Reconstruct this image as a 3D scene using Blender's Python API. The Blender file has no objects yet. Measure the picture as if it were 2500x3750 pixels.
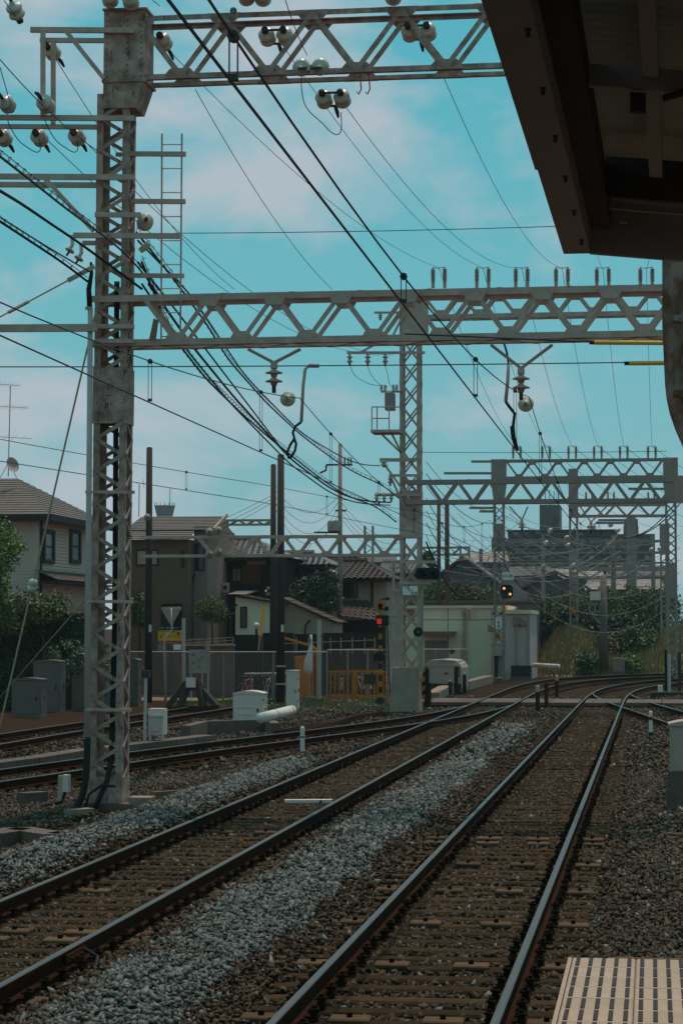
import bpy, math, random
import numpy as np
from mathutils import Vector, Matrix
random.seed(7); rng = np.random.default_rng(7)
scene = bpy.context.scene
COL = scene.collection
RAD = math.radians
# ------------------------------------------------------------------ camera
EYE = 2.67                      # metres above the rail heads
FOC = 8290.0                    # focal length in 2500-px-wide picture pixels
YAW = math.atan((2388 - 1250) / FOC); PITCH = math.atan(425 / FOC)
cam_d = bpy.data.cameras.new('camera'); cam = bpy.data.objects.new('camera', cam_d); COL.objects.link(cam)
cam.location = (0, 0, EYE); cam.rotation_euler = (RAD(90) + PITCH, 0, YAW)
cam_d.sensor_fit = 'HORIZONTAL'; cam_d.sensor_width = 36; cam_d.lens = 36 * FOC / 2500
cam_d.clip_start = 0.1; cam_d.clip_end = 6000
scene.camera = cam
# ------------------------------------------------------------------ sky, sun, exposure
SUN_EL, SUN_AZ = RAD(72), RAD(14)          # azimuth: clockwise from +Y (along the track) towards +X
world = bpy.data.worlds.new('World'); scene.world = world; world.use_nodes = True
wn = world.node_tree.nodes; wl = world.node_tree.links
bg = wn['Background']
sky = wn.new('ShaderNodeTexSky'); sky.sky_type = 'NISHITA'; sky.sun_disc = False
sky.sun_elevation = SUN_EL; sky.sun_rotation = SUN_AZ; sky.air_density = 1.0; sky.dust_density = 2.0; sky.ozone_density = 1.2
bw = wn.new('ShaderNodeRGBToBW'); wl.new(sky.outputs[0], bw.inputs[0])
geo = wn.new('ShaderNodeTexCoord'); sep = wn.new('ShaderNodeSeparateXYZ'); wl.new(geo.outputs['Generated'], sep.inputs[0])
ramp = wn.new('ShaderNodeValToRGB'); e_ = ramp.color_ramp.elements
e_[0].position = 0.0; e_[0].color = (0.33, 0.535, 0.57, 1); e_[1].position = 0.32; e_[1].color = (0.085, 0.50, 0.62, 1)
e2 = ramp.color_ramp.elements.new(0.13); e2.color = (0.185, 0.54, 0.615, 1)
wl.new(sep.outputs[2], ramp.inputs[0])
SKY_GAIN = 7.5                                  # luminance of the haze-softened sky before the Background strength
mixl = wn.new('ShaderNodeMath'); mixl.operation = 'MULTIPLY_ADD'; mixl.inputs[1].default_value = 0.25; mixl.inputs[2].default_value = SKY_GAIN
wl.new(bw.outputs[0], mixl.inputs[0])
tint = wn.new('ShaderNodeMix'); tint.data_type = 'RGBA'; tint.blend_type = 'MULTIPLY'; tint.inputs[0].default_value = 1
wl.new(ramp.outputs[0], tint.inputs[6]); wl.new(mixl.outputs[0], tint.inputs[7])
mp = wn.new('ShaderNodeMapping'); mp.inputs['Scale'].default_value = (1, 1, 1.9)
wl.new(geo.outputs['Generated'], mp.inputs[0])
nz = wn.new('ShaderNodeTexNoise'); nz.inputs['Scale'].default_value = 6.0; nz.inputs['Detail'].default_value = 9; nz.inputs['Roughness'].default_value = 0.57
nz.inputs['Distortion'].default_value = 0.25
wl.new(mp.outputs[0], nz.inputs['Vector'])
cr = wn.new('ShaderNodeValToRGB'); cr.color_ramp.elements[0].position = 0.485; cr.color_ramp.elements[1].position = 0.625
cr.color_ramp.elements[0].color = (0, 0, 0, 1); cr.color_ramp.elements[1].color = (0.92, 0.92, 0.92, 1)
wl.new(nz.outputs[0], cr.inputs[0])
cl = wn.new('ShaderNodeMix'); cl.data_type = 'RGBA'; cl.inputs[7].default_value = (4.6, 5.2, 5.75, 1)
wl.new(cr.outputs[0], cl.inputs[0]); wl.new(tint.outputs[2], cl.inputs[6])
wl.new(cl.outputs[2], bg.inputs[0]); bg.inputs[1].default_value = 0.15
sun_d = bpy.data.lights.new('sun', 'SUN'); sun = bpy.data.objects.new('sun', sun_d); COL.objects.link(sun)
sun_d.energy = 3.3; sun_d.angle = RAD(0.55); sun_d.color = (1.0, 0.98, 0.92)
sd = Vector((math.sin(SUN_AZ) * math.cos(SUN_EL), math.cos(SUN_AZ) * math.cos(SUN_EL), math.sin(SUN_EL)))
sun.rotation_euler = sd.to_track_quat('Z', 'Y').to_euler(); sun.location = (0, 0, 60)
scene.view_settings.view_transform = 'Standard'; scene.view_settings.look = 'None'
scene.view_settings.exposure = -0.6; scene.view_settings.gamma = 1
scene.cycles.max_bounces = 5; scene.cycles.transparent_max_bounces = 12
# ------------------------------------------------------------------ surveying helpers: a sight line met with a plane
_c = np.array([0, 0, EYE])
_F = np.array([-math.sin(YAW) * math.cos(PITCH), math.cos(YAW) * math.cos(PITCH), math.sin(PITCH)])
_R = np.array([math.cos(YAW), math.sin(YAW), 0]); _U = np.cross(_R, _F)
def _ray(u, v): return _F + _R * (u - 1250) / FOC + _U * (1875 - v) / FOC
def V3(a): return Vector((float(a[0]), float(a[1]), float(a[2])))
def Pg(u, v, z=0.0): d = _ray(u, v); return V3(_c + d * ((z - EYE) / d[2]))
def Py(u, v, y): d = _ray(u, v); return V3(_c + d * (y / d[1]))
def Pd(u, v, D): return V3(_c + _ray(u, v) * D)
# ------------------------------------------------------------------ materials
MATS = {}
WARM = (1.64, 1.0, 0.86)       # gain put into all base colours to offset the teal sky light
def mat(name, col, rough=0.7, col2=None, scale=6.0, amt=0.35, metal=0.0, bump=0.0, bscale=None, spec=0.2, island=0.0, stretch=None, detail=4, objr=0.0, rust=0.0):
    if name in MATS: return MATS[name]
    if col2: col2 = tuple(c * k for c, k in zip(col2, WARM))
    col = tuple(min(c * k, .85) for c, k in zip(col, WARM))
    m = bpy.data.materials.new(name); m.use_nodes = True; MATS[name] = m
    n = m.node_tree.nodes; l = m.node_tree.links; b = n['Principled BSDF']
    b.inputs['Roughness'].default_value = rough; b.inputs['Metallic'].default_value = metal; b.inputs['Specular IOR Level'].default_value = spec
    tc = n.new('ShaderNodeTexCoord'); src = tc.outputs['Object']
    if stretch:
        mpn = n.new('ShaderNodeMapping'); mpn.inputs['Scale'].default_value = stretch; l.new(src, mpn.inputs[0]); src = mpn.outputs[0]
    nt = n.new('ShaderNodeTexNoise'); nt.inputs['Scale'].default_value = scale; nt.inputs['Detail'].default_value = detail; nt.inputs['Roughness'].default_value = 0.6
    l.new(src, nt.inputs['Vector'])
    rp = n.new('ShaderNodeValToRGB'); rp.color_ramp.elements[0].position = 0.5 - amt / 2; rp.color_ramp.elements[1].position = 0.5 + amt / 2
    c2 = col2 or tuple(c * 0.72 for c in col)
    rp.color_ramp.elements[0].color = (*c2, 1); rp.color_ramp.elements[1].color = (*col, 1)
    l.new(nt.outputs[0], rp.inputs[0]); out = rp.outputs[0]
    if island:
        gi = n.new('ShaderNodeNewGeometry'); mr = n.new('ShaderNodeMapRange'); mr.inputs[3].default_value = 1 - island; mr.inputs[4].default_value = 1 + island
        l.new(gi.outputs['Random Per Island'], mr.inputs[0])
        mx = n.new('ShaderNodeMix'); mx.data_type = 'RGBA'; mx.blend_type = 'MULTIPLY'; mx.inputs[0].default_value = 1
        l.new(out, mx.inputs[6]); l.new(mr.outputs[0], mx.inputs[7]); out = mx.outputs[2]
    if objr:                                   # each sleeper, tile or slab a little different from the next
        oi = n.new('ShaderNodeObjectInfo'); mr = n.new('ShaderNodeMapRange'); mr.inputs[3].default_value = 1 - objr; mr.inputs[4].default_value = 1 + objr
        l.new(oi.outputs['Random'], mr.inputs[0]); mx = n.new('ShaderNodeMix'); mx.data_type = 'RGBA'; mx.blend_type = 'MULTIPLY'; mx.inputs[0].default_value = 1
        l.new(out, mx.inputs[6]); l.new(mr.outputs[0], mx.inputs[7]); out = mx.outputs[2]
    if rust:                                   # rust runs: streaky noise drawn out downwards
        m2 = n.new('ShaderNodeMapping'); m2.inputs['Scale'].default_value = (9, 9, 2.2); l.new(tc.outputs['Object'], m2.inputs[0])
        n2 = n.new('ShaderNodeTexNoise'); n2.inputs['Scale'].default_value = 1.6; n2.inputs['Detail'].default_value = 8; n2.inputs['Roughness'].default_value = 0.7; l.new(m2.outputs[0], n2.inputs['Vector'])
        r2 = n.new('ShaderNodeValToRGB'); r2.color_ramp.elements[0].position = 0.66 - rust; r2.color_ramp.elements[1].position = 0.74 - rust; l.new(n2.outputs[0], r2.inputs[0])
        mx = n.new('ShaderNodeMix'); mx.data_type = 'RGBA'; mx.inputs[7].default_value = (0.115, 0.052, 0.028, 1); l.new(r2.outputs[0], mx.inputs[0]); l.new(out, mx.inputs[6]); out = mx.outputs[2]
    l.new(out, b.inputs['Base Color'])
    if bump:
        nb = n.new('ShaderNodeTexNoise'); nb.inputs['Scale'].default_value = bscale or scale * 4; nb.inputs['Detail'].default_value = 5; l.new(src, nb.inputs['Vector'])
        bp = n.new('ShaderNodeBump'); bp.inputs['Strength'].default_value = bump; bp.inputs['Distance'].default_value = 0.02
        l.new(nb.outputs[0], bp.inputs['Height']); l.new(bp.outputs[0], b.inputs['Normal'])
    return m
def emat(name, col, strength, base=(0.02, 0.02, 0.02)):
    m = bpy.data.materials.new(name); m.use_nodes = True; b = m.node_tree.nodes['Principled BSDF']; MATS[name] = m
    b.inputs['Base Color'].default_value = (*base, 1); b.inputs['Emission Color'].default_value = (*col, 1); b.inputs['Emission Strength'].default_value = strength
    return m
def glass(name, col, rough=0.08):
    m = mat(name, col, rough, amt=0.9, scale=1.5, spec=0.6); return m
mat('steel', (0.4044, 0.4113, 0.3842), 0.6, (0.2763, 0.2561, 0.2225), 3.5, 0.45, bump=0.08, rust=0.02)
mat('steel_rusty', (0.3658, 0.3590, 0.3319), 0.7, (0.1591, 0.1290, 0.1075), 4.0, 0.34, bump=0.1, rust=0.08)
mat('steel_far', (0.2531, 0.2632, 0.2531), 0.7, (0.1923, 0.1923, 0.1823), 2.0, 0.5)
mat('steel_dark', (0.045, 0.045, 0.045), 0.6, (0.03, 0.028, 0.026), 6, 0.5)
mat('galv', (0.3927, 0.4522, 0.4581), 0.5, (0.2975, 0.3451, 0.3510), 3, 0.6)
mat('rust', (0.0600, 0.0252, 0.0132), 0.85, (0.0270, 0.0132, 0.0084), 14, 0.4, bump=0.2, spec=0.03)
mat('rail_side', (0.0329, 0.0140, 0.0060), 0.85, (0.0165, 0.0080, 0.0030), 9, 0.4, bump=0.15, spec=0.03)
mat('rail_top', (0.0790, 0.0843, 0.0817), 0.45, (0.0448, 0.0474, 0.0448), 5, 0.6, metal=0.1, spec=0.3, stretch=(8, 0.4, 1))
mat('sleeper', (0.0453, 0.0352, 0.0186), 0.9, (0.0240, 0.0186, 0.0098), 7, 0.5, bump=0.35, bscale=40, spec=0.03, objr=0.28)
mat('cover_plate', (0.0888, 0.0703, 0.0441), 0.85, (0.0629, 0.0494, 0.0308), 9, 0.5, bump=0.1, spec=0.03, objr=0.22)
mat('stone_brown', (0.0611, 0.0484, 0.0264), 0.55, (0.0224, 0.0165, 0.0092), 5, 0.6, island=0.55, spec=0.10)
mat('stone_mix', (0.0666, 0.0599, 0.0379), 0.55, (0.0257, 0.0228, 0.0140), 5, 0.6, island=0.55, spec=0.10)
mat('stone_grey', (0.1094, 0.1426, 0.1366), 0.55, (0.0452, 0.0616, 0.0593), 5, 0.6, island=0.55, spec=0.2)
mat('ground', (0.0398, 0.0280, 0.0150), 0.95, (0.0156, 0.0100, 0.0050), 9, 0.55, bump=0.9, bscale=22, detail=8, spec=0.03)
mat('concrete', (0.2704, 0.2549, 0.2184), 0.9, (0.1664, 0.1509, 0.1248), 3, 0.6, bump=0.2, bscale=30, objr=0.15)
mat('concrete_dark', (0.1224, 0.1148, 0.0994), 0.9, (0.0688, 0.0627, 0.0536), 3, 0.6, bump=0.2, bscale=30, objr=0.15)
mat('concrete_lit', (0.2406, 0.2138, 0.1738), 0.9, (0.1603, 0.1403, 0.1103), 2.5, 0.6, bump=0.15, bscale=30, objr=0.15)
mat('asphalt', (0.0434, 0.0434, 0.0420), 0.95, (0.0280, 0.0280, 0.0280), 12, 0.6, bump=0.2)
mat('black', (0.012, 0.012, 0.013), 0.55, (0.008, 0.008, 0.008))
mat('rubber', (0.018, 0.018, 0.018), 0.7, (0.010, 0.010, 0.010))
mat('wire', (0.045, 0.05, 0.05), 0.55, (0.03, 0.03, 0.03), 20)
mat('wire_lit', (0.3600, 0.3420, 0.2880), 0.5, (0.2340, 0.2160, 0.1800), 20)  # paler copy of wire, with the sunlight on it put into the colour
mat('porcelain', (0.42, 0.53, 0.47), 0.33, (0.30, 0.38, 0.34), 4, 0.6, spec=0.6)
mat('porcelain_far', (0.3150, 0.3000, 0.2775), 0.4, (0.2250, 0.2025, 0.1875), 4, 0.6)
mat('canopy_edge', (0.2208, 0.3196, 0.3751), 0.7, (0.1689, 0.2417, 0.2840), 2, 0.7, bump=0.05, spec=0.03)
mat('canopy_dark', (0.0607, 0.0800, 0.0910), 0.8, (0.0416, 0.0549, 0.0607), 2, 0.7, spec=0.03)
mat('canopy_sheet', (0.2793, 0.3973, 0.3782), 0.8, (0.1955, 0.2750, 0.2701), 1.5, 0.7, spec=0.03)
mat('tile_beige', (0.3091, 0.3083, 0.2467), 0.8, (0.2591, 0.2536, 0.1974), 5.0, 0.45, bump=0.05, bscale=60, objr=0.07)
mat('grip_grey', (0.0348, 0.0360, 0.0360), 0.8, (0.0240, 0.0252, 0.0252), 25, 0.6)
mat('mortar', (0.1800, 0.1450, 0.0950), 0.95, (0.1200, 0.0950, 0.0600), 9, 0.6, bump=0.3)
mat('white_paint', (0.56, 0.64, 0.64), 0.5, (0.46, 0.52, 0.52), 3, 0.6)
mat('box_grey', (0.3360, 0.3360, 0.3108), 0.55, (0.2604, 0.2604, 0.2394), 2.5, 0.6, rust=0.01)
mat('box_white', (0.5505, 0.5806, 0.5706), 0.5, (0.4404, 0.4655, 0.4605), 2.0, 0.7)
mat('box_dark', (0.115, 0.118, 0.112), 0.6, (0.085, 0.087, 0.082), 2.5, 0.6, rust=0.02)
mat('clip', (0.016, 0.012, 0.008), 0.85, (0.009, 0.007, 0.005), 9, 0.4, spec=0.03)
mat('red_paint', (0.20, 0.018, 0.020), 0.5)
mat('yellow_paint', (0.4350, 0.2100, 0.0135), 0.6, (0.2700, 0.1275, 0.0112), 5, 0.5)
mat('yellow_sleeve', (0.72, 0.42, 0.02), 0.45, (0.62, 0.35, 0.02), 3)
mat('green_paint', (0.22, 0.33, 0.23), 0.6)
# ------------------------------------------------------------------ mesh builder
class MB:
    def __init__(s): s.v = []; s.f = []; s.m = []
    def add(s, vs, fs, mi=0):
        k = len(s.v); s.v += [tuple(p) for p in vs]; s.f += [tuple(i + k for i in f) for f in fs]; s.m += [mi] * len(fs); return s
    def box(s, lo, hi, mi=0):
        x0, y0, z0 = lo; x1, y1, z1 = hi
        return s.add([(x0, y0, z0), (x1, y0, z0), (x1, y1, z0), (x0, y1, z0), (x0, y0, z1), (x1, y0, z1), (x1, y1, z1), (x0, y1, z1)],
                     [(0, 3, 2, 1), (4, 5, 6, 7), (0, 1, 5, 4), (1, 2, 6, 5), (2, 3, 7, 6), (3, 0, 4, 7)], mi)
    def cbox(s, c, d, mi=0): return s.box([c[i] - d[i] / 2 for i in range(3)], [c[i] + d[i] / 2 for i in range(3)], mi)
    def chbox(s, lo, hi, ch=0.01, mi=0):          # box with chamfered upper edges
        x0, y0, z0 = lo; x1, y1, z1 = hi; c = ch
        vs = [(x0, y0, z0), (x1, y0, z0), (x1, y1, z0), (x0, y1, z0), (x0, y0, z1 - c), (x1, y0, z1 - c), (x1, y1, z1 - c), (x0, y1, z1 - c),
              (x0 + c, y0 + c, z1), (x1 - c, y0 + c, z1), (x1 - c, y1 - c, z1), (x0 + c, y1 - c, z1)]
        return s.add(vs, [(0, 3, 2, 1), (8, 9, 10, 11), (0, 1, 5, 4), (1, 2, 6, 5), (2, 3, 7, 6), (3, 0, 4, 7), (4, 5, 9, 8), (5, 6, 10, 9), (6, 7, 11, 10), (7, 4, 8, 11)], mi)
    def bar(s, a, b, w, h, up=(0, 0, 1), mi=0):
        a = Vector(a); b = Vector(b); t = (b - a).normalized(); up = Vector(up)
        if abs(t.dot(up)) > 0.97: up = Vector((0, 1, 0)) if abs(t.y) < 0.9 else Vector((1, 0, 0))
        x = t.cross(up).normalized() * (w / 2); z = x.cross(t).normalized() * (h / 2)
        vs = [a - x - z, a + x - z, a + x + z, a - x + z, b - x - z, b + x - z, b + x + z, b - x + z]
        return s.add(vs, [(0, 1, 2, 3), (7, 6, 5, 4), (0, 4, 5, 1), (1, 5, 6, 2), (2, 6, 7, 3), (3, 7, 4, 0)], mi)
    def angle(s, a, b, w, th, n1, n2, mi=0):      # L-section from a to b, legs along n1 and n2
        n1 = Vector(n1); n2 = Vector(n2); a = Vector(a); b = Vector(b)
        pr = [n1 * 0, n1 * w, n1 * w + n2 * th, n1 * th + n2 * th, n1 * th + n2 * w, n2 * w]
        vs = [a + p for p in pr] + [b + p for p in pr]
        fs = [(i, (i + 1) % 6, 6 + (i + 1) % 6, 6 + i) for i in range(6)] + [(0, 5, 4, 3, 2, 1), (6, 7, 8, 9, 10, 11)]
        return s.add(vs, fs, mi)
    def tube(s, pts, r, n=6, mi=0, caps=True):
        pts = [Vector(p) for p in pts]; rs = r if isinstance(r, (list, tuple)) else [r] * len(pts); k = len(s.v); ref = None
        for i, p in enumerate(pts):
            t = (pts[min(i + 1, len(pts) - 1)] - pts[max(i - 1, 0)]).normalized()
            if ref is None: ref = Vector((0, 0, 1)) if abs(t.z) < 0.9 else Vector((1, 0, 0))
            x = t.cross(ref).normalized(); y = x.cross(t).normalized(); ref = y
            for j in range(n):
                a = 2 * math.pi * j / n; q = p + (x * math.cos(a) + y * math.sin(a)) * rs[i]; s.v.append(tuple(q))
        for i in range(len(pts) - 1):
            for j in range(n):
                j2 = (j + 1) % n; s.f.append((k + i * n + j, k + i * n + j2, k + (i + 1) * n + j2, k + (i + 1) * n + j)); s.m.append(mi)
        if caps:
            s.f.append(tuple(k + j for j in reversed(range(n)))); s.f.append(tuple(k + (len(pts) - 1) * n + j for j in range(n))); s.m += [mi, mi]
        return s
    def lathe(s, prof, o, axis=(0, 0, 1), n=14, mi=0):   # prof: (radius, distance along axis)
        o = Vector(o); ax = Vector(axis).normalized()
        return s.tube([o + ax * h for _, h in prof], [max(r, 1e-4) for r, _ in prof], n, mi) if False else s._lathe(prof, o, ax, n, mi)
    def _lathe(s, prof, o, ax, n, mi):
        ref = Vector((0, 0, 1)) if abs(ax.z) < 0.9 else Vector((1, 0, 0)); x = ax.cross(ref).normalized(); y = ax.cross(x); k = len(s.v)
        for r, h in prof:
            for j in range(n):
                a = 2 * math.pi * j / n; s.v.append(tuple(o + ax * h + (x * math.cos(a) + y * math.sin(a)) * max(r, 1e-4)))
        for i in range(len(prof) - 1):
            for j in range(n):
                j2 = (j + 1) % n; s.f.append((k + i * n + j, k + i * n + j2, k + (i + 1) * n + j2, k + (i + 1) * n + j)); s.m.append(mi)
        s.f.append(tuple(k + j for j in reversed(range(n)))); s.f.append(tuple(k + (len(prof) - 1) * n + j for j in range(n))); s.m += [mi, mi]
        return s
    def prism(s, poly, d, mi=0):                  # polygon (3D points) pushed along d
        d = Vector(d); n = len(poly); a = [Vector(p) for p in poly]
        return s.add(a + [p + d for p in a], [tuple(range(n))[::-1], tuple(range(n, 2 * n))] + [(i, (i + 1) % n, n + (i + 1) % n, n + i) for i in range(n)], mi)
    def mesh(s, name, mats, org=(0, 0, 0), smooth=False):
        me = bpy.data.meshes.new(name); o = Vector(org)
        me.from_pydata([(p[0] - o[0], p[1] - o[1], p[2] - o[2]) for p in s.v], [], s.f)
        for m in (mats if isinstance(mats, (list, tuple)) else [mats]): me.materials.append(MATS[m])
        if max(s.m, default=0) > 0: me.polygons.foreach_set('material_index', s.m)
        if smooth: me.polygons.foreach_set('use_smooth', [True] * len(s.f))
        me.validate(); return me
    def build(s, name, mats, parent=None, smooth=False, loc=None):   # vertices are in world space
        org = Vector(loc) if loc is not None else (WLOC.get(parent.name, Vector((0, 0, 0))) if parent else Vector((0, 0, 0)))
        if parent is None and loc is None:
            xs = np.array(s.v); org = Vector((float(xs[:, 0].mean()), float(xs[:, 1].mean()), float(xs[:, 2].min())))
        ob = link(name, s.mesh(name, mats, org, smooth), parent)
        if parent is None: ob.location = org
        else:
            ob.location = org - WLOC.get(parent.name, Vector((0, 0, 0)))
        WLOC[ob.name] = org
        return ob
WLOC = {}
def link(name, me, parent=None, loc=None):
    ob = bpy.data.objects.new(name, me); COL.objects.link(ob)
    if parent: ob.parent = parent
    if loc is not None: ob.location = loc
    return ob
def tag(o, label, cat=None, group=None, kind=None):
    if label: o['label'] = label
    if cat: o['category'] = cat
    if group: o['group'] = group
    if kind: o['kind'] = kind
    return o
def thing(name, label, cat, loc=(0, 0, 0), group=None):
    o = bpy.data.objects.new(name, None); COL.objects.link(o); o.location = loc; o.empty_display_size = 0.2
    WLOC[o.name] = Vector(loc); return tag(o, label, cat, group)
def copy_tree(o, loc, label=None, rotz=None):
    c = o.copy(); COL.objects.link(c); c.location = loc; WLOC[c.name] = Vector(loc)
    if rotz is not None: c.rotation_euler.z = rotz
    if label: c['label'] = label
    for ch in o.children:
        d = ch.copy(); COL.objects.link(d); d.parent = c
        for g in ch.children:
            e = g.copy(); COL.objects.link(e); e.parent = d
    return c
def fast_mesh(name, verts, faces, mats):          # numpy arrays, all faces with the same corner count
    me = bpy.data.meshes.new(name); nf, k = faces.shape
    me.vertices.add(len(verts)); me.vertices.foreach_set('co', verts.astype(np.float32).ravel())
    me.loops.add(nf * k); me.loops.foreach_set('vertex_index', faces.astype(np.int32).ravel())
    me.polygons.add(nf); me.polygons.foreach_set('loop_start', np.arange(0, nf * k, k, dtype=np.int32))
    try: me.polygons.foreach_set('loop_total', np.full(nf, k, dtype=np.int32))
    except Exception: pass
    for m in mats: me.materials.append(MATS[m])
    me.update(calc_edges=True); return me
# ================================================================== the ground
XR, XL = -1.83, -5.61                      # centre lines of the two main tracks
SL_TOP = -0.185                            # top of the sleepers below the rail heads
def bump1(x, c, w): return np.exp(-((x - c) / w) ** 2)
def ground_z(x, y):
    x = np.asarray(x, float); y = np.asarray(y, float)
    z = np.full(np.broadcast(x, y).shape, -0.27)
    z = z + 0.06 * (np.sin(x * 1.7 + y * 0.31) * np.sin(y * 0.53 + x * 0.4)) * ((x > 0.0) | (x < -8.5))
    fade = 1 / (1 + np.exp((y - 66) / 3.0))
    z = z + 0.20 * np.exp(-np.abs((x + 3.82) / 0.72) ** 4) * fade * (0.92 + 0.08 * np.sin(y * 0.9))
    fl = 1 / (1 + np.exp((y - 50) / 4.0))
    z = z + 0.21 * np.exp(-np.abs((x + 7.35) / 0.62) ** 4) * fl * (0.9 + 0.1 * np.sin(y * 0.7 + 1))
    z = z + 0.10 * np.exp(-np.abs((x - 0.9) / 0.9) ** 4)
    return z
def gx(a, b, n): return np.linspace(a, b, n)
xs = np.unique(np.concatenate([gx(-3000, -120, 8), gx(-120, -30, 10), gx(-30, -17, 14), gx(-17, 4, 85), gx(4, 30, 20), gx(30, 3000, 10)]))
ys = np.unique(np.concatenate([gx(-60, 4, 8), gx(4, 100, 130), gx(100, 180, 30), gx(180, 5000, 14)]))
XX, YY = np.meshgrid(xs, ys); ZZ = ground_z(XX, YY)
far = np.clip((YY - 100) / 25, 0, 1); ZZ = ZZ * (1 - far) + (-0.27) * far
nv = np.stack([XX.ravel(), YY.ravel(), ZZ.ravel()], 1)
ii, jj = np.meshgrid(np.arange(len(ys) - 1), np.arange(len(xs) - 1), indexing='ij'); a = (ii * len(xs) + jj).ravel()
gme = fast_mesh('ground', nv, np.stack([a, a + 1, a + 1 + len(xs), a + len(xs)], 1), ['ground'])
gob = link('ground', gme); tag(gob, None, None, None, 'structure')
# ------------------------------------------------------------------ tracks
def smooth_path(pts, step=1.0):
    pts = np.array(pts, float); d = np.r_[0, np.cumsum(np.hypot(*np.diff(pts, axis=0).T))]
    t = np.linspace(0, d[-1], max(int(d[-1] / step), 2) + 1)
    xy = np.stack([np.interp(t, d, pts[:, i]) for i in (0, 1)], 1)
    for _ in range(12): xy[1:-1] = 0.25 * xy[:-2] + 0.5 * xy[1:-1] + 0.25 * xy[2:]
    return xy
RAILP = [(-.0635, -.153), (.0635, -.153), (.0635, -.142), (.012, -.125), (.012, -.048), (.0325, -.036), (.0325, -.008), (.024, 0), (-.024, 0), (-.0325, -.008), (-.0325, -.036), (-.012, -.048), (-.012, -.125), (-.0635, -.142)]
def offset_path(xy, off):
    t = np.gradient(xy, axis=0); t /= np.hypot(t[:, 0], t[:, 1])[:, None]
    return xy + np.stack([t[:, 1], -t[:, 0]], 1) * off
def rail(xy, parent, z=None, mats=('rail_side', 'rail_top')):
    mb = MB(); n = len(RAILP); t = np.gradient(xy, axis=0); t /= np.hypot(t[:, 0], t[:, 1])[:, None]
    for i, p in enumerate(xy):
        zz = 0 if z is None else z[i]
        for (w, h) in RAILP: mb.v.append((p[0] + t[i, 1] * w, p[1] - t[i, 0] * w, h + zz))
    for i in range(len(xy) - 1):
        for j in range(n):
            j2 = (j + 1) % n; mb.f.append((i * n + j, i * n + j2, (i + 1) * n + j2, (i + 1) * n + j)); mb.m.append(1 if j in (6, 7, 8) else 0)
    mb.f += [tuple(range(n)), tuple(range((len(xy) - 1) * n, len(xy) * n))[::-1]]; mb.m += [0, 0]
    return mb.build('rail', list(mats), parent)
slm = MB().chbox((-1.2, -.12, -.34), (1.2, .12, SL_TOP), 0.02)
for sx in (-1, 1): slm.chbox((sx * .75 - .10, -.075, SL_TOP + .001), (sx * .75 + .10, .075, SL_TOP + .026), .008)
SLEEP = slm.mesh('sleeper', 'sleeper'); slr = random.Random(3)
clip_mb = MB().cbox((0, 0, .012), (.30, .13, .024))
for s in (-1, 1):
    clip_mb.cbox((s * .115, 0, .045), (.05, .10, .05)); clip_mb.tube([(s * .07, -.05, .06), (s * .13, -.055, .075), (s * .15, 0, .06), (s * .13, .055, .075), (s * .07, .05, .06)], .010, 5)
    clip_mb.lathe([(.018, .06), (.018, .095)], (s * .115, 0, 0), n=6)
CLIP = clip_mb.mesh('rail_clip', 'clip')
plm = MB().chbox((-.15, -.11, 0), (.15, .11, .035), .012).cbox((0, 0, .05), (.04, .04, .035), 1)
PLATE = plm.mesh('cover_plate', ['cover_plate', 'clip'])
def sleepers(track, xy0, y_ref, y0, y1, plates, nclip, pitch=.546, x_of=None, head_of=None, zc=None):
    k = math.ceil((y0 - y_ref) / pitch); made = 0
    while y_ref + k * pitch < y1:
        y = y_ref + k * pitch; x = x_of(y) if x_of else xy0; h = head_of(y) if head_of else 0
        ob = link('sleeper', SLEEP, track, (x + slr.uniform(-.02, .02), y + slr.uniform(-.012, .012), slr.uniform(-.008, .004))); ob.rotation_euler.z = -h + slr.uniform(-.006, .006)
        if made < nclip:
            for s in (-1, 1): link('rail_clip', CLIP, ob, (s * .75, 0, SL_TOP + .02))
        if plates(k, y):
            for px in (-1.04, -.36, .28, 1.04): link('cover_plate', PLATE, ob, (px + slr.uniform(-.03, .03), 0, SL_TOP + .002))
        made += 1; k += 1
def make_track(name, label, path, cant=None):
    t = thing(name, label, 'railway track')
    for s in (-1, 1):
        z = None if cant is None else (cant if s < 0 else cant * 0)
        rail(offset_path(path, s * .75), t, z)
    return t
pR = smooth_path([(XR, -4), (XR, 86), (-1.72, 94), (-1.35, 101), (-.65, 107), (.5, 113), (2.4, 119), (5.2, 125), (9, 131)])
cR = np.interp(pR[:, 1], [86, 108], [0, .08])
trR = make_track('railway_track', 'main railway track running past the platform edge under two overhead wires', pR, cR)
pL = smooth_path([(XL, -2), (XL, 94), (-5.52, 101), (-5.25, 107), (-4.75, 112.5), (-3.95, 117.5), (-2.75, 122), (-1.1, 126), (1.2, 130), (4.2, 134), (9, 139.5)])
cL = np.interp(pL[:, 1], [94, 115], [0, .10])
trL = make_track('railway_track', 'main railway track in the middle between the two grey stone ridges', pL, cL)
def interp_x(path): return (lambda y: float(np.interp(y, path[:, 1], path[:, 0]))), (lambda y: float(np.interp(y, path[:, 1], np.arctan2(np.gradient(path[:, 0]), np.gradient(path[:, 1])))))
xR, hR = interp_x(pR); xL, hL = interp_x(pL)
sleepers(trR, XR, 16.40, 9.5, 128, lambda k, y: (k % 5 == 0 and y < 31) or k in (25, 26, 67), 110, x_of=xR, head_of=hR)
sleepers(trL, XL, 16.95, 13.5, 136, lambda k, y: (k % 13 == 0 and y < 32) or k in (6, 7, 26), 100, x_of=xL, head_of=hL)
pR2 = smooth_path([(5.6, 28), (3.6, 44), (1.95, 58), (.35, 72), (-.95, 83), (-1.65, 91), (-1.72, 94)])
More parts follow.
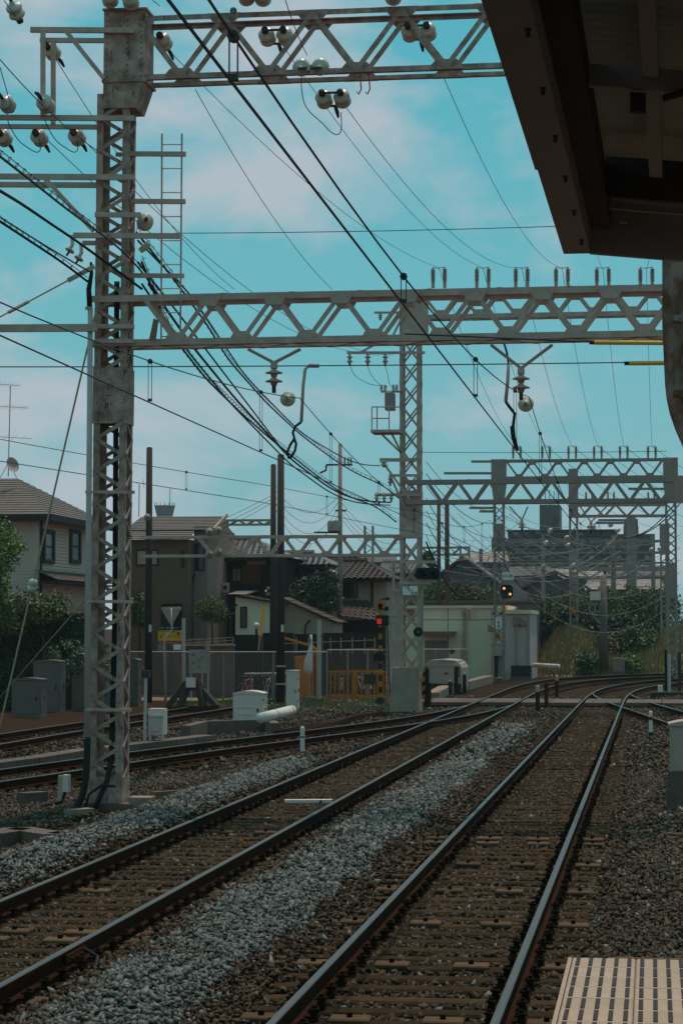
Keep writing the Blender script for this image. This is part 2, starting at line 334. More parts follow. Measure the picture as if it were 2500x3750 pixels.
trR2 = make_track('railway_track', 'railway track joining from the right just beside the white marker post', pR2)
pL2 = smooth_path([(-13.4, 31), (-11.75, 40), (-10.55, 47.5), (-9.0, 55), (-7.7, 61), (-6.6, 67.5), (-5.85, 74), (-5.62, 79)])
trL2 = make_track('railway_track', 'rusty side track branching off to the left past the steel tower foot', pL2)
pL3 = smooth_path([(-15.9, 40), (-15.65, 51), (-15.5, 60), (-15.0, 70), (-14.75, 76)])
trL3 = make_track('railway_track', 'weedy siding ending at the timber buffer stop', pL3)
for tr, pth, y0, y1, pit in ((trR2, pR2, 40, 90, .56), (trL2, pL2, 36, 77, .60), (trL3, pL3, 44, 75, .7)):
    xf, hf = interp_x(pth); sleepers(tr, 0, y0, y0, y1, lambda k, y: False, 0, pit, xf, hf)
# fishplate and bond cable on the near rail of the middle track
fp = MB()
for s in (-1, 1): fp.cbox((XL + .75 + s * .034, 18.72, -.075), (.022, .62, .07))
for k in range(4): fp.lathe([(.016, 0), (.016, .05)], (XL + .75 + .04, 18.5 + k * .15, -.075), (1, 0, 0), 6)
fp.build('fishplate', 'rust', trL)
MB().tube([(XL + .80, 18.95, -.06), (XL + .93, 18.9, -.12), (XL + .98, 18.6, -.2), (XL + .9, 18.3, -.2), (XL + .82, 18.1, -.12)], .017, 6).build('bond_cable', 'rubber', trL)
# ------------------------------------------------------------------ ballast stones
def stone_mesh(name, pts, size, matn, boxy):
    n = len(pts)
    if n == 0: return
    if boxy:
        base = np.array([(-1, -1, -1), (1, -1, -1), (1, 1, -1), (-1, 1, -1), (-1, -1, 1), (1, -1, 1), (1, 1, 1), (-1, 1, 1)], float) * .62
        F = np.array([(0, 2, 1), (0, 3, 2), (4, 5, 6), (4, 6, 7), (0, 1, 5), (0, 5, 4), (1, 2, 6), (1, 6, 5), (2, 3, 7), (2, 7, 6), (3, 0, 4), (3, 4, 7)])
        jit = .50
    else:
        base = np.array([(1, 0, 0), (0, 1, 0), (-1, 0, 0), (0, -1, 0), (0, 0, 1), (0, 0, -1)], float)
        F = np.array([(0, 1, 4), (1, 2, 4), (2, 3, 4), (3, 0, 4), (1, 0, 5), (2, 1, 5), (3, 2, 5), (0, 3, 5)]); jit = .52
    k = len(base)
    v = base[None] + rng.uniform(-jit, jit, (n, k, 3))
    v *= np.stack([rng.uniform(.75, 1.35, n), rng.uniform(.6, 1.05, n), rng.uniform(.42, .85, n)], 1)[:, None]
    q = rng.normal(size=(n, 4)); q[:, 1:3] *= .8; q /= np.linalg.norm(q, axis=1)[:, None]; w, x, y, z = q.T
    Rm = np.stack([1 - 2 * (y * y + z * z), 2 * (x * y - z * w), 2 * (x * z + y * w), 2 * (x * y + z * w), 1 - 2 * (x * x + z * z), 2 * (y * z - x * w), 2 * (x * z - y * w), 2 * (y * z + x * w), 1 - 2 * (x * x + y * y)], 1).reshape(n, 3, 3)
    v = np.einsum('nij,nkj->nki', Rm, v) * size[:, None, None] + pts[:, None]
    me = fast_mesh(name, v.reshape(-1, 3), (F[None] + (np.arange(n) * k)[:, None, None]).reshape(-1, 3), [matn])
    ob = link(name, me); return ob
PLAT_X, PLAT_Y = -0.41, 10.95
def scatter(x0, x1, y0, y1, dens):
    n = int((x1 - x0) * (y1 - y0) * dens); return rng.uniform(x0, x1, n), rng.uniform(y0, y1, n)
def on_track(x, y, xf_pts, phase, pitch):
    xc = np.interp(y, xf_pts[:, 1], xf_pts[:, 0]); d = x - xc
    inb = (y > xf_pts[0, 1]) & (y < xf_pts[-1, 1])
    ph = np.abs(((y - phase) / pitch + .5) % 1 - .5) * pitch
    return inb & (np.abs(d) < 1.2) & (ph < .115), inb & (np.abs(np.abs(d) - .75) < .10), inb & (np.abs(d) < 1.25)
bands = [(-7.4, 1.8, 9.3, 24, 720, .0255, False), (-14.5, 3.2, 24, 46, 330, .0315, False), (-17, 4.2, 46, 96, 62, .046, False)]
G = {'brown': [], 'grey': [], 'mix': []}
for (x0, x1, y0, y1, dens, sz, boxy) in bands:
    x, y = scatter(x0, x1, y0, y1, dens); n = len(x); keep = np.ones(n, bool); intrack = np.zeros(n, bool)
    for pth, ph, pit in ((pR, 16.40, .546), (pL, 16.95, .546), (pR2, 40, .56), (pL2, 36, .60), (pL3, 44, .7)):
        sl, rl, it = on_track(x, y, pth, ph, pit); keep &= ~(sl & (rng.uniform(size=n) > .035)) & ~rl; intrack |= it
    keep &= ~((x > PLAT_X - .05) & (y < PLAT_Y + .05))
    keep &= ~((np.abs(x + 8.55) < .55) & (np.abs(y - 35.5) < .55))
    x, y, intrack = x[keep], y[keep], intrack[keep]; n = len(x)
    nzv = np.sin(x * 2.1 + y * 1.3) * .13 + np.sin(y * 2.9 + x * 3) * .10 + np.sin(y * .61) * .10 + rng.normal(0, .14, n)
    hm = (np.abs(x + 3.86 + nzv * .6) < .56 + .9 * nzv) & (y < 66 + 3 * nzv)
    hl = (np.abs(x + 7.30) < .55 + nzv) & (y < 49 + 8 * nzv)
    grey = (hm | hl) & ~(intrack & (rng.uniform(size=n) > .25)) | (rng.uniform(size=n) < .05)
    right = (x > -.35) & ~intrack | (x < -8.2) & ~intrack
    s = sz * rng.choice([.55, .75, .9, 1.05, 1.25, 1.6], n) * rng.uniform(.88, 1.12, n)
    z = ground_z(x, y) + np.where(intrack, .045, .03) + rng.uniform(-.01, .03, n)
    onsl = intrack & False
    P3 = np.stack([x, y, z], 1)
    for nm, msk in (('grey', grey), ('mix', right & ~grey), ('brown', ~right & ~grey)): G[nm].append((P3[msk], s[msk], boxy))
for nm, lab in (('grey', 'fresh blue grey ballast stones heaped in ridges beside the tracks'), ('mix', 'dull grey brown ballast stones outside the tracks'), ('brown', 'rusty brown ballast stones between the sleepers')):
    for k, (p, s, boxy) in enumerate(G[nm]):
        o = stone_mesh('ballast_stones', p, s, {'grey': 'stone_grey', 'mix': 'stone_mix', 'brown': 'stone_brown'}[nm], boxy)
        if o: tag(o, lab + (', nearest stretch', ', middle stretch', ', far stretch')[k], 'ballast', None, 'stuff')
# ================================================================== platform and canopy
plat = MB().box((PLAT_X + .04, -4, -.5), (2.6, PLAT_Y - .012, 1.03)).build('platform', 'concrete'); tag(plat, None, None, None, 'structure')
tm = MB().chbox((-.1485, -.1485, -.06), (.1485, .1485, 0), .006); TILE = tm.mesh('paving_tile', 'tile_beige')
gm = MB()
for k in range(5): gm.chbox((-.12 + k * .06 - .0095, -.122, 0), (-.12 + k * .06 + .0095, .122, .004), .002)
GRIP = gm.mesh('grip_strip', 'grip_grey')
for r in range(14):
    for c in range(6):
        t = link('paving_tile', TILE, plat, (PLAT_X + .17 + c * .3 - WLOC[plat.name].x, PLAT_Y - .16 - r * .2955 - WLOC[plat.name].y, 1.1 + random.uniform(-.0015, .0015) - WLOC[plat.name].z))
        link('grip_strip', GRIP, t, (0, 0, .0005))
e = MB().box((PLAT_X, PLAT_Y - 4.2, 1.0), (PLAT_X + .018, PLAT_Y, 1.098)).build('edge_strip', 'tile_beige', plat)
em = MB(); em.add([(PLAT_X + .19, PLAT_Y - .01, 1.0), (2.6, PLAT_Y - .01, 1.0), (2.6, PLAT_Y + .09, 1.0), (PLAT_X + .19, PLAT_Y + .05, 1.0), (PLAT_X + .19, PLAT_Y - .01, 1.101), (2.6, PLAT_Y - .01, 1.115), (2.6, PLAT_Y + .09, 1.10), (PLAT_X + .19, PLAT_Y + .05, 1.095)], [(4, 5, 6, 7), (0, 1, 5, 4), (1, 2, 6, 5), (2, 3, 7, 6), (3, 0, 4, 7)])
em.build('end_mortar', 'mortar', plat)
# canopy: edge gutter box, dark corrugated sheet, joists, end board
CZ = 4.26; CY = 9.6
ca = Pd(2064, 935, 9.65); cb = Pd(2162, 938, 9.65); cx0, cx1 = ca.x, cb.x
can = thing('platform_canopy', 'dark steel platform canopy reaching in at the upper right corner', 'canopy', (1.5, 4, CZ))
y0c = -4.0
sk = -0.0135                                     # the canopy edge is not quite parallel to the track
def cxk(x, y): return x + (y - CY) * (0.012)
def tz(x, z): return z - max(x - cx1, 0) * .105       # the roof falls away from the track
def cquad(name, m, x0, x1, ya, yb, za, zb): return MB().prism([(cxk(x0, ya), ya, tz(x0, za)), (cxk(x1, ya), ya, tz(x1, za)), (cxk(x1, yb), yb, tz(x1, za)), (cxk(x0, yb), yb, tz(x0, za))], (0, 0, zb - za)).build(name, m, can)
cquad('edge_gutter', 'canopy_edge', cx0, cx1, y0c, CY, CZ, CZ + .20)
cquad('gutter_lip', 'canopy_edge', cx0 - .012, cx0 + .02, y0c, CY - 1.72, CZ + .014, CZ + .24)
bm_ = MB().lathe([(.012, -.012), (.012, 0), (.007, 0), (.007, .02)], (0, 0, 0), (0, 0, -1), 6); BOLT = bm_.mesh('bolt', 'steel_dark')
for k in range(22): yb = CY - .35 - k * .66; link('bolt', BOLT, can, Vector((cxk(cx1 - .022, yb), yb, CZ - .002)) - WLOC[can.name])
cquad('end_board', 'canopy_edge', cx1 - .003, 3.2, CY - .05, CY - .004, CZ - .005, CZ + .46)
cquad('edge_angle', 'canopy_dark', cx1 + .001, cx1 + .09, y0c, CY - .06, CZ + .10, CZ + .24)
n = 150; sh = MB()
for i in range(n * 4 + 1):
    yy = y0c + (CY - y0c) * i / (n * 4); zz = CZ + .33 + (.012 if (i // 2) % 2 else 0.0)
    sh.v += [(cx0 - .05, yy, zz + .05), (3.4, yy, zz + .05 - .38), (cx0 - .05, yy, zz + .055), (3.4, yy, zz + .055 - .38)]
for i in range(n * 4): a = i * 4; sh.f += [(a, a + 1, a + 5, a + 4), (a + 2, a + 6, a + 7, a + 3)]; sh.m += [0, 0]
sh.build('roof_sheet', 'canopy_sheet', can)
cquad('joist', 'canopy_edge', cx1 + .26, cx1 + .31, y0c, CY - .8, CZ + .19, CZ + .31)
for yb, h in ((CY - .75, .16), (CY - 2.4, .07), (CY - 4.1, .07), (CY - 5.9, .08), (CY - 7.7, .07)):
    cquad('cross_beam', 'canopy_dark' if h > .1 else 'canopy_edge', cx1 + .09, 3.2, yb, yb + .04, CZ + .19 - h * .5, CZ + .19 + h * .5)
cquad('lower_rail', 'canopy_edge', cx1 + .03, 3.2, CY - .30, CY - .27, CZ + .145, CZ + .17)
cquad('lower_bracket', 'canopy_edge', cx1 + .13, cx1 + .16, CY - .26, CY - .22, CZ + .10, CZ + .145)
for ya in (CY - 2.4, CY - 5.9):
    MB().tube([(cx1 + .30, ya + .02, CZ + .10), (1.6, ya - 1.6, CZ + .16)], .012, 6).build('brace_rod', 'canopy_dark', can)
    cquad('rod_bracket', 'canopy_dark', cx1 + .22, cx1 + .27, ya - .01, ya + .03, CZ + .08, CZ + .14)
MB().box((2.2, 6.0, -.5), (2.4, 6.2, CZ + .4)).build('column', 'canopy_edge', can)
# grey rusty plate hanging beyond the canopy end
hp = Pd(2430, 970, 12.6); pl = []
for u, v in ((2424, 880), (2424, 1180), (2434, 1400), (2440, 1455), (2452, 1510), (2472, 1568), (2500, 1632), (2540, 1690), (2590, 1720)): pl.append(Pd(u, v, 12.6))
pl += [Pd(2900, 1720, 12.6), Pd(2900, 880, 12.6)]
hang = thing('hanging_steel_plate', 'grey rust streaked steel plate with rounded lower corner hanging beyond the canopy', 'steel plate', Pd(2700, 1720, 12.6))
mat('plate_rust', (0.20, 0.20, 0.185), 0.65, (0.105, 0.062, 0.035), 9, 0.16, bump=0.25, stretch=(1, 1, .45))
MB().prism(pl, (0, .10, 0)).build('plate', 'plate_rust', hang)
for v in (1170, 1443):
    q = Pd(2462, v, 12.55); MB().box((q.x, q.y - .05, q.z - .02), (q.x + .7, q.y, q.z + .02)).lathe([(.018, 0), (.018, .03)], (q.x + .02, q.y - .05, q.z), (0, -1, 0), 8).build('strap', 'plate_rust', hang)
q = Pd(2880, 1720, 12.6); MB().box((q.x - .06, q.y + .11, -.3), (q.x + .06, q.y + .23, CZ + .3)).build('post', 'steel', hang)
# ================================================================== lattice gantries and towers
Y1 = 35.3
def gantry(name, label, x_nodes_bot, zb, zt, y, dep, x0, x1, cw=.10, dw=.055, m='steel', gus=True, back=True, strips=True):
    """box truss along X: chords, zigzag diagonals in a front and a back plane, gusset plates"""
    t = thing(name, label, 'gantry', (x0, y, zb)); o = WLOC[t.name]
    planes = ((y, -1), (y + dep, 1)) if back else ((y, -1),)
    for yp, s in planes:
        for z, sg in ((zb, 1), (zt, -1)):
            MB().angle((x0, yp, z), (x1, yp, z), cw, .014, (0, -s, 0), (0, 0, sg)).build('chord', m, t)
    if back and strips:
        for z in (zb, zt):
            lm = MB()
            k = 0; x = x0
            while x + .5 < x1:
                lm.bar((x, y + (dep if k % 2 else 0), z), (x + .55, y + (0 if k % 2 else dep), z), .045, .012); x += .55; k += 1
            lm.build('lattice_strip', m, t)
    p = x_nodes_bot[1] - x_nodes_bot[0]
    up = MB().bar((0, 0, .05), (p / 2, 0, zt - zb - .05), dw, .016, (0, 1, 0)).mesh('diagonal', m); dn = MB().bar((0, 0, .05), (-p / 2, 0, zt - zb - .05), dw, .016, (0, 1, 0)).mesh('diagonal', m)
    gw = p * .14
    gb = MB().prism([(-gw * 1.35, 0, .0), (gw * 1.35, 0, 0), (gw * 1.2, 0, cw * .9), (gw * .8, 0, cw * 1.9), (-gw * .8, 0, cw * 1.9), (-gw * 1.2, 0, cw * .9)], (0, .01, 0)).mesh('gusset_plate', m)
    for yp, s in planes:
        for xb in x_nodes_bot:
            if x0 < xb + p * .2 and xb < x1: 
                link('diagonal', up, t, Vector((xb, yp + s * .008, zb)) - o); link('diagonal', dn, t, Vector((xb, yp + s * .008, zb)) - o)
                if gus:
                    link('gusset_plate', gb, t, Vector((xb, yp + s * .022, zb + .004)) - o)
                    if xb + p / 2 < x1:
                        g = link('gusset_plate', gb, t, Vector((xb + p / 2, yp + s * .022, zt - .004)) - o); g.rotation_euler.x = math.pi
    return t
def tower(name, label, x, y, w, d, z0, z1, pitch=.50, m='steel', plates=(), lw=.09, X=False, faces=('f', 'b', 'l', 'r'), bar_w=.05, legw=None):
    t = thing(name, label, 'tower', (x, y, z0)); o = WLOC[t.name]; x0, x1, y0, y1 = x - w / 2, x + w / 2, y - d / 2, y + d / 2
    for (cx, cy, n1, n2) in ((x0, y0, (1, 0, 0), (0, 1, 0)), (x1, y0, (-1, 0, 0), (0, 1, 0)), (x0, y1, (1, 0, 0), (0, -1, 0)), (x1, y1, (-1, 0, 0), (0, -1, 0))):
        MB().angle((cx, cy, z0), (cx, cy, z1), lw, .014, n1, n2).build('leg', m, t)
    hz = pitch / 2; iw = w - lw * .9; idp = d - lw * .9
    fa = MB().bar((-iw / 2, 0, 0), (iw / 2, 0, hz), bar_w, .012, (0, 1, 0)).mesh('lacing_bar', m); fb = MB().bar((iw / 2, 0, 0), (-iw / 2, 0, hz), bar_w, .012, (0, 1, 0)).mesh('lacing_bar', m)
    sa = MB().bar((0, -idp / 2, 0), (0, idp / 2, hz), bar_w, .012, (1, 0, 0)).mesh('lacing_bar', m); sb = MB().bar((0, idp / 2, 0), (0, -idp / 2, hz), bar_w, .012, (1, 0, 0)).mesh('lacing_bar', m)
    z = z0 + .1; k = 0
    while z + hz < z1:
        if not any(a < z + hz / 2 < b for a, b in plates):
            for fc, ms, pos in (('f', (fa, fb), (x, y0 - .008, z)), ('b', (fb, fa), (x, y1 + .008, z)), ('l', (sa, sb), (x0 - .008, y, z)), ('r', (sb, sa), (x1 + .008, y, z))):
                if fc in faces:
                    link('lacing_bar', ms[k % 2], t, Vector(pos) - o)
                    if X: link('lacing_bar', ms[1 - k % 2], t, Vector(pos) + Vector((0, -.006 if fc == 'f' else .006, 0)) - o)
        z += hz; k += 1
    for a, b in plates:
        MB().box((x0 - .014, y0 - .016, a), (x1 + .014, y0 - .004, b)).build('cover_sheet', m, t); MB().box((x0 - .014, y1 + .004, a), (x1 + .014, y1 + .016, b)).build('cover_sheet', m, t)
        MB().box((x1 + .003, y0 - .003, a), (x1 + .015, y1 + .003, b)).build('cover_sheet', m, t); MB().box((x0 - .015, y0 - .003, a), (x0 - .003, y1 + .003, b)).build('cover_sheet', m, t)
        if m == 'steel_rusty':
            rv = MB().lathe([(.011, 0), (.009, .008)], (0, 0, 0), (0, -1, 0), 6).mesh('rivet', 'steel_dark')
            nz_ = int((b - a) / .13)
            for k in range(nz_):
                for xx in (x0 + .06, x0 + .24, x1 - .24, x1 - .06): link('rivet', rv, t, Vector((xx, y0 - .0165, a + .06 + k * .13)) - o)
    return t
T1X, T1Y = -8.64, 35.58
t1 = tower('lattice_tower', 'tall grey riveted lattice tower nearest the camera on the left', T1X, T1Y, .53, .50, -.12, 11.3, .52, 'steel_rusty', ((5.95, 6.85), (-.12, .30)), .105, bar_w=.062)
MB().box((T1X - .42, T1Y - .40, -.40), (T1X + .42, T1Y + .40, -.11)).build('foundation', 'concrete_dark', t1)
MB().box((T1X + .36, T1Y - .2, -.38), (T1X + .72, T1Y + .2, -.02)).build('foundation_block', 'concrete', t1)
# head box, widening to the right with a tapered skirt below
hb = Py(363, 100, 35.3); he = Py(545, 100, 35.3); hz1 = Py(400, 95, 35.3).z; hz0 = Py(400, 295, 35.3).z; hz2 = Py(400, 395, 35.3).z; hx0 = Py(363, 300, 35.3).x; hx1 = Py(512, 300, 35.3).x
hzt = Py(400, 38, 35.3).z
MB().box((hx0, 35.28, hz0), (hx1, 35.96, hzt)).build('head_box', 'steel_rusty', t1)
MB().box((hx0 - .02, 35.25, hz0 - .03), (hx1 + .04, 35.99, hz0 + .01)).build('head_flange', 'steel_rusty', t1)
MB().box((hx0 - .02, 35.25, hzt), (hx1 + .04, 35.99, hzt + .03)).build('head_cap', 'steel_rusty', t1)
MB().add([(hx0, 35.28, hz2), (hx1 - .14, 35.28, hz2), (hx1 - .14, 35.96, hz2), (hx0, 35.96, hz2), (hx0, 35.28, hz0 - .031), (hx1, 35.28, hz0 - .031), (hx1, 35.96, hz0 - .031), (hx0, 35.96, hz0 - .031)], [(0, 3, 2, 1), (4, 5, 6, 7), (0, 1, 5, 4), (1, 2, 6, 5), (2, 3, 7, 6), (3, 0, 4, 7)]).build('head_skirt', 'steel_rusty', t1)
rv = MB().lathe([(.012, 0), (.010, .009)], (0, 0, 0), (0, -1, 0), 6).mesh('rivet', 'steel_dark')
for k in range(12):
    for xx in (hx0 + .05, hx1 - .28, hx1 - .05): link('rivet', rv, t1, Vector((xx, 35.279, hz0 + .06 + k * .092)) - WLOC[t1.name])
t1.rotation_euler.y = RAD(.36)
# gantries on the first tower line
gantry('gantry', 'lower grey truss beam spanning from the near tower across all tracks', [-7.51 + 1.06 * k for k in range(12)], 7.19, 8.01, 35.3, .58, -8.95, 4.2, .105, .07, 'steel')
gantry('gantry', 'upper rust flecked truss beam cut off by the top edge of the picture', [-7.46 + 1.43 * k for k in range(9)], 11.50, 12.54, 35.3, .58, hx1, 4.2, .085, .08, 'steel_rusty', strips=False)
tr_ = tower('lattice_tower', 'lattice tower behind the platform canopy carrying the near beams', 4.4, T1Y, .60, .56, -.12, 12.6, .52, 'steel', (), .105)
# second line
Y2 = 77.6
t2 = tower('lattice_tower', 'lattice tower on a tapered concrete foot with signals and transformer', -8.27, 78.0, .72, .66, .9, 14.1, 1.56, 'steel', ((5.78, 7.42),), .13, X=True, bar_w=.06)
fx = Pg(1446, 2600, -.2).x; fx2 = Pg(1556, 2600, -.2).x
MB().add([(fx, 77.4, -.3), (fx2, 77.4, -.3), (fx2, 78.6, -.3), (fx, 78.6, -.3), (fx + .09, 77.55, 1.3), (fx2 - .12, 77.55, 1.3), (fx2 - .12, 78.45, 1.3), (fx + .09, 78.45, 1.3)], [(0, 3, 2, 1), (4, 5, 6, 7), (0, 1, 5, 4), (1, 2, 6, 5), (2, 3, 7, 6), (3, 0, 4, 7)]).build('concrete_foot', 'concrete', t2)
b0 = Py(1468, 1230, Y2); b1 = Py(1560, 1070, Y2)
MB().box((b0.x, 77.58, b0.z), (b1.x, 78.42, b1.z)).build('head_box', 'steel', t2)
zt2 = Py(2000, 1058, Y2).z; zb2 = Py(2000, 1160, Y2).z
gantry('gantry', 'tall rear beam with six insulator pairs standing on it', [b1.x + .5 + 1.32 * k for k in range(9)], zb2, zt2, Y2, .6, b1.x, 3.6, .16, .10, 'steel')
zt2 = Py(2000, 1755, Y2).z; zb2 = Py(2000, 1845, Y2).z
gantry('gantry', 'dark crossing beam at the level of the distant building tops', [Py(u, 1800, Y2).x for u in (1620, 1733)] + [Py(1733, 1800, Y2).x + (Py(1733, 1800, Y2).x - Py(1620, 1800, Y2).x) * k for k in range(1, 8)], zb2, zt2, 77.3, .5, -8.4, 3.6, .15, .10, 'steel_far', gus=False)
zt2 = Py(1200, 1958, Y2).z; zb2 = Py(1200, 2038, Y2).z
gantry('gantry', 'light truss beam over the side tracks in front of the old houses', [Py(770, 2000, Y2).x + 1.01 * k for k in range(8)], zb2, zt2, 77.8, .45, Py(510, 2000, Y2).x, -8.35, .10, .065, 'steel', gus=True)
t2r = tower('lattice_tower', 'lattice tower beyond the canopy carrying the second beams', 3.8, 78, .8, .66, -.2, 14.1, 1.05, 'steel', (), .15)
# third line
Y3 = 124.0
x3 = Py(1826, 2200, Y3).x; x3r = Py(2458, 2200, Y3).x
z3t = Py(2100, 1680, Y3).z; z3b = Py(2100, 1752, Y3).z
t3 = tower('lattice_tower', 'lattice tower in front of the cream building with the amber signal', x3, Y3 + .4, .60, .6, -.2, z3b, .95, 'steel_far', ((7.6, 8.4), (.2, 1.4)), .11, bar_w=.06)
t3r = tower('lattice_tower', 'distant lattice tower at the right edge beside the curving rails', x3r, Y3 + .4, .60, .6, -.2, z3b, .95, 'steel_far', ((4.3, 6.2),), .11, X=True, bar_w=.06)
for tt, xx in ((t3, x3), (t3r, x3r)):
    MB().box((xx - .40, Y3, z3b - .35), (xx + .40, Y3 + .8, z3t + .02)).build('head_box', 'steel_far', tt)
    MB().prism([(xx - .39, Y3 + .01, z3b - .352), (xx + .39, Y3 + .01, z3b - .352), (xx + .29, Y3 + .01, z3b - 1.1), (xx - .29, Y3 + .01, z3b - 1.1)], (0, .78, 0)).build('head_skirt', 'steel_far', tt)
pp = (x3r - x3 - .8) / 6
gantry('gantry', 'far beam with thin insulator pairs above the apartment block', [x3 + .40 + pp * (k + .5) for k in range(6)], z3b, z3t, Y3, .6, x3 + .41, x3r - .41, .14, .10, 'steel_far')
# more distant beams behind
for (u0, u1, vt, vb, y, p, lab) in ((2085, 2440, 1845, 1895, 150, 1.5, 'hazy beam just below the dark crossing beam'), (1850, 2445, 1980, 2030, 165, 2.0, 'hazy low beam in front of the apartment block windows'), (2110, 2445, 2083, 2118, 185, 2.2, 'lowest hazy beam near the far roofs'), (1835, 2440, 2060, 2085, 210, 2.4, 'faint far beam half lost among the wires'),
                                    (806, 1000, 1902, 1925, 190, 1.5, 'small distant truss beam above the tiled roof on the left'), (1540, 1712, 2002, 2035, 200, 1.8, 'small distant truss beam left of the amber signal tower')):
    a = Py(u0, vt, y); b = Py(u1, vt, y); zb = Py(u0, vb, y).z
    gantry('gantry', lab, [a.x + p * (k + .5) for k in range(int((b.x - a.x) / p))], zb, a.z, y, .6, a.x, b.x, .17, .13, 'steel_far', gus=False)
for (u, vt, y, w, lab, pl) in ((2098, 1840, 150, .58, 'far lattice tower carrying a yellow plate and a round limit sign', ((5.2, 7.6), (10.0, 13.2))), (2432, 1940, 150, .6, 'far lattice tower doubled behind the right edge tower', ((7.5, 9.5),)), (1700, 2000, 200, .9, 'small far lattice tower left of the amber signal', ()), (815, 1905, 190, .8, 'small far lattice post above the tiled roof', ()), (1348, 1925, 190, .8, 'small far lattice post behind the concrete light pole', ())):
    a = Py(u, vt, y); tower('lattice_tower', lab, a.x, y + .4, w, .7, -.2, a.z, 1.0, 'steel_far', pl, .12, bar_w=.07, faces=('f', 'r'))
# ================================================================== insulators
def ins_profile(n, r=.13, pitch=.145): # suspension discs along an axis
    pr = [(.02, 0)]
    for k in range(n):
        h = .05 + k * pitch; pr += [(.045, h - .03), (.05, h), (r * .62, h + .012), (r * .95, h + .035), (r, h + .055), (r * .93, h + .062), (r * .5, h + .05), (.045, h + .075), (.03, h + .085)]
    pr += [(.02, pr[-1][1] + .06)]; return pr
def barrel_profile(r=.135):            # bulky twin disc seen nearly end on
    return [(.02, 0), (.05, .02), (.055, .06), (r * .75, .065), (r, .10), (r, .135), (r * .9, .165), (r * .8, .175), (r * .85, .20), (r, .235), (r, .27), (r * .86, .30), (.05, .31), (.04, .36), (.02, .38)]
INS_N = [0]
def strain_pair(p, axis, label, sep=.30, group=None, side=(1, 0, 0), single=False, m='porcelain', back=0.0):
    t = thing('strain_insulator', label, 'insulator', p, group); ax = Vector(axis).normalized(); sd_ = Vector(side); p = Vector(p)
    for k in ((0,) if single else (-.5, .5)):
        MB().lathe(barrel_profile(), p + sd_ * sep * k, ax, 18).build('porcelain_body', m, t, smooth=True); MB().lathe([(.02, -.06), (.055, -.04), (.06, .03), (.03, .06)], p + sd_ * sep * k, ax, 10).build('metal_cap', 'steel_dark', t)
    if not single:
        MB().bar(p - sd_ * sep * .62, p + sd_ * sep * .62, .04, .03).build('yoke_bar', 'steel_dark', t)
        MB().bar(p + ax * .38 - sd_ * sep * .62, p + ax * .38 + sd_ * sep * .62, .04, .03).build('yoke_bar', 'steel_dark', t)
    MB().tube([p + ax * .38, p + ax * .55, p + ax * .66 + Vector((0, 0, -.03))], [.03, .035, .02], 6).build('clamp', 'steel_dark', t)
    return t
def post_profile(h, r=.07, n=7):
    pr = [(r * .7, 0), (r * .7, h * .30)]
    for k in range(n): z = h * (.32 + .58 * k / n); pr += [(r * .55, z), (r, z + h * .02), (r, z + h * .035), (r * .55, z + h * .05)]
    return pr + [(r * .4, h * .93), (.015, h)]
# pairs standing on the rear beams
def beam_pairs(us, vtop, vbase, y, r, lab, m='porcelain_far'):
    tops = []
    for i, u in enumerate(us):
        a = Py(u, vbase, y); b = Py(u, vtop, y); h = b.z - a.z
        t = thing('post_insulator_pair', lab % ('leftmost', 'second', 'third', 'fourth', 'fifth', 'sixth')[i], 'insulator', a, 'insulator pairs on ' + ('the tall rear beam' if y < 90 else 'the far beam'))
        for s in (-1, 1): MB().lathe(post_profile(h, r, 9), a + Vector((s * r * 2.4, .25, 0)), n=10).build('post_insulator', m, t)
        MB().tube([a + Vector((-r * 2.4, .25, h * .98)), a + Vector((0, .25, h * .93)), a + Vector((r * 2.4, .25, h * .98))], .012, 4).build('link_wire', 'wire', t)
        tops.append(b + Vector((0, .25, -.03)))
    return tops
G2T = beam_pairs((1604, 1765, 1908, 2056, 2206, 2366), 972, 1050, Y2, .085, '%s insulator pair from the left on the tall rear beam')
G3T = beam_pairs((1891, 1998, 2094, 2188, 2283, 2386), 1630, 1678, Y3, .085, '%s insulator pair from the left on the far beam')
for u in (2155, 2238, 2380): a = Py(u, 1845, 150); beam = None
for i, u in enumerate((2156, 2236, 2384)):
    a = Py(u, 1838, 150); b = Py(u, 1798, 150); t = thing('post_insulator_pair', '%s faint insulator pair on the hazy beam below' % ('left', 'middle', 'right')[i], 'insulator', a, 'faint insulator pairs')
    for s in (-1, 1): MB().lathe(post_profile(b.z - a.z, .09, 7), a + Vector((s * .2, .2, 0)), n=8).build('post_insulator', 'porcelain_far', t)
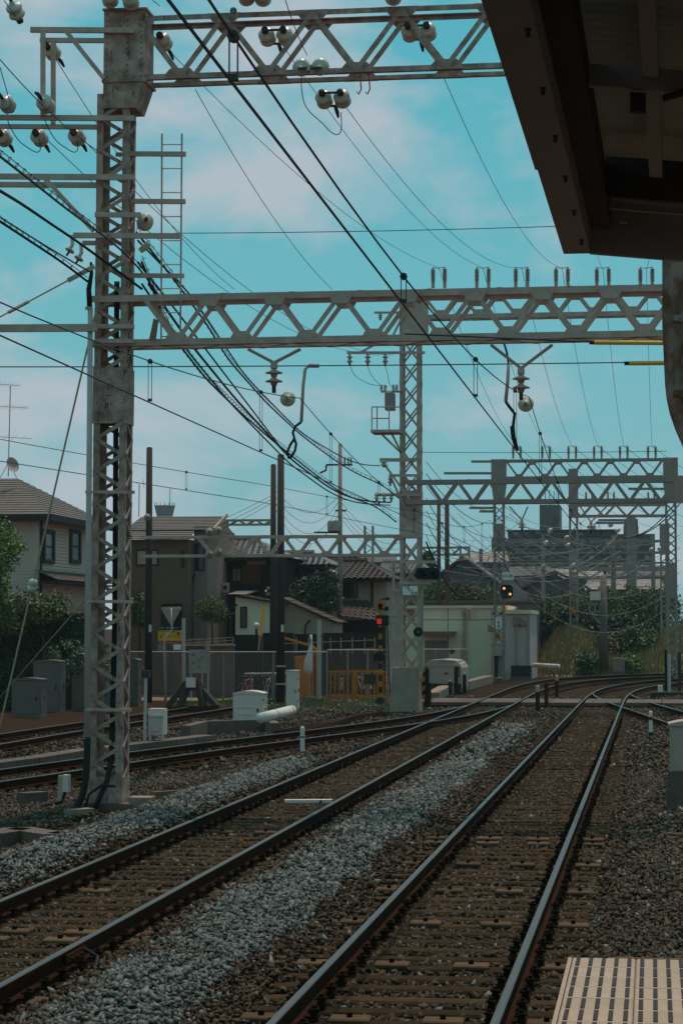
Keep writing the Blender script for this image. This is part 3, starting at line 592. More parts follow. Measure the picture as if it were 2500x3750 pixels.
# ================================================================== wires
def sagline(p0, p1, sag, n=16): 
    p0 = Vector(p0); p1 = Vector(p1); out = []
    for i in range(n + 1): t = i / n; q = p0.lerp(p1, t); q.z -= sag * 4 * t * (1 - t); out.append(q)
    return out
def wire(name, label, pts, r, m='wire', cat='wire', group=None, n=5):
    ob = MB().tube(pts, r, n).build(name, m); return tag(ob, label, cat, group)
def span(name, label, p0, p1, sag, r, m='wire', cat='wire', group=None, n=16): return wire(name, label, sagline(p0, p1, sag, n), r, m, cat, group)
def catenary(x_at, supports, zc, zs, zmid, lab, r_c=.0085, r_m=.0075, drops=True, contact_from=None):
    ya, yb = supports[0], supports[-1]
    cy = np.arange(ya, yb + .1, 2.0); cpts = [(x_at(y), y, zc) for y in cy]
    th = thing('catenary', lab, 'overhead line', (x_at(ya), ya, zc))
    MB().tube(cpts, r_c, 5).build('contact_wire', 'wire', th)
    mp_ = []
    def zm(y):
        for a, b in zip(supports[:-1], supports[1:]):
            if a <= y <= b: t = (y - a) / (b - a); return zs - (zs - zmid) * 4 * t * (1 - t)
        return zs
    MB().tube([(x_at(y), y, zm(y)) for y in cy], r_m, 5).build('messenger_wire', 'wire', th)
    if drops:
        for a, b in zip(supports[:-1], supports[1:]):
            for k in range(6):
                y = a + (b - a) * (k + .5) / 6; z = zm(y)
                if y < 8: continue
                d = MB().tube([(x_at(y) - .02, y, zc + .01), (x_at(y) - .02, y, z)], .004, 4).tube([(x_at(y) + .02, y, zc + .01), (x_at(y) + .02, y, z)], .004, 4)
                d.cbox((x_at(y), y, zc + .03), (.045, .03, .03)).lathe([(.03, -.015), (.03, .015)], (x_at(y), y, z), (0, 1, 0), 8); d.build('dropper', 'wire', th)
    return th
def xr_w(y): return float(np.interp(y, [-20, 35, 77, 100, 122], [-1.93, -1.93, -1.86, -1.6, 1.0]))
def xl_w(y): return float(np.interp(y, [-20, 35, 77, 105, 118, 126], [-5.62, -5.62, -5.55, -5.3, -3.6, -.8]))
catenary(xr_w, [-8, 36.0, 78.0, 121], 5.22, 6.35, 5.42, 'overhead line with droppers above the track beside the platform')
catenary(xl_w, [-8, 36.0, 78.0, 124], 5.22, 6.38, 5.46, 'overhead line with droppers above the middle track')
def xl2_w(y): return float(np.interp(y, [10, 32, 40, 55, 78], [-19.5, -13.9, -12.0, -9.4, -7.0]))
catenary(xl2_w, [10, 78.0], 5.75, 6.55, 6.15, 'overhead line above the rusty side track on the left')
# V hangers with a disc insulator string below the lower beam
def v_hanger(ua, ub, vb, uc, vc, vi0, vi1, label, y=35.55, sc_=1.0):
    a = Py(ua, vb, y); b = Py(ub, vb, y); c = Py(uc, vc, y); i1 = Py(uc, vi1, y)
    t = thing('v_hanger', label, 'hanger', c)
    for q in (a, b): MB().tube([q, c], .028 * sc_, 6).build('strut', 'steel', t)
    h = c.z - i1.z; n = 2
    MB().lathe([(.055 * sc_, 0), (.06 * sc_, h * .22)], c, (0, 0, -1), 10).build('socket', 'steel', t)
    for k in range(2): MB().lathe([(.04 * sc_, 0), (.05 * sc_, .02), (.135 * sc_, .055), (.14 * sc_, .07), (.06 * sc_, .08), (.045 * sc_, h * .3)], c + Vector((0, 0, -h * (.24 + .32 * k))), (0, 0, -1), 16).build('disc', 'steel', t, smooth=True)
    MB().tube([c + Vector((0, 0, -h * .85)), i1 + Vector((0, 0, -.06))], .035 * sc_, 6).build('clamp', 'steel_dark', t)
    return t
v_hanger(908, 1100, 1278, 1003, 1328, 1330, 1425, 'V shaped hanger with two discs over the middle track')
v_hanger(1797, 2022, 1262, 1907, 1348, 1350, 1450, 'V shaped hanger with two discs over the platform track')
v_hanger(1865, 1932, 1855, 1910, 1905, 1905, 1940, 'small far V hanger left of the apartment block', 77.5, 1.0)
v_hanger(2120, 2225, 1850, 2163, 1912, 1912, 1950, 'small far V hanger in front of the apartment block', 77.5, 1.0)
for u, v, lab in ((1055, 1463, 'pale round insulator disc hanging over the middle track'), (1925, 1482, 'pale round insulator disc hanging over the platform track')):
    p = Py(u, v, 37.2); tag(MB().lathe([(.02, -.05), (.05, -.03), (.055, 0), (.115, .015), (.127, .03), (.13, .05), (.12, .06), (.05, .075), (.03, .12), (.02, .2)], p, (0, -1, .12), 22).build('disc_insulator', 'porcelain', smooth=True), lab, 'insulator')
# strain insulators along the upper beam
sp = [(1003, 108, 'twin white insulators below the upper chord, left of the picture middle'), (1142, 240, 'twin white insulators just above the lower chord of the upper beam'), (1212, 338, 'twin white insulators hanging under the upper beam'), (1527, 92, 'twin white insulators beside the canopy on the upper beam')]
for u, v, lab in sp:
    dn = v > 300; p = Py(u, v, 35.0 if v < 260 and v > 200 else 35.9); strain_pair(p, (0.05, -1, -.35) if 200 < v < 300 else (0.05, 1, -.38), lab)
strain_pair(Py(585, 128, 35.9), (.15, 1, -.35), 'white insulator just right of the tower head box', single=True)
for k, (u, v, lab) in enumerate(((408, 14, 'left of two white insulators on the tower top'), (484, 22, 'right of two white insulators on the tower top'), (905, 6, 'white insulator on the upper chord near the green letter'), (965, 8, 'white insulator beside the first one on the upper chord'), (1440, 4, 'white insulator on the upper chord close to the canopy'))):
    strain_pair(Py(u, v, 35.2), (.1, -1, .25), lab, single=True)
# thin feeder wires: upper beam -> rear beam -> far beam
ends1 = [Py(600, 165, 36.4), Py(1010, 128, 36.5), Py(1255, 375, 36.5), Py(1560, 130, 36.5), Vector((-1.2, 36.4, 12.2)), Vector((.2, 36.4, 12.2))]
for i in range(6):
    span('feeder_wire', '%s thin wire from the upper beam down to the insulator pairs of the rear beam' % ('first', 'second', 'third', 'fourth', 'fifth', 'sixth')[i], ends1[i], G2T[i], .55 + .1 * i, .0065, group='thin feeder wires')
    span('feeder_wire', '%s thin wire between the insulator pairs of the rear and the far beam' % ('first', 'second', 'third', 'fourth', 'fifth', 'sixth')[i], G2T[i], G3T[i], .8, .009, group='thin far feeder wires')
    span('feeder_wire', '%s faint wire running on beyond the far beam' % ('first', 'second', 'third', 'fourth', 'fifth', 'sixth')[i], G3T[i], G3T[i] + Vector((8 + i, 60, -2)), .8, .012, group='faint wires beyond the far beam')
for (a, b, sag, lab) in (((560, 0, 34), (585, 20, 36), .0, 'short thin wire at the top edge beside the tower head'), ((1045, 0, 30), (1124, 200, 35.0), .05, 'thin wire dropping to the twin insulators above the lower chord'), ((0, 216, 26), (445, 600, 36), .15, 'thin wire crossing the left sky to the tower'), ((195, 200, 36), (860, 1060, 60), .4, 'thin wire slanting down behind the tower to the lower beam'), ((150, 490, 36.2), (1390, 1300, 77), .9, 'upper of two thin wires slanting behind the lower beam'), ((285, 490, 36.2), (1440, 1300, 77), .9, 'lower of two thin wires slanting behind the lower beam'),
                         ((715, 326, 36.2), (1215, 1058, 60), .3, 'thin wire falling from the upper beam to the middle of the lower beam'), ((0, 245, 30), (40, 385, 35), .0, 'thin wire reaching the left edge insulators'), ((15, 0, 33), (60, 60, 35), 0, 'thin wire at the upper left corner insulator')):
    span('thin_wire', lab, Py(a[0], a[1], a[2]), Py(b[0], b[1], b[2]), sag, .007)
# jumper loops
def loop(name, lab, pts, y, r, m='wire'):
    q = [Py(u, v, y) for u, v in pts]; out = []
    for i in range(len(q) - 1):
        p0 = q[max(i - 1, 0)]; p1 = q[i]; p2 = q[i + 1]; p3 = q[min(i + 2, len(q) - 1)]
        for k in range(5):
            t = k / 5; out.append(.5 * ((2 * p1) + (p2 - p0) * t + (2 * p0 - 5 * p1 + 4 * p2 - p3) * t * t + (3 * p1 - p0 - 3 * p2 + p3) * t ** 3))
    out.append(q[-1]); return wire(name, lab, out, r, m, 'wire')
loop('jumper_wire', 'looped jumper wire below the twin insulators of the upper beam', [(1108, 255), (1103, 310), (1120, 390), (1180, 450), (1215, 485), (1240, 490), (1250, 465), (1248, 410)], 35.4, .008)
for k, (u, lab) in enumerate(((28, 'left jumper loop under the left bracket arms'), (165, 'right jumper loop under the left bracket arms'))):
    loop('jumper_wire', lab, [(u - 4, 400), (u + 4, 450), (u + 38, 510), (u + 75, 540), (u + 105, 556), (u + 120, 545), (u + 116, 505)], 35.3, .008)
# cross-span wires
span('cross_span_wire', 'horizontal wire under the lower beam spanning the whole width', Py(-60, 1343, 36), Py(2350, 1326, 36), .02, .010)
span('cross_span_wire', 'horizontal wire high up between tower and canopy', Py(640, 853, 36), Py(2200, 822, 36), .03, .007)
span('cross_span_wire', 'thin far horizontal wire above the far beam', Py(1545, 1656, 90), Py(2440, 1652, 90), .03, .012)
span('cross_span_wire', 'dark stay wire along the bottom chord of the lower beam', Py(1480, 1222, 35.1), Py(2200, 1254, 35.1), .0, .012)
for (u0, v0, u1, v1, lab) in ((2175, 1254, 2520, 1256, 'upper yellow insulating sleeve beside the hanging plate'), (2303, 1330, 2520, 1328, 'lower yellow insulating sleeve beside the hanging plate')):
    t = thing('insulating_sleeve', lab, 'wire sleeve', Py(u0, v0, 35.0)); MB().tube([Py(u0, v0, 35.0), Py(u1, v1, 35.0)], .034, 10).build('sleeve', 'yellow_sleeve', t); MB().tube([Py(u0 - 18, v0, 35.0), Py(u0 + 3, v0, 35.0)], .03, 8).build('end_cap', 'black', t)
# thick feeder cables sagging from the near tower to the second tower
def through(pts): return [Py(u, v, y) for u, v, y in pts]
def cat_cable(name, lab, pts, r, m='wire', spiral=0.0, n=6, cat='cable'):
    q = through(pts); d = [0]
    for a, b in zip(q[:-1], q[1:]): d.append(d[-1] + (b - a).length)
    k = max(int(d[-1] / 1.2), 4); out = []
    arr = np.array([tuple(p) for p in q])
    tt = np.linspace(0, d[-1], k * 2 + 1); xyz = np.stack([np.interp(tt, d, arr[:, i]) for i in range(3)], 1)
    for _ in range(6): xyz[1:-1] = .25 * xyz[:-2] + .5 * xyz[1:-1] + .25 * xyz[2:]
    th = thing(name, lab, cat, tuple(xyz[0])); MB().tube([Vector(p) for p in xyz], r, n).build('cable', m, th)
    if spiral:
        MB().tube([Vector(p) + Vector((0, 0, spiral * 1.9)) for p in xyz], .007, 4).build('support_wire', 'wire', th)
        L = d[-1]; turns = int(L / .55); sp_ = []
        for i in range(turns * 8 + 1):
            s = i / (turns * 8) * L; c = Vector([float(np.interp(s, tt, xyz[:, j])) for j in range(3)]) + Vector((0, 0, spiral)); a = i / 8 * 2 * math.pi
            sp_.append(c + Vector((math.cos(a) * spiral * 1.05, 0, math.sin(a) * spiral * 1.1)))
        MB().tube(sp_, .006, 3).build('spiral_hanger', 'wire', th)
    return th
cat_cable('feeder_cable', 'thick black twin cable sagging from the near tower, upper strand', [(545, 1040, 36.2), (700, 1262, 43), (853, 1450, 51), (981, 1590, 58), (1067, 1684, 64), (1210, 1790, 71), (1290, 1826, 74.5), (1363, 1840, 76.5), (1430, 1840, 77.6)], .026, 'rubber')
cat_cable('feeder_cable', 'thick black twin cable sagging from the near tower, lower strand', [(520, 1040, 36.2), (690, 1290, 43), (845, 1478, 51), (975, 1612, 58), (1062, 1700, 64), (1205, 1803, 71), (1285, 1838, 74.5), (1360, 1850, 76.5), (1428, 1850, 77.6)], .020, 'rubber')
cat_cable('feeder_cable', 'spiral hung cable below the thick pair towards the concrete foot tower', [(520, 960, 36.2), (620, 1215, 40), (752, 1385, 46), (880, 1510, 53), (1000, 1615, 60), (1150, 1735, 67), (1250, 1806, 72), (1330, 1840, 75), (1385, 1850, 77), (1450, 1912, 77.7)], .022, 'wire', .055)
cat_cable('feeder_cable', 'spiral hung cable above the street arm ending high on the second tower', [(500, 850, 36.2), (620, 1000, 40), (760, 1190, 46), (834, 1315, 50), (974, 1474, 58), (1098, 1590, 65), (1180, 1652, 69), (1246, 1700, 72), (1338, 1752, 75.5), (1420, 1776, 77.5), (1480, 1840, 78)], .020, 'wire', .05)
cat_cable('feeder_cable', 'slim cable ending at the upper left arm of the second tower', [(505, 880, 36.2), (700, 1080, 44), (898, 1378, 53), (1076, 1560, 62), (1118, 1596, 65), (1261, 1680, 71), (1328, 1703, 74), (1389, 1705, 77)], .018, 'wire')
cat_cable('feeder_cable', 'dark slim cable right of the tower ladder', [(505, 960, 36.2), (640, 1130, 42), (800, 1340, 49), (930, 1510, 56), (1048, 1665, 63)], .020, 'rubber')
cat_cable('feeder_cable', 'spiral hung cable coming in from the upper left to the near tower', [(-30, 548, 24), (120, 665, 27), (250, 770, 30), (370, 855, 33), (460, 920, 34.9), (520, 980, 35.2), (580, 1080, 37)], .016, 'wire', .038)
cat_cable('feeder_cable', 'thick smooth cable curving in from the left into the tower', [(-30, 680, 25), (80, 745, 28), (180, 815, 31), (280, 880, 33.4), (370, 945, 34.8), (440, 1000, 35.1), (480, 1045, 35.2), (520, 1058, 35.25)], .020, 'rubber')
cat_cable('feeder_cable', 'spiral hung cable left of the tower ending at the grey standpipe', [(-30, 790, 27), (80, 862, 30), (180, 928, 32.5), (270, 985, 34.3), (320, 1030, 35.0)], .018, 'rubber', .034)
cat_cable('feeder_cable', 'smooth line above the spiral cable left of the tower', [(-30, 775, 27), (100, 858, 30.5), (220, 932, 33.3), (330, 995, 35.1)], .012, 'wire')
for i, (p0, p1, sg) in enumerate((((1600, 1500, 78), (1650, 1640, 78.5), 0), )): pass
for i in range(7):
    a = Py(1560, 1690 + i * 45, 78); b = Py(1830 + 30 * (i % 3), 1860 + i * 30, 124)
    span('far_wire', 'sagging wire in the tangle between the second and third tower lines', a, b, .7 + .25 * i, .011 + .004 * (i % 2), group='tangle of wires beyond the second tower')
for i in range(10):
    a = Py(1840 + 25 * (i % 4), 1850 + i * 32, 124); b = Py(2150 + (i * 71) % 300, 1900 + (i * 53) % 280, 160)
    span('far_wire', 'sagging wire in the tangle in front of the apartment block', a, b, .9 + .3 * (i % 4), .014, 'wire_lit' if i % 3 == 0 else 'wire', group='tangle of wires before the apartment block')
for i in range(6):
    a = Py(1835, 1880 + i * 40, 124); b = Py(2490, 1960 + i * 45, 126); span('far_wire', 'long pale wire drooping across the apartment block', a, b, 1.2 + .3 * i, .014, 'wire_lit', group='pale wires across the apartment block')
span('far_wire', 'thick dark cable sagging behind the amber signal', Py(1560, 1985, 79), Py(1790, 2040, 122), 2.0, .03, 'rubber'); span('far_wire', 'thick dark cable falling right from the far tower', Py(1845, 2065, 123), Py(2100, 2140, 150), 1.6, .035, 'rubber')
for i, (u, v) in enumerate(((2500, 1800), (2500, 1830))): span('far_wire', ('upper', 'lower')[i] + ' dark cable curving down from the right edge tower', Py(u, v, 124), Py(2290 - 20 * i, 1970, 130), .6, .03, 'rubber')
rw_ = random.Random(11)
for i in range(26):
    u0 = rw_.uniform(1560, 1850); y0 = rw_.choice([80, 100, 124]); a = Py(u0, rw_.uniform(1880, 2110), y0); b = Py(rw_.uniform(u0 + 120, 2480), rw_.uniform(1900, 2200), rw_.uniform(126, 170))
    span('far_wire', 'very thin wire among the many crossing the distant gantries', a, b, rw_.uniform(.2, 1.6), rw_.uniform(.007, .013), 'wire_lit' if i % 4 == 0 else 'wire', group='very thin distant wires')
for i, (u, v, y) in enumerate(((766, 1952, 77.6), (800, 1946, 77.6), (766, 2034, 77.6), (800, 2026, 77.6), (540, 1897, 86.6))): strain_pair(Py(u, v, y), (.2, -1, .1), ('upper left pale disc insulator on the light truss beam', 'upper right pale disc insulator on the light truss beam', 'lower left pale disc insulator on the light truss beam', 'lower right pale disc insulator on the light truss beam', 'pale disc insulator on the slim brown pole')[i], single=True, m='porcelain_far')
for i, (u, v) in enumerate(((2070, 1972), (2075, 2000), (2010, 1945), (1995, 1990), (2165, 1935), (2230, 1925), (2255, 1945), (2380, 2015), (2410, 2012), (2095, 2072), (2100, 2098), (1985, 2075))): strain_pair(Py(u, v, 128 + 2 * i), (.5, -1, .2), 'small pale insulator glinting in the far wire tangle', single=True, m='porcelain', group='small far insulators')
for i, (u0, u1, v) in enumerate(((1725, 1812, 1690), (1625, 1812, 1733), (1718, 1812, 1860), (1755, 1812, 1873), (2300, 2450, 1790), (2180, 2320, 1915), (2190, 2300, 1905))): MB().bar(Py(u0, v, Y3 + .2), Py(u1, v, Y3 + .2), .12, .13).build('bracket_arm', 'steel_far', t3 if u1 < 1900 else t3r)
for i, (u, vt, y, r) in enumerate(((2310, 1890, 172, .45), (2245, 1960, 168, .22), (1988, 1960, 150, .16), (2390, 1955, 175, .2), (1760, 2010, 190, .2))):
    a = Py(u, vt, y); ob = MB().tube([(a.x, y, -.3), a], [r, r * .8], 10).build('far_mast', 'steel_far'); tag(ob, ('thick far mast right of the apartment block middle', 'slim far mast below the hazy beam', 'slim dark mast left of the yellow plate tower', 'far mast near the right edge tower', 'far mast left of the amber signal')[i], 'mast')
# ================================================================== fittings on the first tower
def arm(u0, u1, v0, v1, y, w, h, name='bracket_arm', m='steel', par=None): return MB().bar(Py(u0, v0, y), Py(u1, v1, y), w, h, (0, 0, 1)).build(name, m, par or t1)
for (u0, u1, v, y, h) in ((95, 475, 110, 35.2, .085), (130, 365, 148, 35.92, .075), (-60, 475, 432, 35.2, .085), (-60, 365, 465, 35.92, .075), (-60, 475, 648, 35.2, .09), (-60, 365, 678, 35.92, .085), (335, 502, 786, 35.2, .08), (256, 645, 862, 35.15, .085), (290, 400, 890, 35.9, .07), (455, 665, 562, 35.6, .075), (410, 470, 565, 35.9, .06), (455, 665, 736, 35.6, .075), (455, 662, 1008, 35.6, .07), (340, 480, 1195, 35.2, .07), (340, 480, 1248, 35.2, .07), (335, 485, 1802, 35.25, .05), (315, 480, 2203, 35.25, .05), (310, 478, 2600, 35.25, .05)): arm(u0, u1, v, v, y, .06, h)
arm(-60, 345, 1205, 1200, 35.05, .07, .12)
for a in ((225, 365, 115, 288), (140, 142, 110, 425), (178, 180, 150, 455), (150, 330, 655, 845)): arm(a[0], a[1], a[2], a[3], 35.15 if a[0] != 178 else 35.9, .07, .07)
# access ladder
lad = thing('access_ladder', 'slim steel ladder standing free beside the near tower', 'ladder', Py(628, 1260, 35.6))
for u0, u1 in ((593, 590), (666, 660)): MB().tube([Py(u0, 488, 35.62), Py(u1, 1245, 35.62)], .015, 6).build('rail', 'steel', lad)
for v in range(528, 1250, 88): MB().tube([Py(592, v, 35.62), Py(664, v, 35.62)], .010, 5).build('rung', 'steel', lad)
# insulators left of the tower
for u, v, ax, lab in ((72, 72, (-.2, -1, .8), 'white insulator string at the upper left corner'), (172, 168, (.2, 1, -.25), 'white insulator under the topmost left arm'), (40, 398, (-.1, -1, .25), 'white insulator on the middle left arm near the picture edge'), (182, 400, (-.1, -1, .25), 'white insulator on the middle left arm near the tower'), (-2, 485, (.1, 1, -.25), 'white insulator cut by the left picture edge'), (130, 485, (.1, 1, -.25), 'white insulator under the middle left arm, centre one'), (268, 482, (.1, 1, -.25), 'white insulator under the middle left arm, nearest the tower')):
    strain_pair(Py(u, v, 35.1 if ax[1] < 0 else 35.95), ax, lab, single=True)
for u, v, lab in ((255, 900, 'left small disc insulator with bent arm left of the tower'), (288, 930, 'right small disc insulator with bent arm left of the tower')):
    t = thing('arm_insulator', lab, 'insulator', Py(u, v, 35.1)); MB().tube([Py(u + 8, v - 40, 35.1), Py(u + 10, v - 5, 35.1), Py(u, v + 12, 35.1)], .03, 7).build('arm', 'porcelain', t); MB().lathe([(.03, -.02), (.075, 0), (.08, .02), (.03, .03)], Py(u + 2, v + 14, 35.1), (-.4, -.3, -.8), 14).build('disc', 'porcelain', t); MB().tube([Py(u, v + 18, 35.1), Py(u - 12, v + 36, 35.1)], .018, 6).build('pin', 'steel_dark', t)
strain_pair(Py(528, 820, 36.0), (.3, -1, 0), 'large pale globe insulator right of the tower', single=True, m='porcelain')
tag(MB().tube([Py(545, 890, 36), Py(530, 905, 36), Py(512, 918, 36)], [.05, .06, .05], 8).build('cable_fitting', 'porcelain'), 'pale cable fitting under the globe insulator', 'fitting')
tag(MB().prism([Py(545, 1245, 35.2), Py(570, 1245, 35.2), Py(580, 1172, 35.2), Py(562, 1165, 35.2)], (0, .02, 0)).build('number_plate', 'concrete_lit'), 'tilted blank beige plate on the lower beam end', 'plate')
# standpipe with black flexible hose at its foot
sp_ = thing('cable_standpipe', 'blue grey cable standpipe strapped to the near tower', 'standpipe', Py(322, 2990, 35.1))
MB().tube([Py(331, 1130, 35.1), Py(325, 1900, 35.1), Py(318, 2705, 35.1)], [.043, .048, .052], 12).build('pipe', 'galv', sp_, smooth=True)
MB().tube([Py(333, 960, 35.15), Py(335, 1000, 35.1), Py(325, 1060, 35.1), Py(329, 1132, 35.1)], [.02, .03, .042, .044], 10).build('cable_head', 'rubber', sp_, smooth=True)
fl = [Py(320, 2700, 35.1), Py(318, 2780, 35.1), Py(314, 2850, 35.05), Py(300, 2920, 35.0), Py(272, 2970, 34.9), Py(240, 2990, 34.8)]
MB().tube(fl, [.054] * 6, 10).build('flexible_hose', 'rubber', sp_, smooth=True)
for v in (1128, 1802, 2203, 2600): q = Py(325, v, 35.1); MB().lathe([(.06, -.02), (.06, .02)], q, n=12).build('pipe_clamp', 'steel', sp_)
c2 = thing('tower_cable', 'dark cable leaning down along the near tower foot', 'cable', Py(340, 2990, 35.1))
MB().tube([Py(428, 1030, 35.5), Py(425, 1500, 35.6), Py(420, 2300, 35.6), Py(408, 2780, 35.4), Py(392, 2860, 35.15), Py(362, 2930, 35.05), Py(330, 2992, 35.0)], .045, 8).build('cable', 'rubber', c2, smooth=True)
MB().tube([Py(425, 2880, 35.1), Py(370, 2878, 35.0), Py(325, 2910, 35.0), Py(305, 2985, 34.9)], .022, 7).build('thin_cable', 'rubber', c2, smooth=True)
# guy wires
g = thing('guy_wire', 'pale guy rope with white insulator running down to the left edge', 'guy wire', Pg(-60, 2900, -.25))
ga = Py(382, 1006, 35.1); gb_ = Pg(-70, 2960, -.25); gm_ = ga.lerp(gb_, .58)
MB().tube([ga, gb_], .016, 6).build('rope', 'wire_lit', g); MB().lathe([(.02, -.12), (.07, -.09), (.075, -.02), (.05, 0), (.075, .02), (.07, .09), (.02, .12)], gm_, (gb_ - ga), 12).build('insulator', 'porcelain', g, smooth=True)
span('guy_wire', 'thin guy wire from the standpipe strap down to the left edge', Py(318, 2190, 35.0), Pg(-40, 2600, -.25).lerp(Py(318, 2190, 35.0), .01), 0, .011, 'wire_lit', 'guy wire')
tb = thing('tie_rod', 'sloping tie rod with turnbuckle left of the near tower', 'tie rod', Py(0, 1160, 35)); a = Py(345, 975, 35.1); b = Py(-60, 1192, 34)
MB().tube([a, b], .014, 6).build('rod', 'steel', tb); MB().tube([a.lerp(b, .60), a.lerp(b, .78)], .03, 6).build('turnbuckle', 'steel_rusty', tb); MB().bar(a, a.lerp(b, .24), .03, .075).build('lug', 'steel', tb)
# lead arms above the tracks
def pipe_thing(name, lab, segs, y, cat):
    t = thing(name, lab, cat, Py(*segs[0][1][-1], y))
    for (nm, pts, r, m) in segs: MB().tube([Py(u, v, y) for u, v in pts], r, 8).build(nm, m, t, smooth=True)
    return t
pipe_thing('arrester_arm', 'curved grey pipe arm with cable loop over the middle track', [('pipe', [(1160, 1338), (1130, 1338), (1117, 1352), (1110, 1410), (1103, 1545)], .032, 'galv'), ('tip', [(1168, 1338), (1132, 1338)], .045, 'galv'), ('lead', [(1103, 1545), (1080, 1562), (1072, 1585), (1078, 1605), (1062, 1630), (1052, 1655), (1058, 1680)], .026, 'rubber'), ('loop_cable', [(1076, 1602), (1084, 1625), (1080, 1650), (1064, 1675)], .026, 'rubber')], 44, 'arrester')
pipe_thing('arrester_arm', 'bent grey pipe with black cables beside the right V hanger', [('pipe', [(1862, 1330), (1858, 1400), (1851, 1470)], .03, 'galv'), ('lead', [(1845, 1256), (1855, 1290), (1862, 1335)], .018, 'rubber'), ('lower_lead', [(1851, 1470), (1865, 1490), (1884, 1515), (1878, 1560), (1882, 1600), (1895, 1650)], .026, 'rubber'), ('loop_cable', [(1872, 1560), (1876, 1600), (1888, 1640)], .026, 'rubber')], 38, 'arrester')
# ================================================================== town behind the tracks
mat('siding', (0.4590, 0.4590, 0.4208), 0.8, (0.3672, 0.3672, 0.3366), 4, .6); mat('stucco_dark', (0.1320, 0.1080, 0.0826), 0.9, (0.0931, 0.0770, 0.0574), 3, .6, bump=.2, bscale=40)
mat('stucco_mid', (0.2176, 0.2108, 0.1904), 0.9, (0.1632, 0.1564, 0.1360), 2, .6); mat('stucco_pale', (0.3240, 0.3172, 0.2700), 0.9, (0.2430, 0.2295, 0.1958), 2, .6); mat('cream', (0.7250, 0.7000, 0.5625), 0.85, (0.5500, 0.5250, 0.4125), 1.2, .7, stretch=(1, 1, .3))
mat('grey_panel', (0.4230, 0.4410, 0.4500), 0.7, (0.3420, 0.3600, 0.3600), 1.5, .6, stretch=(1, 1, .3)); mat('slate', (0.1360, 0.1318, 0.1148), 0.6, (0.0850, 0.0824, 0.0722), 3, .6); mat('kawara', (0.1664, 0.1664, 0.1600), 0.35, (0.0768, 0.0742, 0.0704), 6, .6, spec=.6); mat('kawara_brown', (0.0765, 0.0585, 0.0450), 0.6, (0.0405, 0.0315, 0.0252), 6, .6)
mat('wood_dark', (0.030, 0.023, 0.018), 0.9, (0.018, 0.014, 0.011), 5, .5, stretch=(6, 6, .6)); mat('wood_red', (0.15, 0.065, 0.032), 0.9, (0.05, 0.026, 0.017), 5, .45, stretch=(9, 9, .5)); mat('timber', (0.0680, 0.0496, 0.0360), 0.9, (0.0360, 0.0264, 0.0200), 4, .5, stretch=(1, 1, 6))
mat('far_wall', (0.1084, 0.1275, 0.1339), 0.9, (0.0829, 0.0994, 0.1046), .3, .6); mat('far_pale', (0.2550, 0.2805, 0.2805), 0.9, (0.1870, 0.2040, 0.2040), .5, .6); mat('far_roof', (0.1200, 0.1280, 0.1312), 0.8, (0.0800, 0.0848, 0.0880), 1, .6)
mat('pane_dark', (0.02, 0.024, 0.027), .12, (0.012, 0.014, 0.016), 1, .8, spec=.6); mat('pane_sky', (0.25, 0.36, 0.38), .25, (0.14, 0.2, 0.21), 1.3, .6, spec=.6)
mat('pole_brown', (0.0450, 0.0360, 0.0306), .85, (0.0270, 0.0216, 0.0180), 3, .6, stretch=(1, 1, .2)); mat('pole_grey', (0.2250, 0.2250, 0.2100), .85, (0.1500, 0.1500, 0.1425), 3, .6, stretch=(1, 1, .2))
mat('frame_dark', (0.03, 0.03, 0.03), .6); mat('sign_yellow', (0.55, 0.42, 0.05), .6, (0.45, 0.34, .04), 2, .6); mat('sign_navy', (0.012, 0.016, 0.03), .6); mat('sign_red', (0.28, 0.035, 0.04), .6); mat('sign_white', (0.7500, 0.8250, 0.8250), .6, (0.6300, 0.6900, 0.6900), 2, .6); mat('ink', (0.02, 0.02, 0.02), .7); mat('ink_brown', (0.10, 0.02, 0.012), .7); mat('ink_pale', (0.42, 0.42, 0.40), .7); mat('ink_grey', (0.2, 0.22, .22), .7); mat('ink_green', (.02, .16, .12), .7); mat('orange_red', (0.45, 0.07, 0.03), .5)
def Px(u, v, x): d = _ray(u, v); return V3(_c + d * (x / d[0]))
def text(parent, s, p, size, m, name='lettering', rot=(90, 0, 0), align='CENTER', wscale=1.0):
    c = bpy.data.curves.new(name, 'FONT'); c.body = s; c.size = size; c.align_x = align; c.align_y = 'CENTER'; c.extrude = 0.002
    o = bpy.data.objects.new(name, c); COL.objects.link(o); dg = bpy.context.evaluated_depsgraph_get(); me = bpy.data.meshes.new_from_object(o.evaluated_get(dg)); bpy.data.objects.remove(o); bpy.data.curves.remove(c)
    me.materials.clear(); me.materials.append(MATS[m]); ob = link(name, me, parent); ob.location = Vector(p) - WLOC[parent.name]; ob.rotation_euler = tuple(RAD(a) for a in rot); ob.scale.x = wscale; return ob
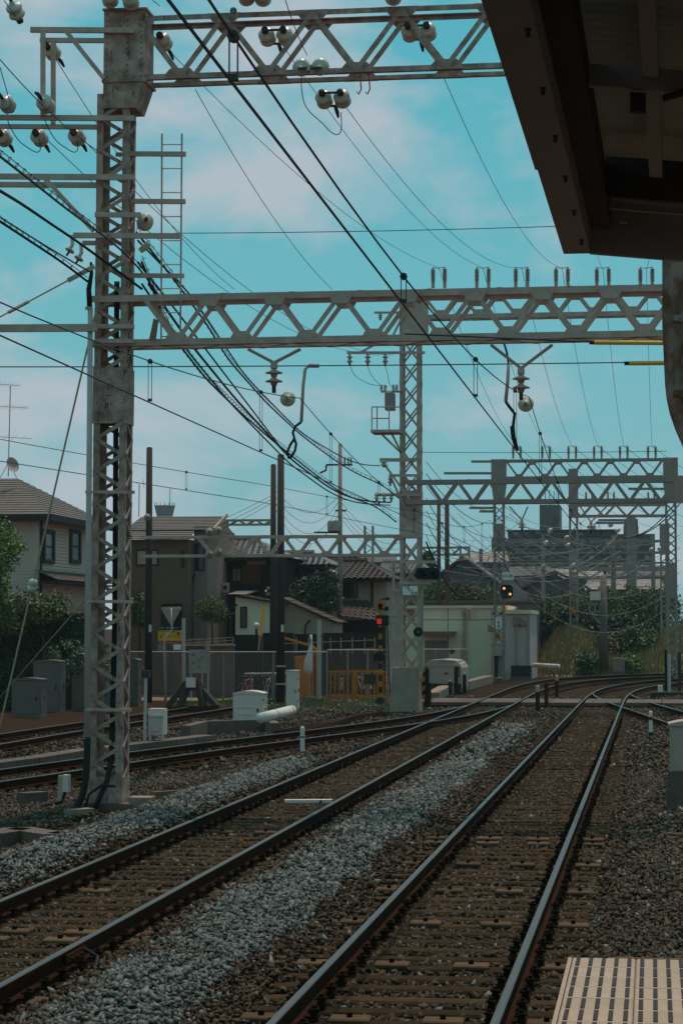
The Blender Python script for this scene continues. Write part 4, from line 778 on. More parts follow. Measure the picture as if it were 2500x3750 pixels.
def rows(par, A, B, C, D, n, m, th=.05, wave=0, name='tile_row', lift=.035):
    """courses of roofing between eave A-B and ridge D-C, each course a part of its own"""
    A, B, C, D = map(Vector, (A, B, C, D)); nrm = (B - A).cross(D - A).normalized()
    if nrm.z < 0: nrm = -nrm
    for k in range(n):
        t0 = k / n; t1_ = min((k + 1.12) / n, 1)
        p0, p1 = A.lerp(D, t0), B.lerp(C, t0); q0, q1 = A.lerp(D, t1_), B.lerp(C, t1_)
        L = (p1 - p0).length; ns = max(int(L / wave * 4), 2) if wave else 1; mb = MB()
        for i in range(ns + 1):
            s = i / ns; w = (math.sin(s * L / wave * 2 * math.pi) * .5 + .5) * wave * .22 if wave else 0
            a = p0.lerp(p1, s) + nrm * (lift + w); b = q0.lerp(q1, s) + nrm * (.004 + w); mb.v += [tuple(a), tuple(b), tuple(a - nrm * th), tuple(b - nrm * th)]
        for i in range(ns):
            j = i * 4; mb.f += [(j, j + 4, j + 5, j + 1), (j + 2, j + 3, j + 7, j + 6), (j, j + 2, j + 6, j + 4), (j + 1, j + 5, j + 7, j + 3)]; mb.m += [0] * 4
        mb.f += [(0, 1, 3, 2), (ns * 4, ns * 4 + 2, ns * 4 + 3, ns * 4 + 1)]; mb.m += [0, 0]
        mb.build(name, m, par)
def win(par, x0, x1, z0, z1, y, fr='frame_dark', pn='pane_dark', mull=True, dep=.06, name='window'):
    mb = MB(); w = .06
    for a, b in (((x0, z0), (x1, z0 + w)), ((x0, z1 - w), (x1, z1)), ((x0, z0 + w), (x0 + w, z1 - w)), ((x1 - w, z0 + w), (x1, z1 - w))): mb.box((a[0], y - dep, a[1]), (b[0], y + .02, b[1]))
    if mull: xm = (x0 + x1) / 2; mb.box((xm - w / 2, y - dep * .8, z0 + w), (xm + w / 2, y + .02, z1 - w))
    f = mb.build(name, fr, par); MB().box((x0 + w, y - .02, z0 + w), (x1 - w, y - .008, z1 - w)).build('pane', pn, f); return f
def winx(par, y0, y1, z0, z1, x, fr='frame_dark', pn='pane_sky'):
    mb = MB(); w = .16
    for a, b in (((y0, z0), (y1, z0 + w)), ((y0, z1 - w), (y1, z1)), ((y0, z0 + w), (y0 + w * 1.6, z1 - w)), ((y1 - w * 1.6, z0 + w), (y1, z1 - w))): mb.box((x - .02, a[0], a[1]), (x + .09, b[0], b[1]))
    mb.box((x - .02, y0 + w, (z0 + z1) / 2 - .03), (x + .05, y1 - w, (z0 + z1) / 2 + .03))
    f = mb.build('window', fr, par); MB().box((x + .006, y0 + w, z0 + w), (x + .02, y1 - w, z1 - w)).build('pane', pn, f)
# ---- house A: pale siding, hipped slate roof
yA = 87.0; cA = Py(143, 2000, yA); xA = cA.x; zE = Py(195, 1884, yA - .6).z
hA = thing('house', 'two storey house with pale siding and striped hipped roof at the left edge', 'house', (xA, yA, -.27))
MB().box((xA - 12, yA, -.3), (xA - .03, yA + 9, zE)).build('wall', 'siding', hA)
nb = 26
for k in range(nb): z = 3.6 + k * (zE - 3.7) / nb; MB().add([(xA - .02, yA + .02, z), (xA + .028, yA + .02, z), (xA + .028, yA + 9, z), (xA - .02, yA + 9, z), (xA - .02, yA + .02, z + .118), (xA + .006, yA + .02, z + .118), (xA + .006, yA + 9, z + .118), (xA - .02, yA + 9, z + .118)], [(0, 3, 2, 1), (4, 5, 6, 7), (0, 1, 5, 4), (1, 2, 6, 5), (2, 3, 7, 6), (3, 0, 4, 7)]).build('siding_board', 'siding', hA)
for k in range(nb): z = 3.6 + k * (zE - 3.7) / nb; MB().box((xA - 6, yA - .02, z), (xA - .01, yA + .0, z + .112)).build('siding_board', 'siding', hA)
for (ua, ub) in ((161, 201), (260, 297)):
    a = Px(ua, 1940, xA + .1); b = Px(ub, 2062, xA + .1); a2 = Px((ua + ub) / 2, 1940, xA + .1); b2 = Px((ua + ub) / 2, 2064, xA + .1); winx(hA, a.y, b.y, b2.z, a2.z, xA + .03)
a = Px(345, 1945, xA + .1); b = Px(352, 1945, xA + .1)
rg = Py(62, 1752, yA + 4.5); ex = xA + .65; e0 = Vector((ex, yA - .65, zE)); e1 = Vector((ex, yA + 9.65, zE)); el = Vector((xA - 13, yA - .65, zE)); elb = Vector((xA - 13, yA + 9.65, zE)); rl = Vector((xA - 13, yA + 4.5, rg.z))
rows(hA, el, e0, rg, rl, 16, 'slate', .03, name='slate_course'); rows(hA, e0, e1, rg, rg, 16, 'slate', .03, name='slate_course')
MB().add([tuple(e1), tuple(elb), tuple(rl), tuple(rg)], [(0, 1, 2, 3)]).build('back_slope', 'slate', hA)
MB().box((xA - 13, yA - .65, zE - .22), (ex, yA - .60, zE + .02)).box((ex - .05, yA - .64, zE - .22), (ex, yA + 9.6, zE + .02)).build('fascia', 'frame_dark', hA)
MB().box((xA - 13, yA - .6, zE - .12), (ex - .06, yA + 9.6, zE - .08)).build('soffit', 'stucco_dark', hA)
MB().tube([(xA + .07, yA + .08, zE - .2), (xA + .07, yA + .08, 3.9), (xA + .9, yA + .6, 3.6)], .05, 8).build('downpipe', 'frame_dark', hA)
zp = Px(260, 2098, xA).z; zq = zp - .42
rows(hA, (xA + 1.0, yA - .8, zq), (xA + 1.0, yA + 9, zq), (xA + .03, yA + 9, zp), (xA + .03, yA - .8, zp), 7, 'slate', .03, name='slate_course')
MB().box((xA - .02, yA - .03, 3.42), (xA + .05, yA + 9, 3.62)).build('string_course', 'stucco_pale', hA)
MB().box((xA + .04, yA - .75, zq - .10), (xA + .95, yA + 8.9, zq - .04)).build('pent_soffit', 'frame_dark', hA)
# roof antenna mast and dish
ma = thing('television_mast', 'thin television mast with aerials and dish on the hipped roof', 'antenna', Py(35, 1740, 90)); p0 = Py(30, 1745, 90); p1 = Py(38, 1412, 90)
MB().tube([p0, p1], .022, 6).build('mast', 'steel', ma)
for v, ua, ub, ne in ((1404, -40, 75, 5), (1486, -30, 105, 9), (1598, -20, 115, 3)):
    b = MB().tube([Py(ua, v, 90), Py(ub, v + 8, 90)], .014, 5)
    for k in range(ne): q = Py(ua, v, 90).lerp(Py(ub, v + 8, 90), .3 + .7 * k / ne); b.tube([q + Vector((-.05, -.25, -.12)), q + Vector((.05, .25, .12))], .009, 4)
    b.build('aerial', 'steel', ma)
MB().lathe([(.02, 0), (.2, .03), (.32, .1), (.33, .12), (.2, .06), (.02, .03)], Py(40, 1705, 90), (.8, -.5, .3), 16).build('dish', 'box_grey', ma)
for dx in (-.4, .4): MB().tube([Py(34, 1690, 90), p0 + Vector((dx, 0, -.15))], .015, 5).build('stay', 'steel', ma)
# ---- house B: dark stucco with stepped gable roofs
yB = 100.0; B0 = Py(470, 2000, yB).x; B1 = Py(772, 2000, yB).x; zB = Py(600, 1975, yB).z; zr = Py(600, 1890, yB + 4).z; zr2 = Py(600, 1925, yB + 2).z; Bm = Py(690, 2000, yB).x
hB = thing('house', 'dark grey stuccoed house with stepped gable roof behind the near tower', 'house', (B0, yB, -.27))
MB().box((B0, yB, -.3), (Bm, yB + 7, zB)).build('wall', 'stucco_dark', hB); MB().box((Bm + .002, yB + 1.2, -.3), (B1 - .4, yB + 8, zB + .6)).build('side_wall', 'stucco_mid', hB)
rows(hB, (B0 - .4, yB + .9, zB + .45), (B1, yB + .9, zB + .45), (B1 - .15, yB + 4.5, zr), (B0 - .4, yB + 4.5, zr), 9, 'slate', .04, name='slate_course'); rows(hB, (B0 - .4, yB - .5, zB), (Bm + .15, yB - .5, zB), (Bm + .05, yB + 2, zr2), (B0 - .4, yB + 2, zr2), 7, 'slate', .04, name='slate_course')
MB().prism([(B1 - .42, yB + 1.3, zB + .55), (B1 - .42, yB + 7.8, zB + .55), (B1 - .42, yB + 4.5, zr - .12)], (.03, 0, 0)).build('gable', 'stucco_mid', hB); MB().bar((B1 - .02, yB + .85, zB + .48), (B1 - .12, yB + 4.5, zr + .06), .1, .14).build('bargeboard', 'stucco_pale', hB)
q = [Py(u, v, yB) for u, v in ((498, 2072), (580, 2012))]; win(hB, q[0].x, q[1].x, q[0].z, q[1].z, yB, pn='stucco_pale', mull=False)
for (ua, ub, va, vb) in ((664, 676, 2016, 2078),): q = [Py(u, v, yB) for u, v in ((ua, vb), (ub, va))]; win(hB, q[0].x, q[1].x, q[0].z, q[1].z, yB, mull=False)
q = [Py(u, v, yB + 1.2) for u, v in ((712, 2090), (750, 1990))]; win(hB, q[0].x, q[1].x, q[0].z, q[1].z, yB + 1.2, mull=False); q = [Py(u, v, yB) for u, v in ((590, 2330), (668, 2210))]; win(hB, q[0].x, q[1].x, q[0].z, q[1].z, yB, mull=False, name='doorway')
MB().tube([Py(712, 2100, yB + .9), Py(702, 2140, yB + .9), Py(702, 2330, yB + .9)], .05, 6).build('downpipe', 'frame_dark', hB)
for (u, v) in ((448, 2020), (520, 1690)): pass
t = thing('television_mast', 'small television mast on the dark stuccoed house', 'antenna', Py(508, 1890, yB + 2)); MB().tube([Py(508, 1892, yB + 2), Py(510, 1772, yB + 2)], .025, 5).build('mast', 'steel', t); MB().tube([Py(498, 1768, yB + 2), Py(528, 1770, yB + 2)], .015, 4).tube([Py(523, 1755, yB + 2), Py(528, 1785, yB + 2)], .012, 4).build('aerial', 'steel', t)
# ---- water tank far away
wt = thing('water_tower', 'round concrete water tank with railing on the skyline', 'water tower', Py(603, 1890, 330)); a = Py(603, 1888, 330); b = Py(603, 1852, 330); r0 = (Py(632, 1880, 330) - Py(574, 1880, 330)).length / 2; r1 = (Py(641, 1852, 330) - Py(566, 1852, 330)).length / 2
MB().lathe([(r0, -6), (r0, 0), (r1, b.z - a.z), (r1 - .2, b.z - a.z + .05)], a, n=24).build('tank', 'far_pale', wt)
for k in range(14): an = k / 14 * 2 * math.pi; MB().tube([b + Vector((r1 * .97 * math.cos(an), r1 * .97 * math.sin(an), 0)), b + Vector((r1 * .97 * math.cos(an), r1 * .97 * math.sin(an), .45))], .04, 4).build('railing_post', 'far_wall', wt)
MB().tube([b + Vector((.8, 0, 0)), b + Vector((.8, 0, 2.6))], .05, 4).build('aerial', 'far_wall', wt)
# ---- old houses C, D, E with tiled roofs
def kawara_house(lab, y, uw0, uw1, ue0, ue1, vE, ur0, ur1, vR, wm, vbase=2420, rm='kawara', dep=6, n=9, wave=.3):
    h = thing('house', lab, 'house', Py((uw0 + uw1) / 2, vbase, y)); x0 = Py(uw0, vE, y).x; x1 = Py(uw1, vE, y).x; ze = Py(ue0, vE, y - .7).z
    MB().box((x0, y, -.3), (x1, y + dep, ze)).build('wall', wm, h); rz = Py(ur0, vR, y + dep / 2).z
    A = Vector((Py(ue0, vE, y - .7).x, y - .7, ze)); B = Vector((Py(ue1, vE, y - .7).x, y - .7, ze)); D = Vector((Py(ur0, vR, y + dep / 2).x, y + dep / 2, rz)); C_ = Vector((Py(ur1, vR, y + dep / 2).x, y + dep / 2, rz))
    rows(h, A, B, C_, D, n, rm, .05, wave); A2 = A + Vector((0, dep + 1.4, 0)); B2 = B + Vector((0, dep + 1.4, 0))
    if (B - C_).x > .8: rows(h, B, B2, C_, C_, n, rm, .05, wave)
    if (D - A).x > .8: rows(h, A2, A, D, D, n, rm, .05, wave)
    MB().add([tuple(A2), tuple(B2), tuple(C_), tuple(D)], [(0, 1, 2, 3)]).build('back_slope', rm, h); MB().tube([D + Vector((0, 0, .1)), C_ + Vector((0, 0, .1))], .13, 6).build('ridge_tile', rm, h); MB().box((A.x, A.y + .02, ze - .16), (B.x, A.y + .1, ze - .02)).build('eave_board', 'wood_dark', h)
    return h, x0, x1, ze
hC, c0, c1, zC = kawara_house('old dark timber house with a glinting tiled roof and reddish shutters', 106, 782, 1030, 772, 1042, 2042, 800, 935, 1980, 'wood_dark')
q = [Py(u, v, 106) for u, v in ((888, 2138), (952, 2068))]
for k in range(9): xa = q[0].x + (q[1].x - q[0].x) * k / 9; MB().box((xa, 105.94, q[0].z + .05 * math.sin(k * 2.1)), (xa + (q[1].x - q[0].x) / 9 - .015, 105.99, q[1].z)).build('shutter_plank', 'wood_red', hC)
q = [Py(u, v, 106) for u, v in ((850, 2132), (884, 2080))]; win(hC, q[0].x, q[1].x, q[0].z, q[1].z, 106, pn='stucco_mid')
q = [Py(u, v, 106) for u, v in ((802, 2110), (825, 2090))]; win(hC, q[0].x, q[1].x, q[0].z, q[1].z, 106, pn='stucco_pale'); MB().box((Py(905, 2050, 106).x, 105.93, Py(905, 2068, 106).z), (Py(975, 2050, 106).x, 105.995, Py(905, 2052, 106).z)).build('plaster_panel', 'stucco_mid', hC)
for i, (u0, u1, v0, v1) in enumerate(((788, 810, 2134, 2168), (812, 835, 2134, 2170), (975, 993, 2148, 2180))):
    a = Py(u0, v1, 104.6); b = Py(u1, v0, 104.6); t = thing('air_conditioner', ('left of two pale air conditioner units on the timber house', 'right of two pale air conditioner units on the timber house', 'single air conditioner unit beside the brown poles')[i], 'air conditioner', a); MB().box((a.x, 104.6, a.z), (b.x, 104.95, b.z)).build('casing', 'box_grey', t); MB().lathe([((b.x - a.x) * .36, 0), ((b.x - a.x) * .36, .02)], ((a.x + b.x) / 2, 104.6, (a.z + b.z) / 2), (0, -1, 0), 16).build('fan_grille', 'frame_dark', t)
a = Py(838, 2178, 103); b = Py(925, 2160, 104.4); rows(hC, (a.x, 102.6, a.z), (b.x, 102.6, a.z), (b.x, 105.9, b.z), (a.x, 105.9, b.z), 3, 'far_pale', .04); MB().box((a.x, 105.5, -.3), (Py(890, 2100, 106).x, 105.9, a.z)).build('lean_to_wall', 'wood_dark', hC)
hD, d0, d1, zD = kawara_house('house with a scaly tiled roof overgrown with bare vines', 111, 1030, 1200, 1022, 1212, 2070, 1040, 1150, 2030, 'stucco_mid', wave=.3)
vm = MB(); vr = random.Random(5)
for k in range(150):
    p = Py(vr.uniform(1042, 1195), vr.uniform(2085, 2220), 110.95); pts = [p]
    for j in range(4): p = p + Vector((vr.uniform(-.35, .35), 0, vr.uniform(-.05, .4))); pts.append(p)
    vm.tube(pts, .014, 3, caps=False)
tag(vm.build('bare_vines', 'timber', hD), None, None, None, 'stuff')
hE, e0_, e1_, zE2 = kawara_house('tiled house with pale right wall and dark upper window', 106, 1228, 1415, 1200, 1432, 2120, 1252, 1345, 2060, 'stucco_pale', rm='kawara_brown')
q = [Py(u, v, 106) for u, v in ((1246, 2192), (1310, 2128))]; win(hE, q[0].x, q[1].x, q[0].z, q[1].z, 106); MB().tube([Py(1362, 2125, 105.9), Py(1362, 2230, 105.9)], .06, 6).build('downpipe', 'frame_dark', hE)
a = Py(1240, 2258, 103.5); b = Py(1395, 2200, 105.8); rows(hE, (a.x, 103.5, a.z), (Py(1400, 2258, 103.5).x, 103.5, a.z - .25), (Py(1350, 2200, 105.9).x, 105.9, b.z), (Py(1250, 2200, 105.9).x, 105.9, b.z), 6, 'kawara_brown', .05, .3); MB().box((Py(1255, 2270, 105).x, 105, -.3), (Py(1405, 2270, 105).x, 105.9, a.z - .15)).build('porch_wall', 'wood_dark', hE)
hF, f0_, f1_, zF = kawara_house('low house with a pale tiled roof behind the second tower', 152, 1385, 1560, 1375, 1570, 2100, 1400, 1545, 2062, 'stucco_mid')
hG, g0_, g1_, zG = kawara_house('low dark tiled roof between the brown poles and the light pole', 118, 1130, 1330, 1120, 1345, 2075, 1150, 1310, 2045, 'stucco_dark', rm='kawara_brown')
# sheds and yard walls
def shed(lab, y, u0, u1, vE, vR, m, rm, slope=1, vb=2380, dep=3.0):
    h = thing('shed', lab, 'shed', Py((u0 + u1) / 2, vb, y)); x0, x1 = Py(u0, vE, y).x, Py(u1, vE, y).x; za, zb_ = Py(u0, vR, y).z, Py(u1, vE, y).z
    MB().prism([(x0, y, -.3), (x1, y, -.3), (x1, y, zb_), (x0, y, za)], (0, dep, 0)).build('wall', m, h)
    rows(h, (x1 + .25, y - .3, zb_), (x1 + .25, y + dep, zb_), (x0 - .1, y + dep, za + .12), (x0 - .1, y - .3, za + .12), 6, rm, .05, name='roof_sheet_row'); return h, x0, x1, zb_
s1, sx0, sx1, sz = shed('cream walled shed with a lean-to roof left of the brown poles', 98, 862, 1022, 2212, 2185, 'cream', 'kawara_brown')
q = [Py(u, v, 98) for u, v in ((880, 2300), (905, 2222))]; win(s1, q[0].x, q[1].x, q[0].z, q[1].z, 98, pn='stucco_dark', mull=False, name='doorway'); q = [Py(u, v, 98) for u, v in ((868, 2300), (880, 2222))]; MB().tube([Py(868, 2215, 97.9), Py(845, 2225, 97.9), Py(842, 2330, 97.9)], .05, 6).build('downpipe', 'frame_dark', s1)
s2, _, _, _ = shed('grey walled shed with a long brown roof right of the brown poles', 99, 1030, 1218, 2280, 2195, 'stucco_pale', 'kawara_brown'); MB().tube([Py(1135, 2270, 98.9), Py(1118, 2290, 98.9), Py(1116, 2340, 98.9)], .04, 6).build('downpipe', 'frame_dark', s2)
yw = thing('yard_wall', 'blackened board wall along the yards behind the fence', 'wall', Py(1100, 2390, 97))
for (u0, u1, va) in ((850, 960, 2325), (962, 1075, 2318), (1077, 1180, 2322), (1182, 1290, 2318), (1292, 1390, 2322)): a = Py(u0, va, 97); b = Py(u1, 2400, 97); MB().box((a.x, 97, -.3), (b.x - .02, 97.12, a.z)).build('panel', 'wood_dark', yw)
rw = thing('retaining_wall', 'grey concrete panel wall behind the notice board', 'wall', Py(760, 2540, 94)); a = Py(640, 2368, 94); b = Py(857, 2360, 94)
for k in range(6): x0 = a.x + (b.x - a.x) * k / 6; x1 = a.x + (b.x - a.x) * (k + 1) / 6 - .015; MB().box((x0, 94, -.3), (x1, 94.25, a.z + .02)).build('panel', 'concrete_dark', rw)
MB().box((a.x, 93.9, a.z + .021), (b.x, 94.35, a.z + .09)).build('coping', 'concrete', rw)
def rail_fence(lab, y, us, vt, vb, nr, m='pole_grey', r=.03):
    t = thing('railing', lab, 'railing', Py(us[0], vb, y))
    for u in us: MB().tube([Py(u, vb, y), Py(u, vt, y)], r, 6).build('post', m, t)
    for k in range(nr): v = vt + (vb - vt) * (k + .5) / nr; MB().tube([Py(us[0], v + 8, y), Py(us[-1], v - 6, y)], r * .5, 5).build('rail', m, t)
    return t
rail_fence('thin wire railing along the top of the concrete panel wall', 94.1, (630, 694, 726, 760, 794, 823, 853), 2335, 2368, 3)
rail_fence('pale railing in front of the blackened board wall', 95.5, (1040, 1085, 1130, 1175, 1210, 1248, 1290, 1335, 1372), 2335, 2395, 2)
# ---- chain link fence
def chain_fence(lab, y, u0, u1, vt, vb, posts, dense=.13, m='steel_far'):
    t = thing('chain_link_fence', lab, 'fence', Py(u0, vb, y)); a = Py(u0, vt, y); b = Py(u1, vt, y); z0 = Py(u0, vb, y).z; zt = a.z; h = zt - z0
    MB().tube([a, Vector((b.x, y, zt))], .028, 6).build('top_rail', 'galv', t)
    for u in posts: p = Py(u, vt, y); MB().tube([(p.x, y + .04, z0), (p.x, y + .04, zt + .05)], .045, 8).build('post', 'pole_grey', t)
    wm = MB(); x = a.x - h
    while x < b.x:
        for s in (0, 1):
            xa, xb, za, zb_ = x, x + h, z0, zt
            if xa < a.x: za += a.x - xa; xa = a.x
            if xb > b.x: zb_ -= xb - b.x; xb = b.x
            if zb_ > za: p, q = ((xa, y, za), (xb, y, zb_)) if s == 0 else ((a.x + b.x - xa, y, za), (a.x + b.x - xb, y, zb_)); wm.bar(p, q, .008, .008, (0, 1, 0))
        x += dense
    tag(wm.build('wire_mesh', m, t), None, None, None, 'stuff'); return t
chain_fence('long chain link fence with bright top rail behind the buffer stop', 88.5, 430, 1196, 2387, 2572, (430, 607, 817, 1000, 1196))
chain_fence('chain link fence beside the striped crossing post', 91.0, 1200, 1420, 2380, 2560, (1272, 1345, 1420)); chain_fence('short chain link fence before the cream building', 104, 1545, 1710, 2378, 2500, (1560, 1590, 1690, 1708), .16)
MB().prism([Py(880, 2412, 93.9), Py(1200, 2412, 93.9), Py(1200, 2580, 93.9), Py(880, 2580, 93.9)], (0, .1, 0)) 
# ---- cream utility building
yU = 131.0; ub = thing('utility_building', 'long low cream utility building behind the second tower', 'building', Py(1650, 2480, yU)); x0 = Py(1415, 2300, yU).x; x1 = Py(1858, 2300, yU).x; zt = Py(1700, 2228, yU).z
MB().box((x0, yU, -.3), (x1, yU + 8, zt)).build('wall', 'cream', ub); MB().box((x0 - .1, yU - .12, zt), (x1 + .05, yU + 8.1, zt + .16)).build('parapet', 'cream', ub)
for v in (2270,): z = Py(1700, v, yU).z; MB().box((x0, yU - .012, z - .02), (x1, yU - .002, z + .02)).build('joint_line', 'stucco_mid', ub)
for u in (1640, 1800): p = Py(u, 2300, yU); MB().box((p.x - .02, yU - .012, -.2), (p.x + .02, yU - .002, zt)).build('joint_line', 'stucco_mid', ub)
a = Py(1545, 2325, yU); b = Py(1666, 2308, yU); MB().box((a.x, yU - 1.1, a.z), (b.x, yU - .004, a.z + .12)).box((a.x, yU - 1.15, a.z + .12), (b.x + .1, yU - .004, a.z + .2)).build('door_canopy', 'concrete', ub)
a = Py(1555, 2450, yU); b = Py(1640, 2346, yU); MB().box((a.x, yU - .05, -.2), (b.x, yU - .004, b.z)).build('door', 'stucco_mid', ub)
for u, v in ((1655, 2385), (1458, 2285)): p = Py(u, v, yU); MB().lathe([(.16, 0), (.16, .05), (.10, .12)], p, (0, -1, 0), 14).build('vent_cap', 'frame_dark', ub)
a = Py(1697, 2240, yU); b = Py(1697, 2480, yU); MB().cbox((a.x, yU - .12, a.z), (.20, .22, .26)).tube([a + Vector((0, -.1, 0)), Vector((a.x, yU - .1, -.2))], .05, 6).tube([a + Vector((.14, -.1, -.1)), Vector((a.x + .14, yU - .1, -.2))], .035, 6).build('conduit', 'box_grey', ub)
cm = thing('security_camera', 'small white camera on the cream building parapet', 'camera', Py(1717, 2235, yU)); p = Py(1718, 2232, yU - .2); MB().box((p.x - .12, p.y - .2, p.z), (p.x + .14, p.y, p.z + .16)).build('camera_body', 'white_paint', cm); MB().tube([p + Vector((0, .1, -.6)), p + Vector((0, -.05, 0))], .05, 6).build('bracket', 'box_grey', cm)
an = thing('utility_building', 'grey panelled annex at the right end of the cream building', 'building', Py(1900, 2470, yU - 2)); x0a = Py(1846, 2300, yU - 2).x; x1a = Py(1940, 2300, yU - 2).x; za = Py(1900, 2248, yU - 2).z
MB().box((x0a, yU - 2, -.3), (x1a, yU + 6, za)).build('wall', 'grey_panel', an); MB().box((x0a - .1, yU - 2.15, za), (x1a + .1, yU + 6, za + .22)).build('parapet', 'cream', an)
for u in (1890, 1934): p = Py(u, 2300, yU - 2.1); MB().tube([(p.x, yU - 2.1, za), (p.x, yU - 2.1, -.2)], .06, 6).build('downpipe', 'stucco_pale', an)
for u, v in ((1878, 2290), (1900, 2290), (1785, 2315)):
    p = Py(u, v, yU - 2.2); mm = MB(); mm.prism([p, p + Vector((.42, 0, 0)), p + Vector((.30, 0, .28)), p + Vector((.15, 0, .40)), p + Vector((0, 0, .44))], (0, .5, 0)); mm.build('vent_hood', 'stucco_mid', an if u > 1840 else ub)
bk = thing('utility_building', 'slate grey flat roof strip just behind the cream building', 'building', Py(1780, 2220, 143)); a = Py(1490, 2207, 143); b = Py(1960, 2207, 143); MB().box((a.x, 143, -.3), (b.x, 150, a.z)).build('wall', 'far_roof', bk); MB().box((a.x - .2, 142.8, a.z), (b.x + .2, 150, a.z + .12)).build('roof_edge', 'far_roof', bk)
# ---- far skyline
ap = thing('apartment_block', 'large hazy apartment block on the skyline at the right', 'building', Py(2090, 2150, 330)); yF = 330
def fbox(nm, u0, u1, v0, v1, dep, m, off=0, par=ap): a = Py(u0, v1, yF + off); b = Py(u1, v0, yF + off); return MB().box((a.x, yF + off, a.z), (b.x, yF + off + dep, b.z)).build(nm, m, par)
fbox('wall', 1800, 2385, 1968, 2320, 14, 'far_wall'); fbox('top_storey', 1858, 2240, 1944, 1967, 12, 'far_wall', 2); fbox('flat_roof', 1850, 2255, 1938, 1943.5, 14, 'far_roof', 1); fbox('right_wing', 2240, 2390, 1955, 1967, 12, 'far_roof', 2); fbox('stair_tower', 1975, 2048, 1848, 1943, 8, 'far_wall', 1.5); fbox('stair_tower', 2282, 2336, 1925, 1966, 8, 'far_wall', 1.5); fbox('tower_band', 2284, 2334, 1900, 1924, 6, 'far_roof', 2); fbox('plant_room', 2300, 2318, 1885, 1899, 5, 'far_wall', 2)
for k in range(5): u = 1980 + k * 16; a = Py(u, 1850, yF + 3); MB().tube([a, a + Vector((0, 0, 1.2 + (k * 37 % 13) * .12))], .06, 4).build('rooftop_aerial', 'far_roof', ap)
fbox('tower_window', 2028, 2042, 1895, 1912, .3, 'pane_dark', 1.2)
for r in range(7):
    v0 = 1980 + r * 27
    fbox('balcony_band', 1805, 2380, v0 + 15, v0 + 20, .8, 'far_pale', -.85)
    for k in range(17):
        u = 1815 + k * 34
        if (k * 7 + r * 3) % 5: fbox('window', u, u + 17, v0, v0 + 13, .2, 'pane_dark' if (k + r) % 3 else 'pane_sky', -.22)
for k in range(9): u = 1880 + k * 40; fbox('window', u, u + 15, 1948, 1960, .2, 'pane_sky' if k % 3 == 0 else 'pane_dark', 1.7)
def far_house(lab, y, u0, u1, vE, vR, wm='far_pale', rm='far_roof', gable=True, n=5):
    h = thing('house', lab, 'house', Py((u0 + u1) / 2, 2320, y)); a = Py(u0, vE, y); b = Py(u1, vE, y); zr_ = Py(u0, vR, y + 3).z
    MB().box((a.x, y, -.3), (b.x, y + 7, a.z)).build('wall', wm, h)
    if gable:
        xm = (a.x + b.x) / 2; MB().prism([(a.x, y, a.z), (b.x, y, a.z), (xm, y, zr_)], (0, 7, 0)).build('gable', wm, h)
        for s, xe in ((-1, a.x - .5), (1, b.x + .5)): MB().prism([(xe, y - .4, a.z - .2), (xm, y - .4, zr_ + .12), (xm, y - .4, zr_ + .3), (xe, y - .4, a.z)], (0, 7.8, 0)).build('roof_slope', rm, h)
    else: rows(h, (a.x - .4, y - .5, a.z), (b.x + .4, y - .5, a.z), (b.x, y + 3.5, zr_), (a.x, y + 3.5, zr_), n, rm, .08)
    q0 = Py(u0 + (u1 - u0) * .62, vE + 8, y); q1 = Py(u0 + (u1 - u0) * .74, vE + 34, y); win(h, q0.x, q1.x, q1.z, q0.z, y, mull=False); return h
far_house('blue grey gabled house left of the third tower', 165, 1590, 1800, 2130, 2055, 'far_wall'); far_house('small dark gabled roof under the thick dark cable', 178, 1930, 2130, 2150, 2105, 'far_wall', 'far_roof'); far_house('low grey roof left of the gabled house', 180, 1470, 1600, 2140, 2110, 'far_pale', 'far_roof', False)
far_house('far row roof with pale ribs right of the lattice tower', 190, 2150, 2420, 2160, 2122, 'far_wall', 'far_pale', False, 7); far_house('pale flat fronted house before the apartment block', 200, 1860, 2010, 2110, 2075, 'far_pale', 'far_wall', False); far_house('grey house with shallow roof before the apartment block', 215, 2010, 2200, 2120, 2085, 'far_wall', 'far_pale', False); far_house('pale house far right below the hazy beams', 230, 2230, 2450, 2110, 2070, 'far_pale', 'far_roof', False)
far_house('narrow grey house behind the distant gantry', 240, 1700, 1850, 2060, 2020, 'far_wall', 'far_pale', False); far_house('distant roof line behind the brown poles', 230, 980, 1200, 2050, 2025, 'far_wall', 'far_roof', False); far_house('distant roof behind the light pole', 240, 1250, 1440, 2060, 2035, 'far_wall', 'far_roof', False)
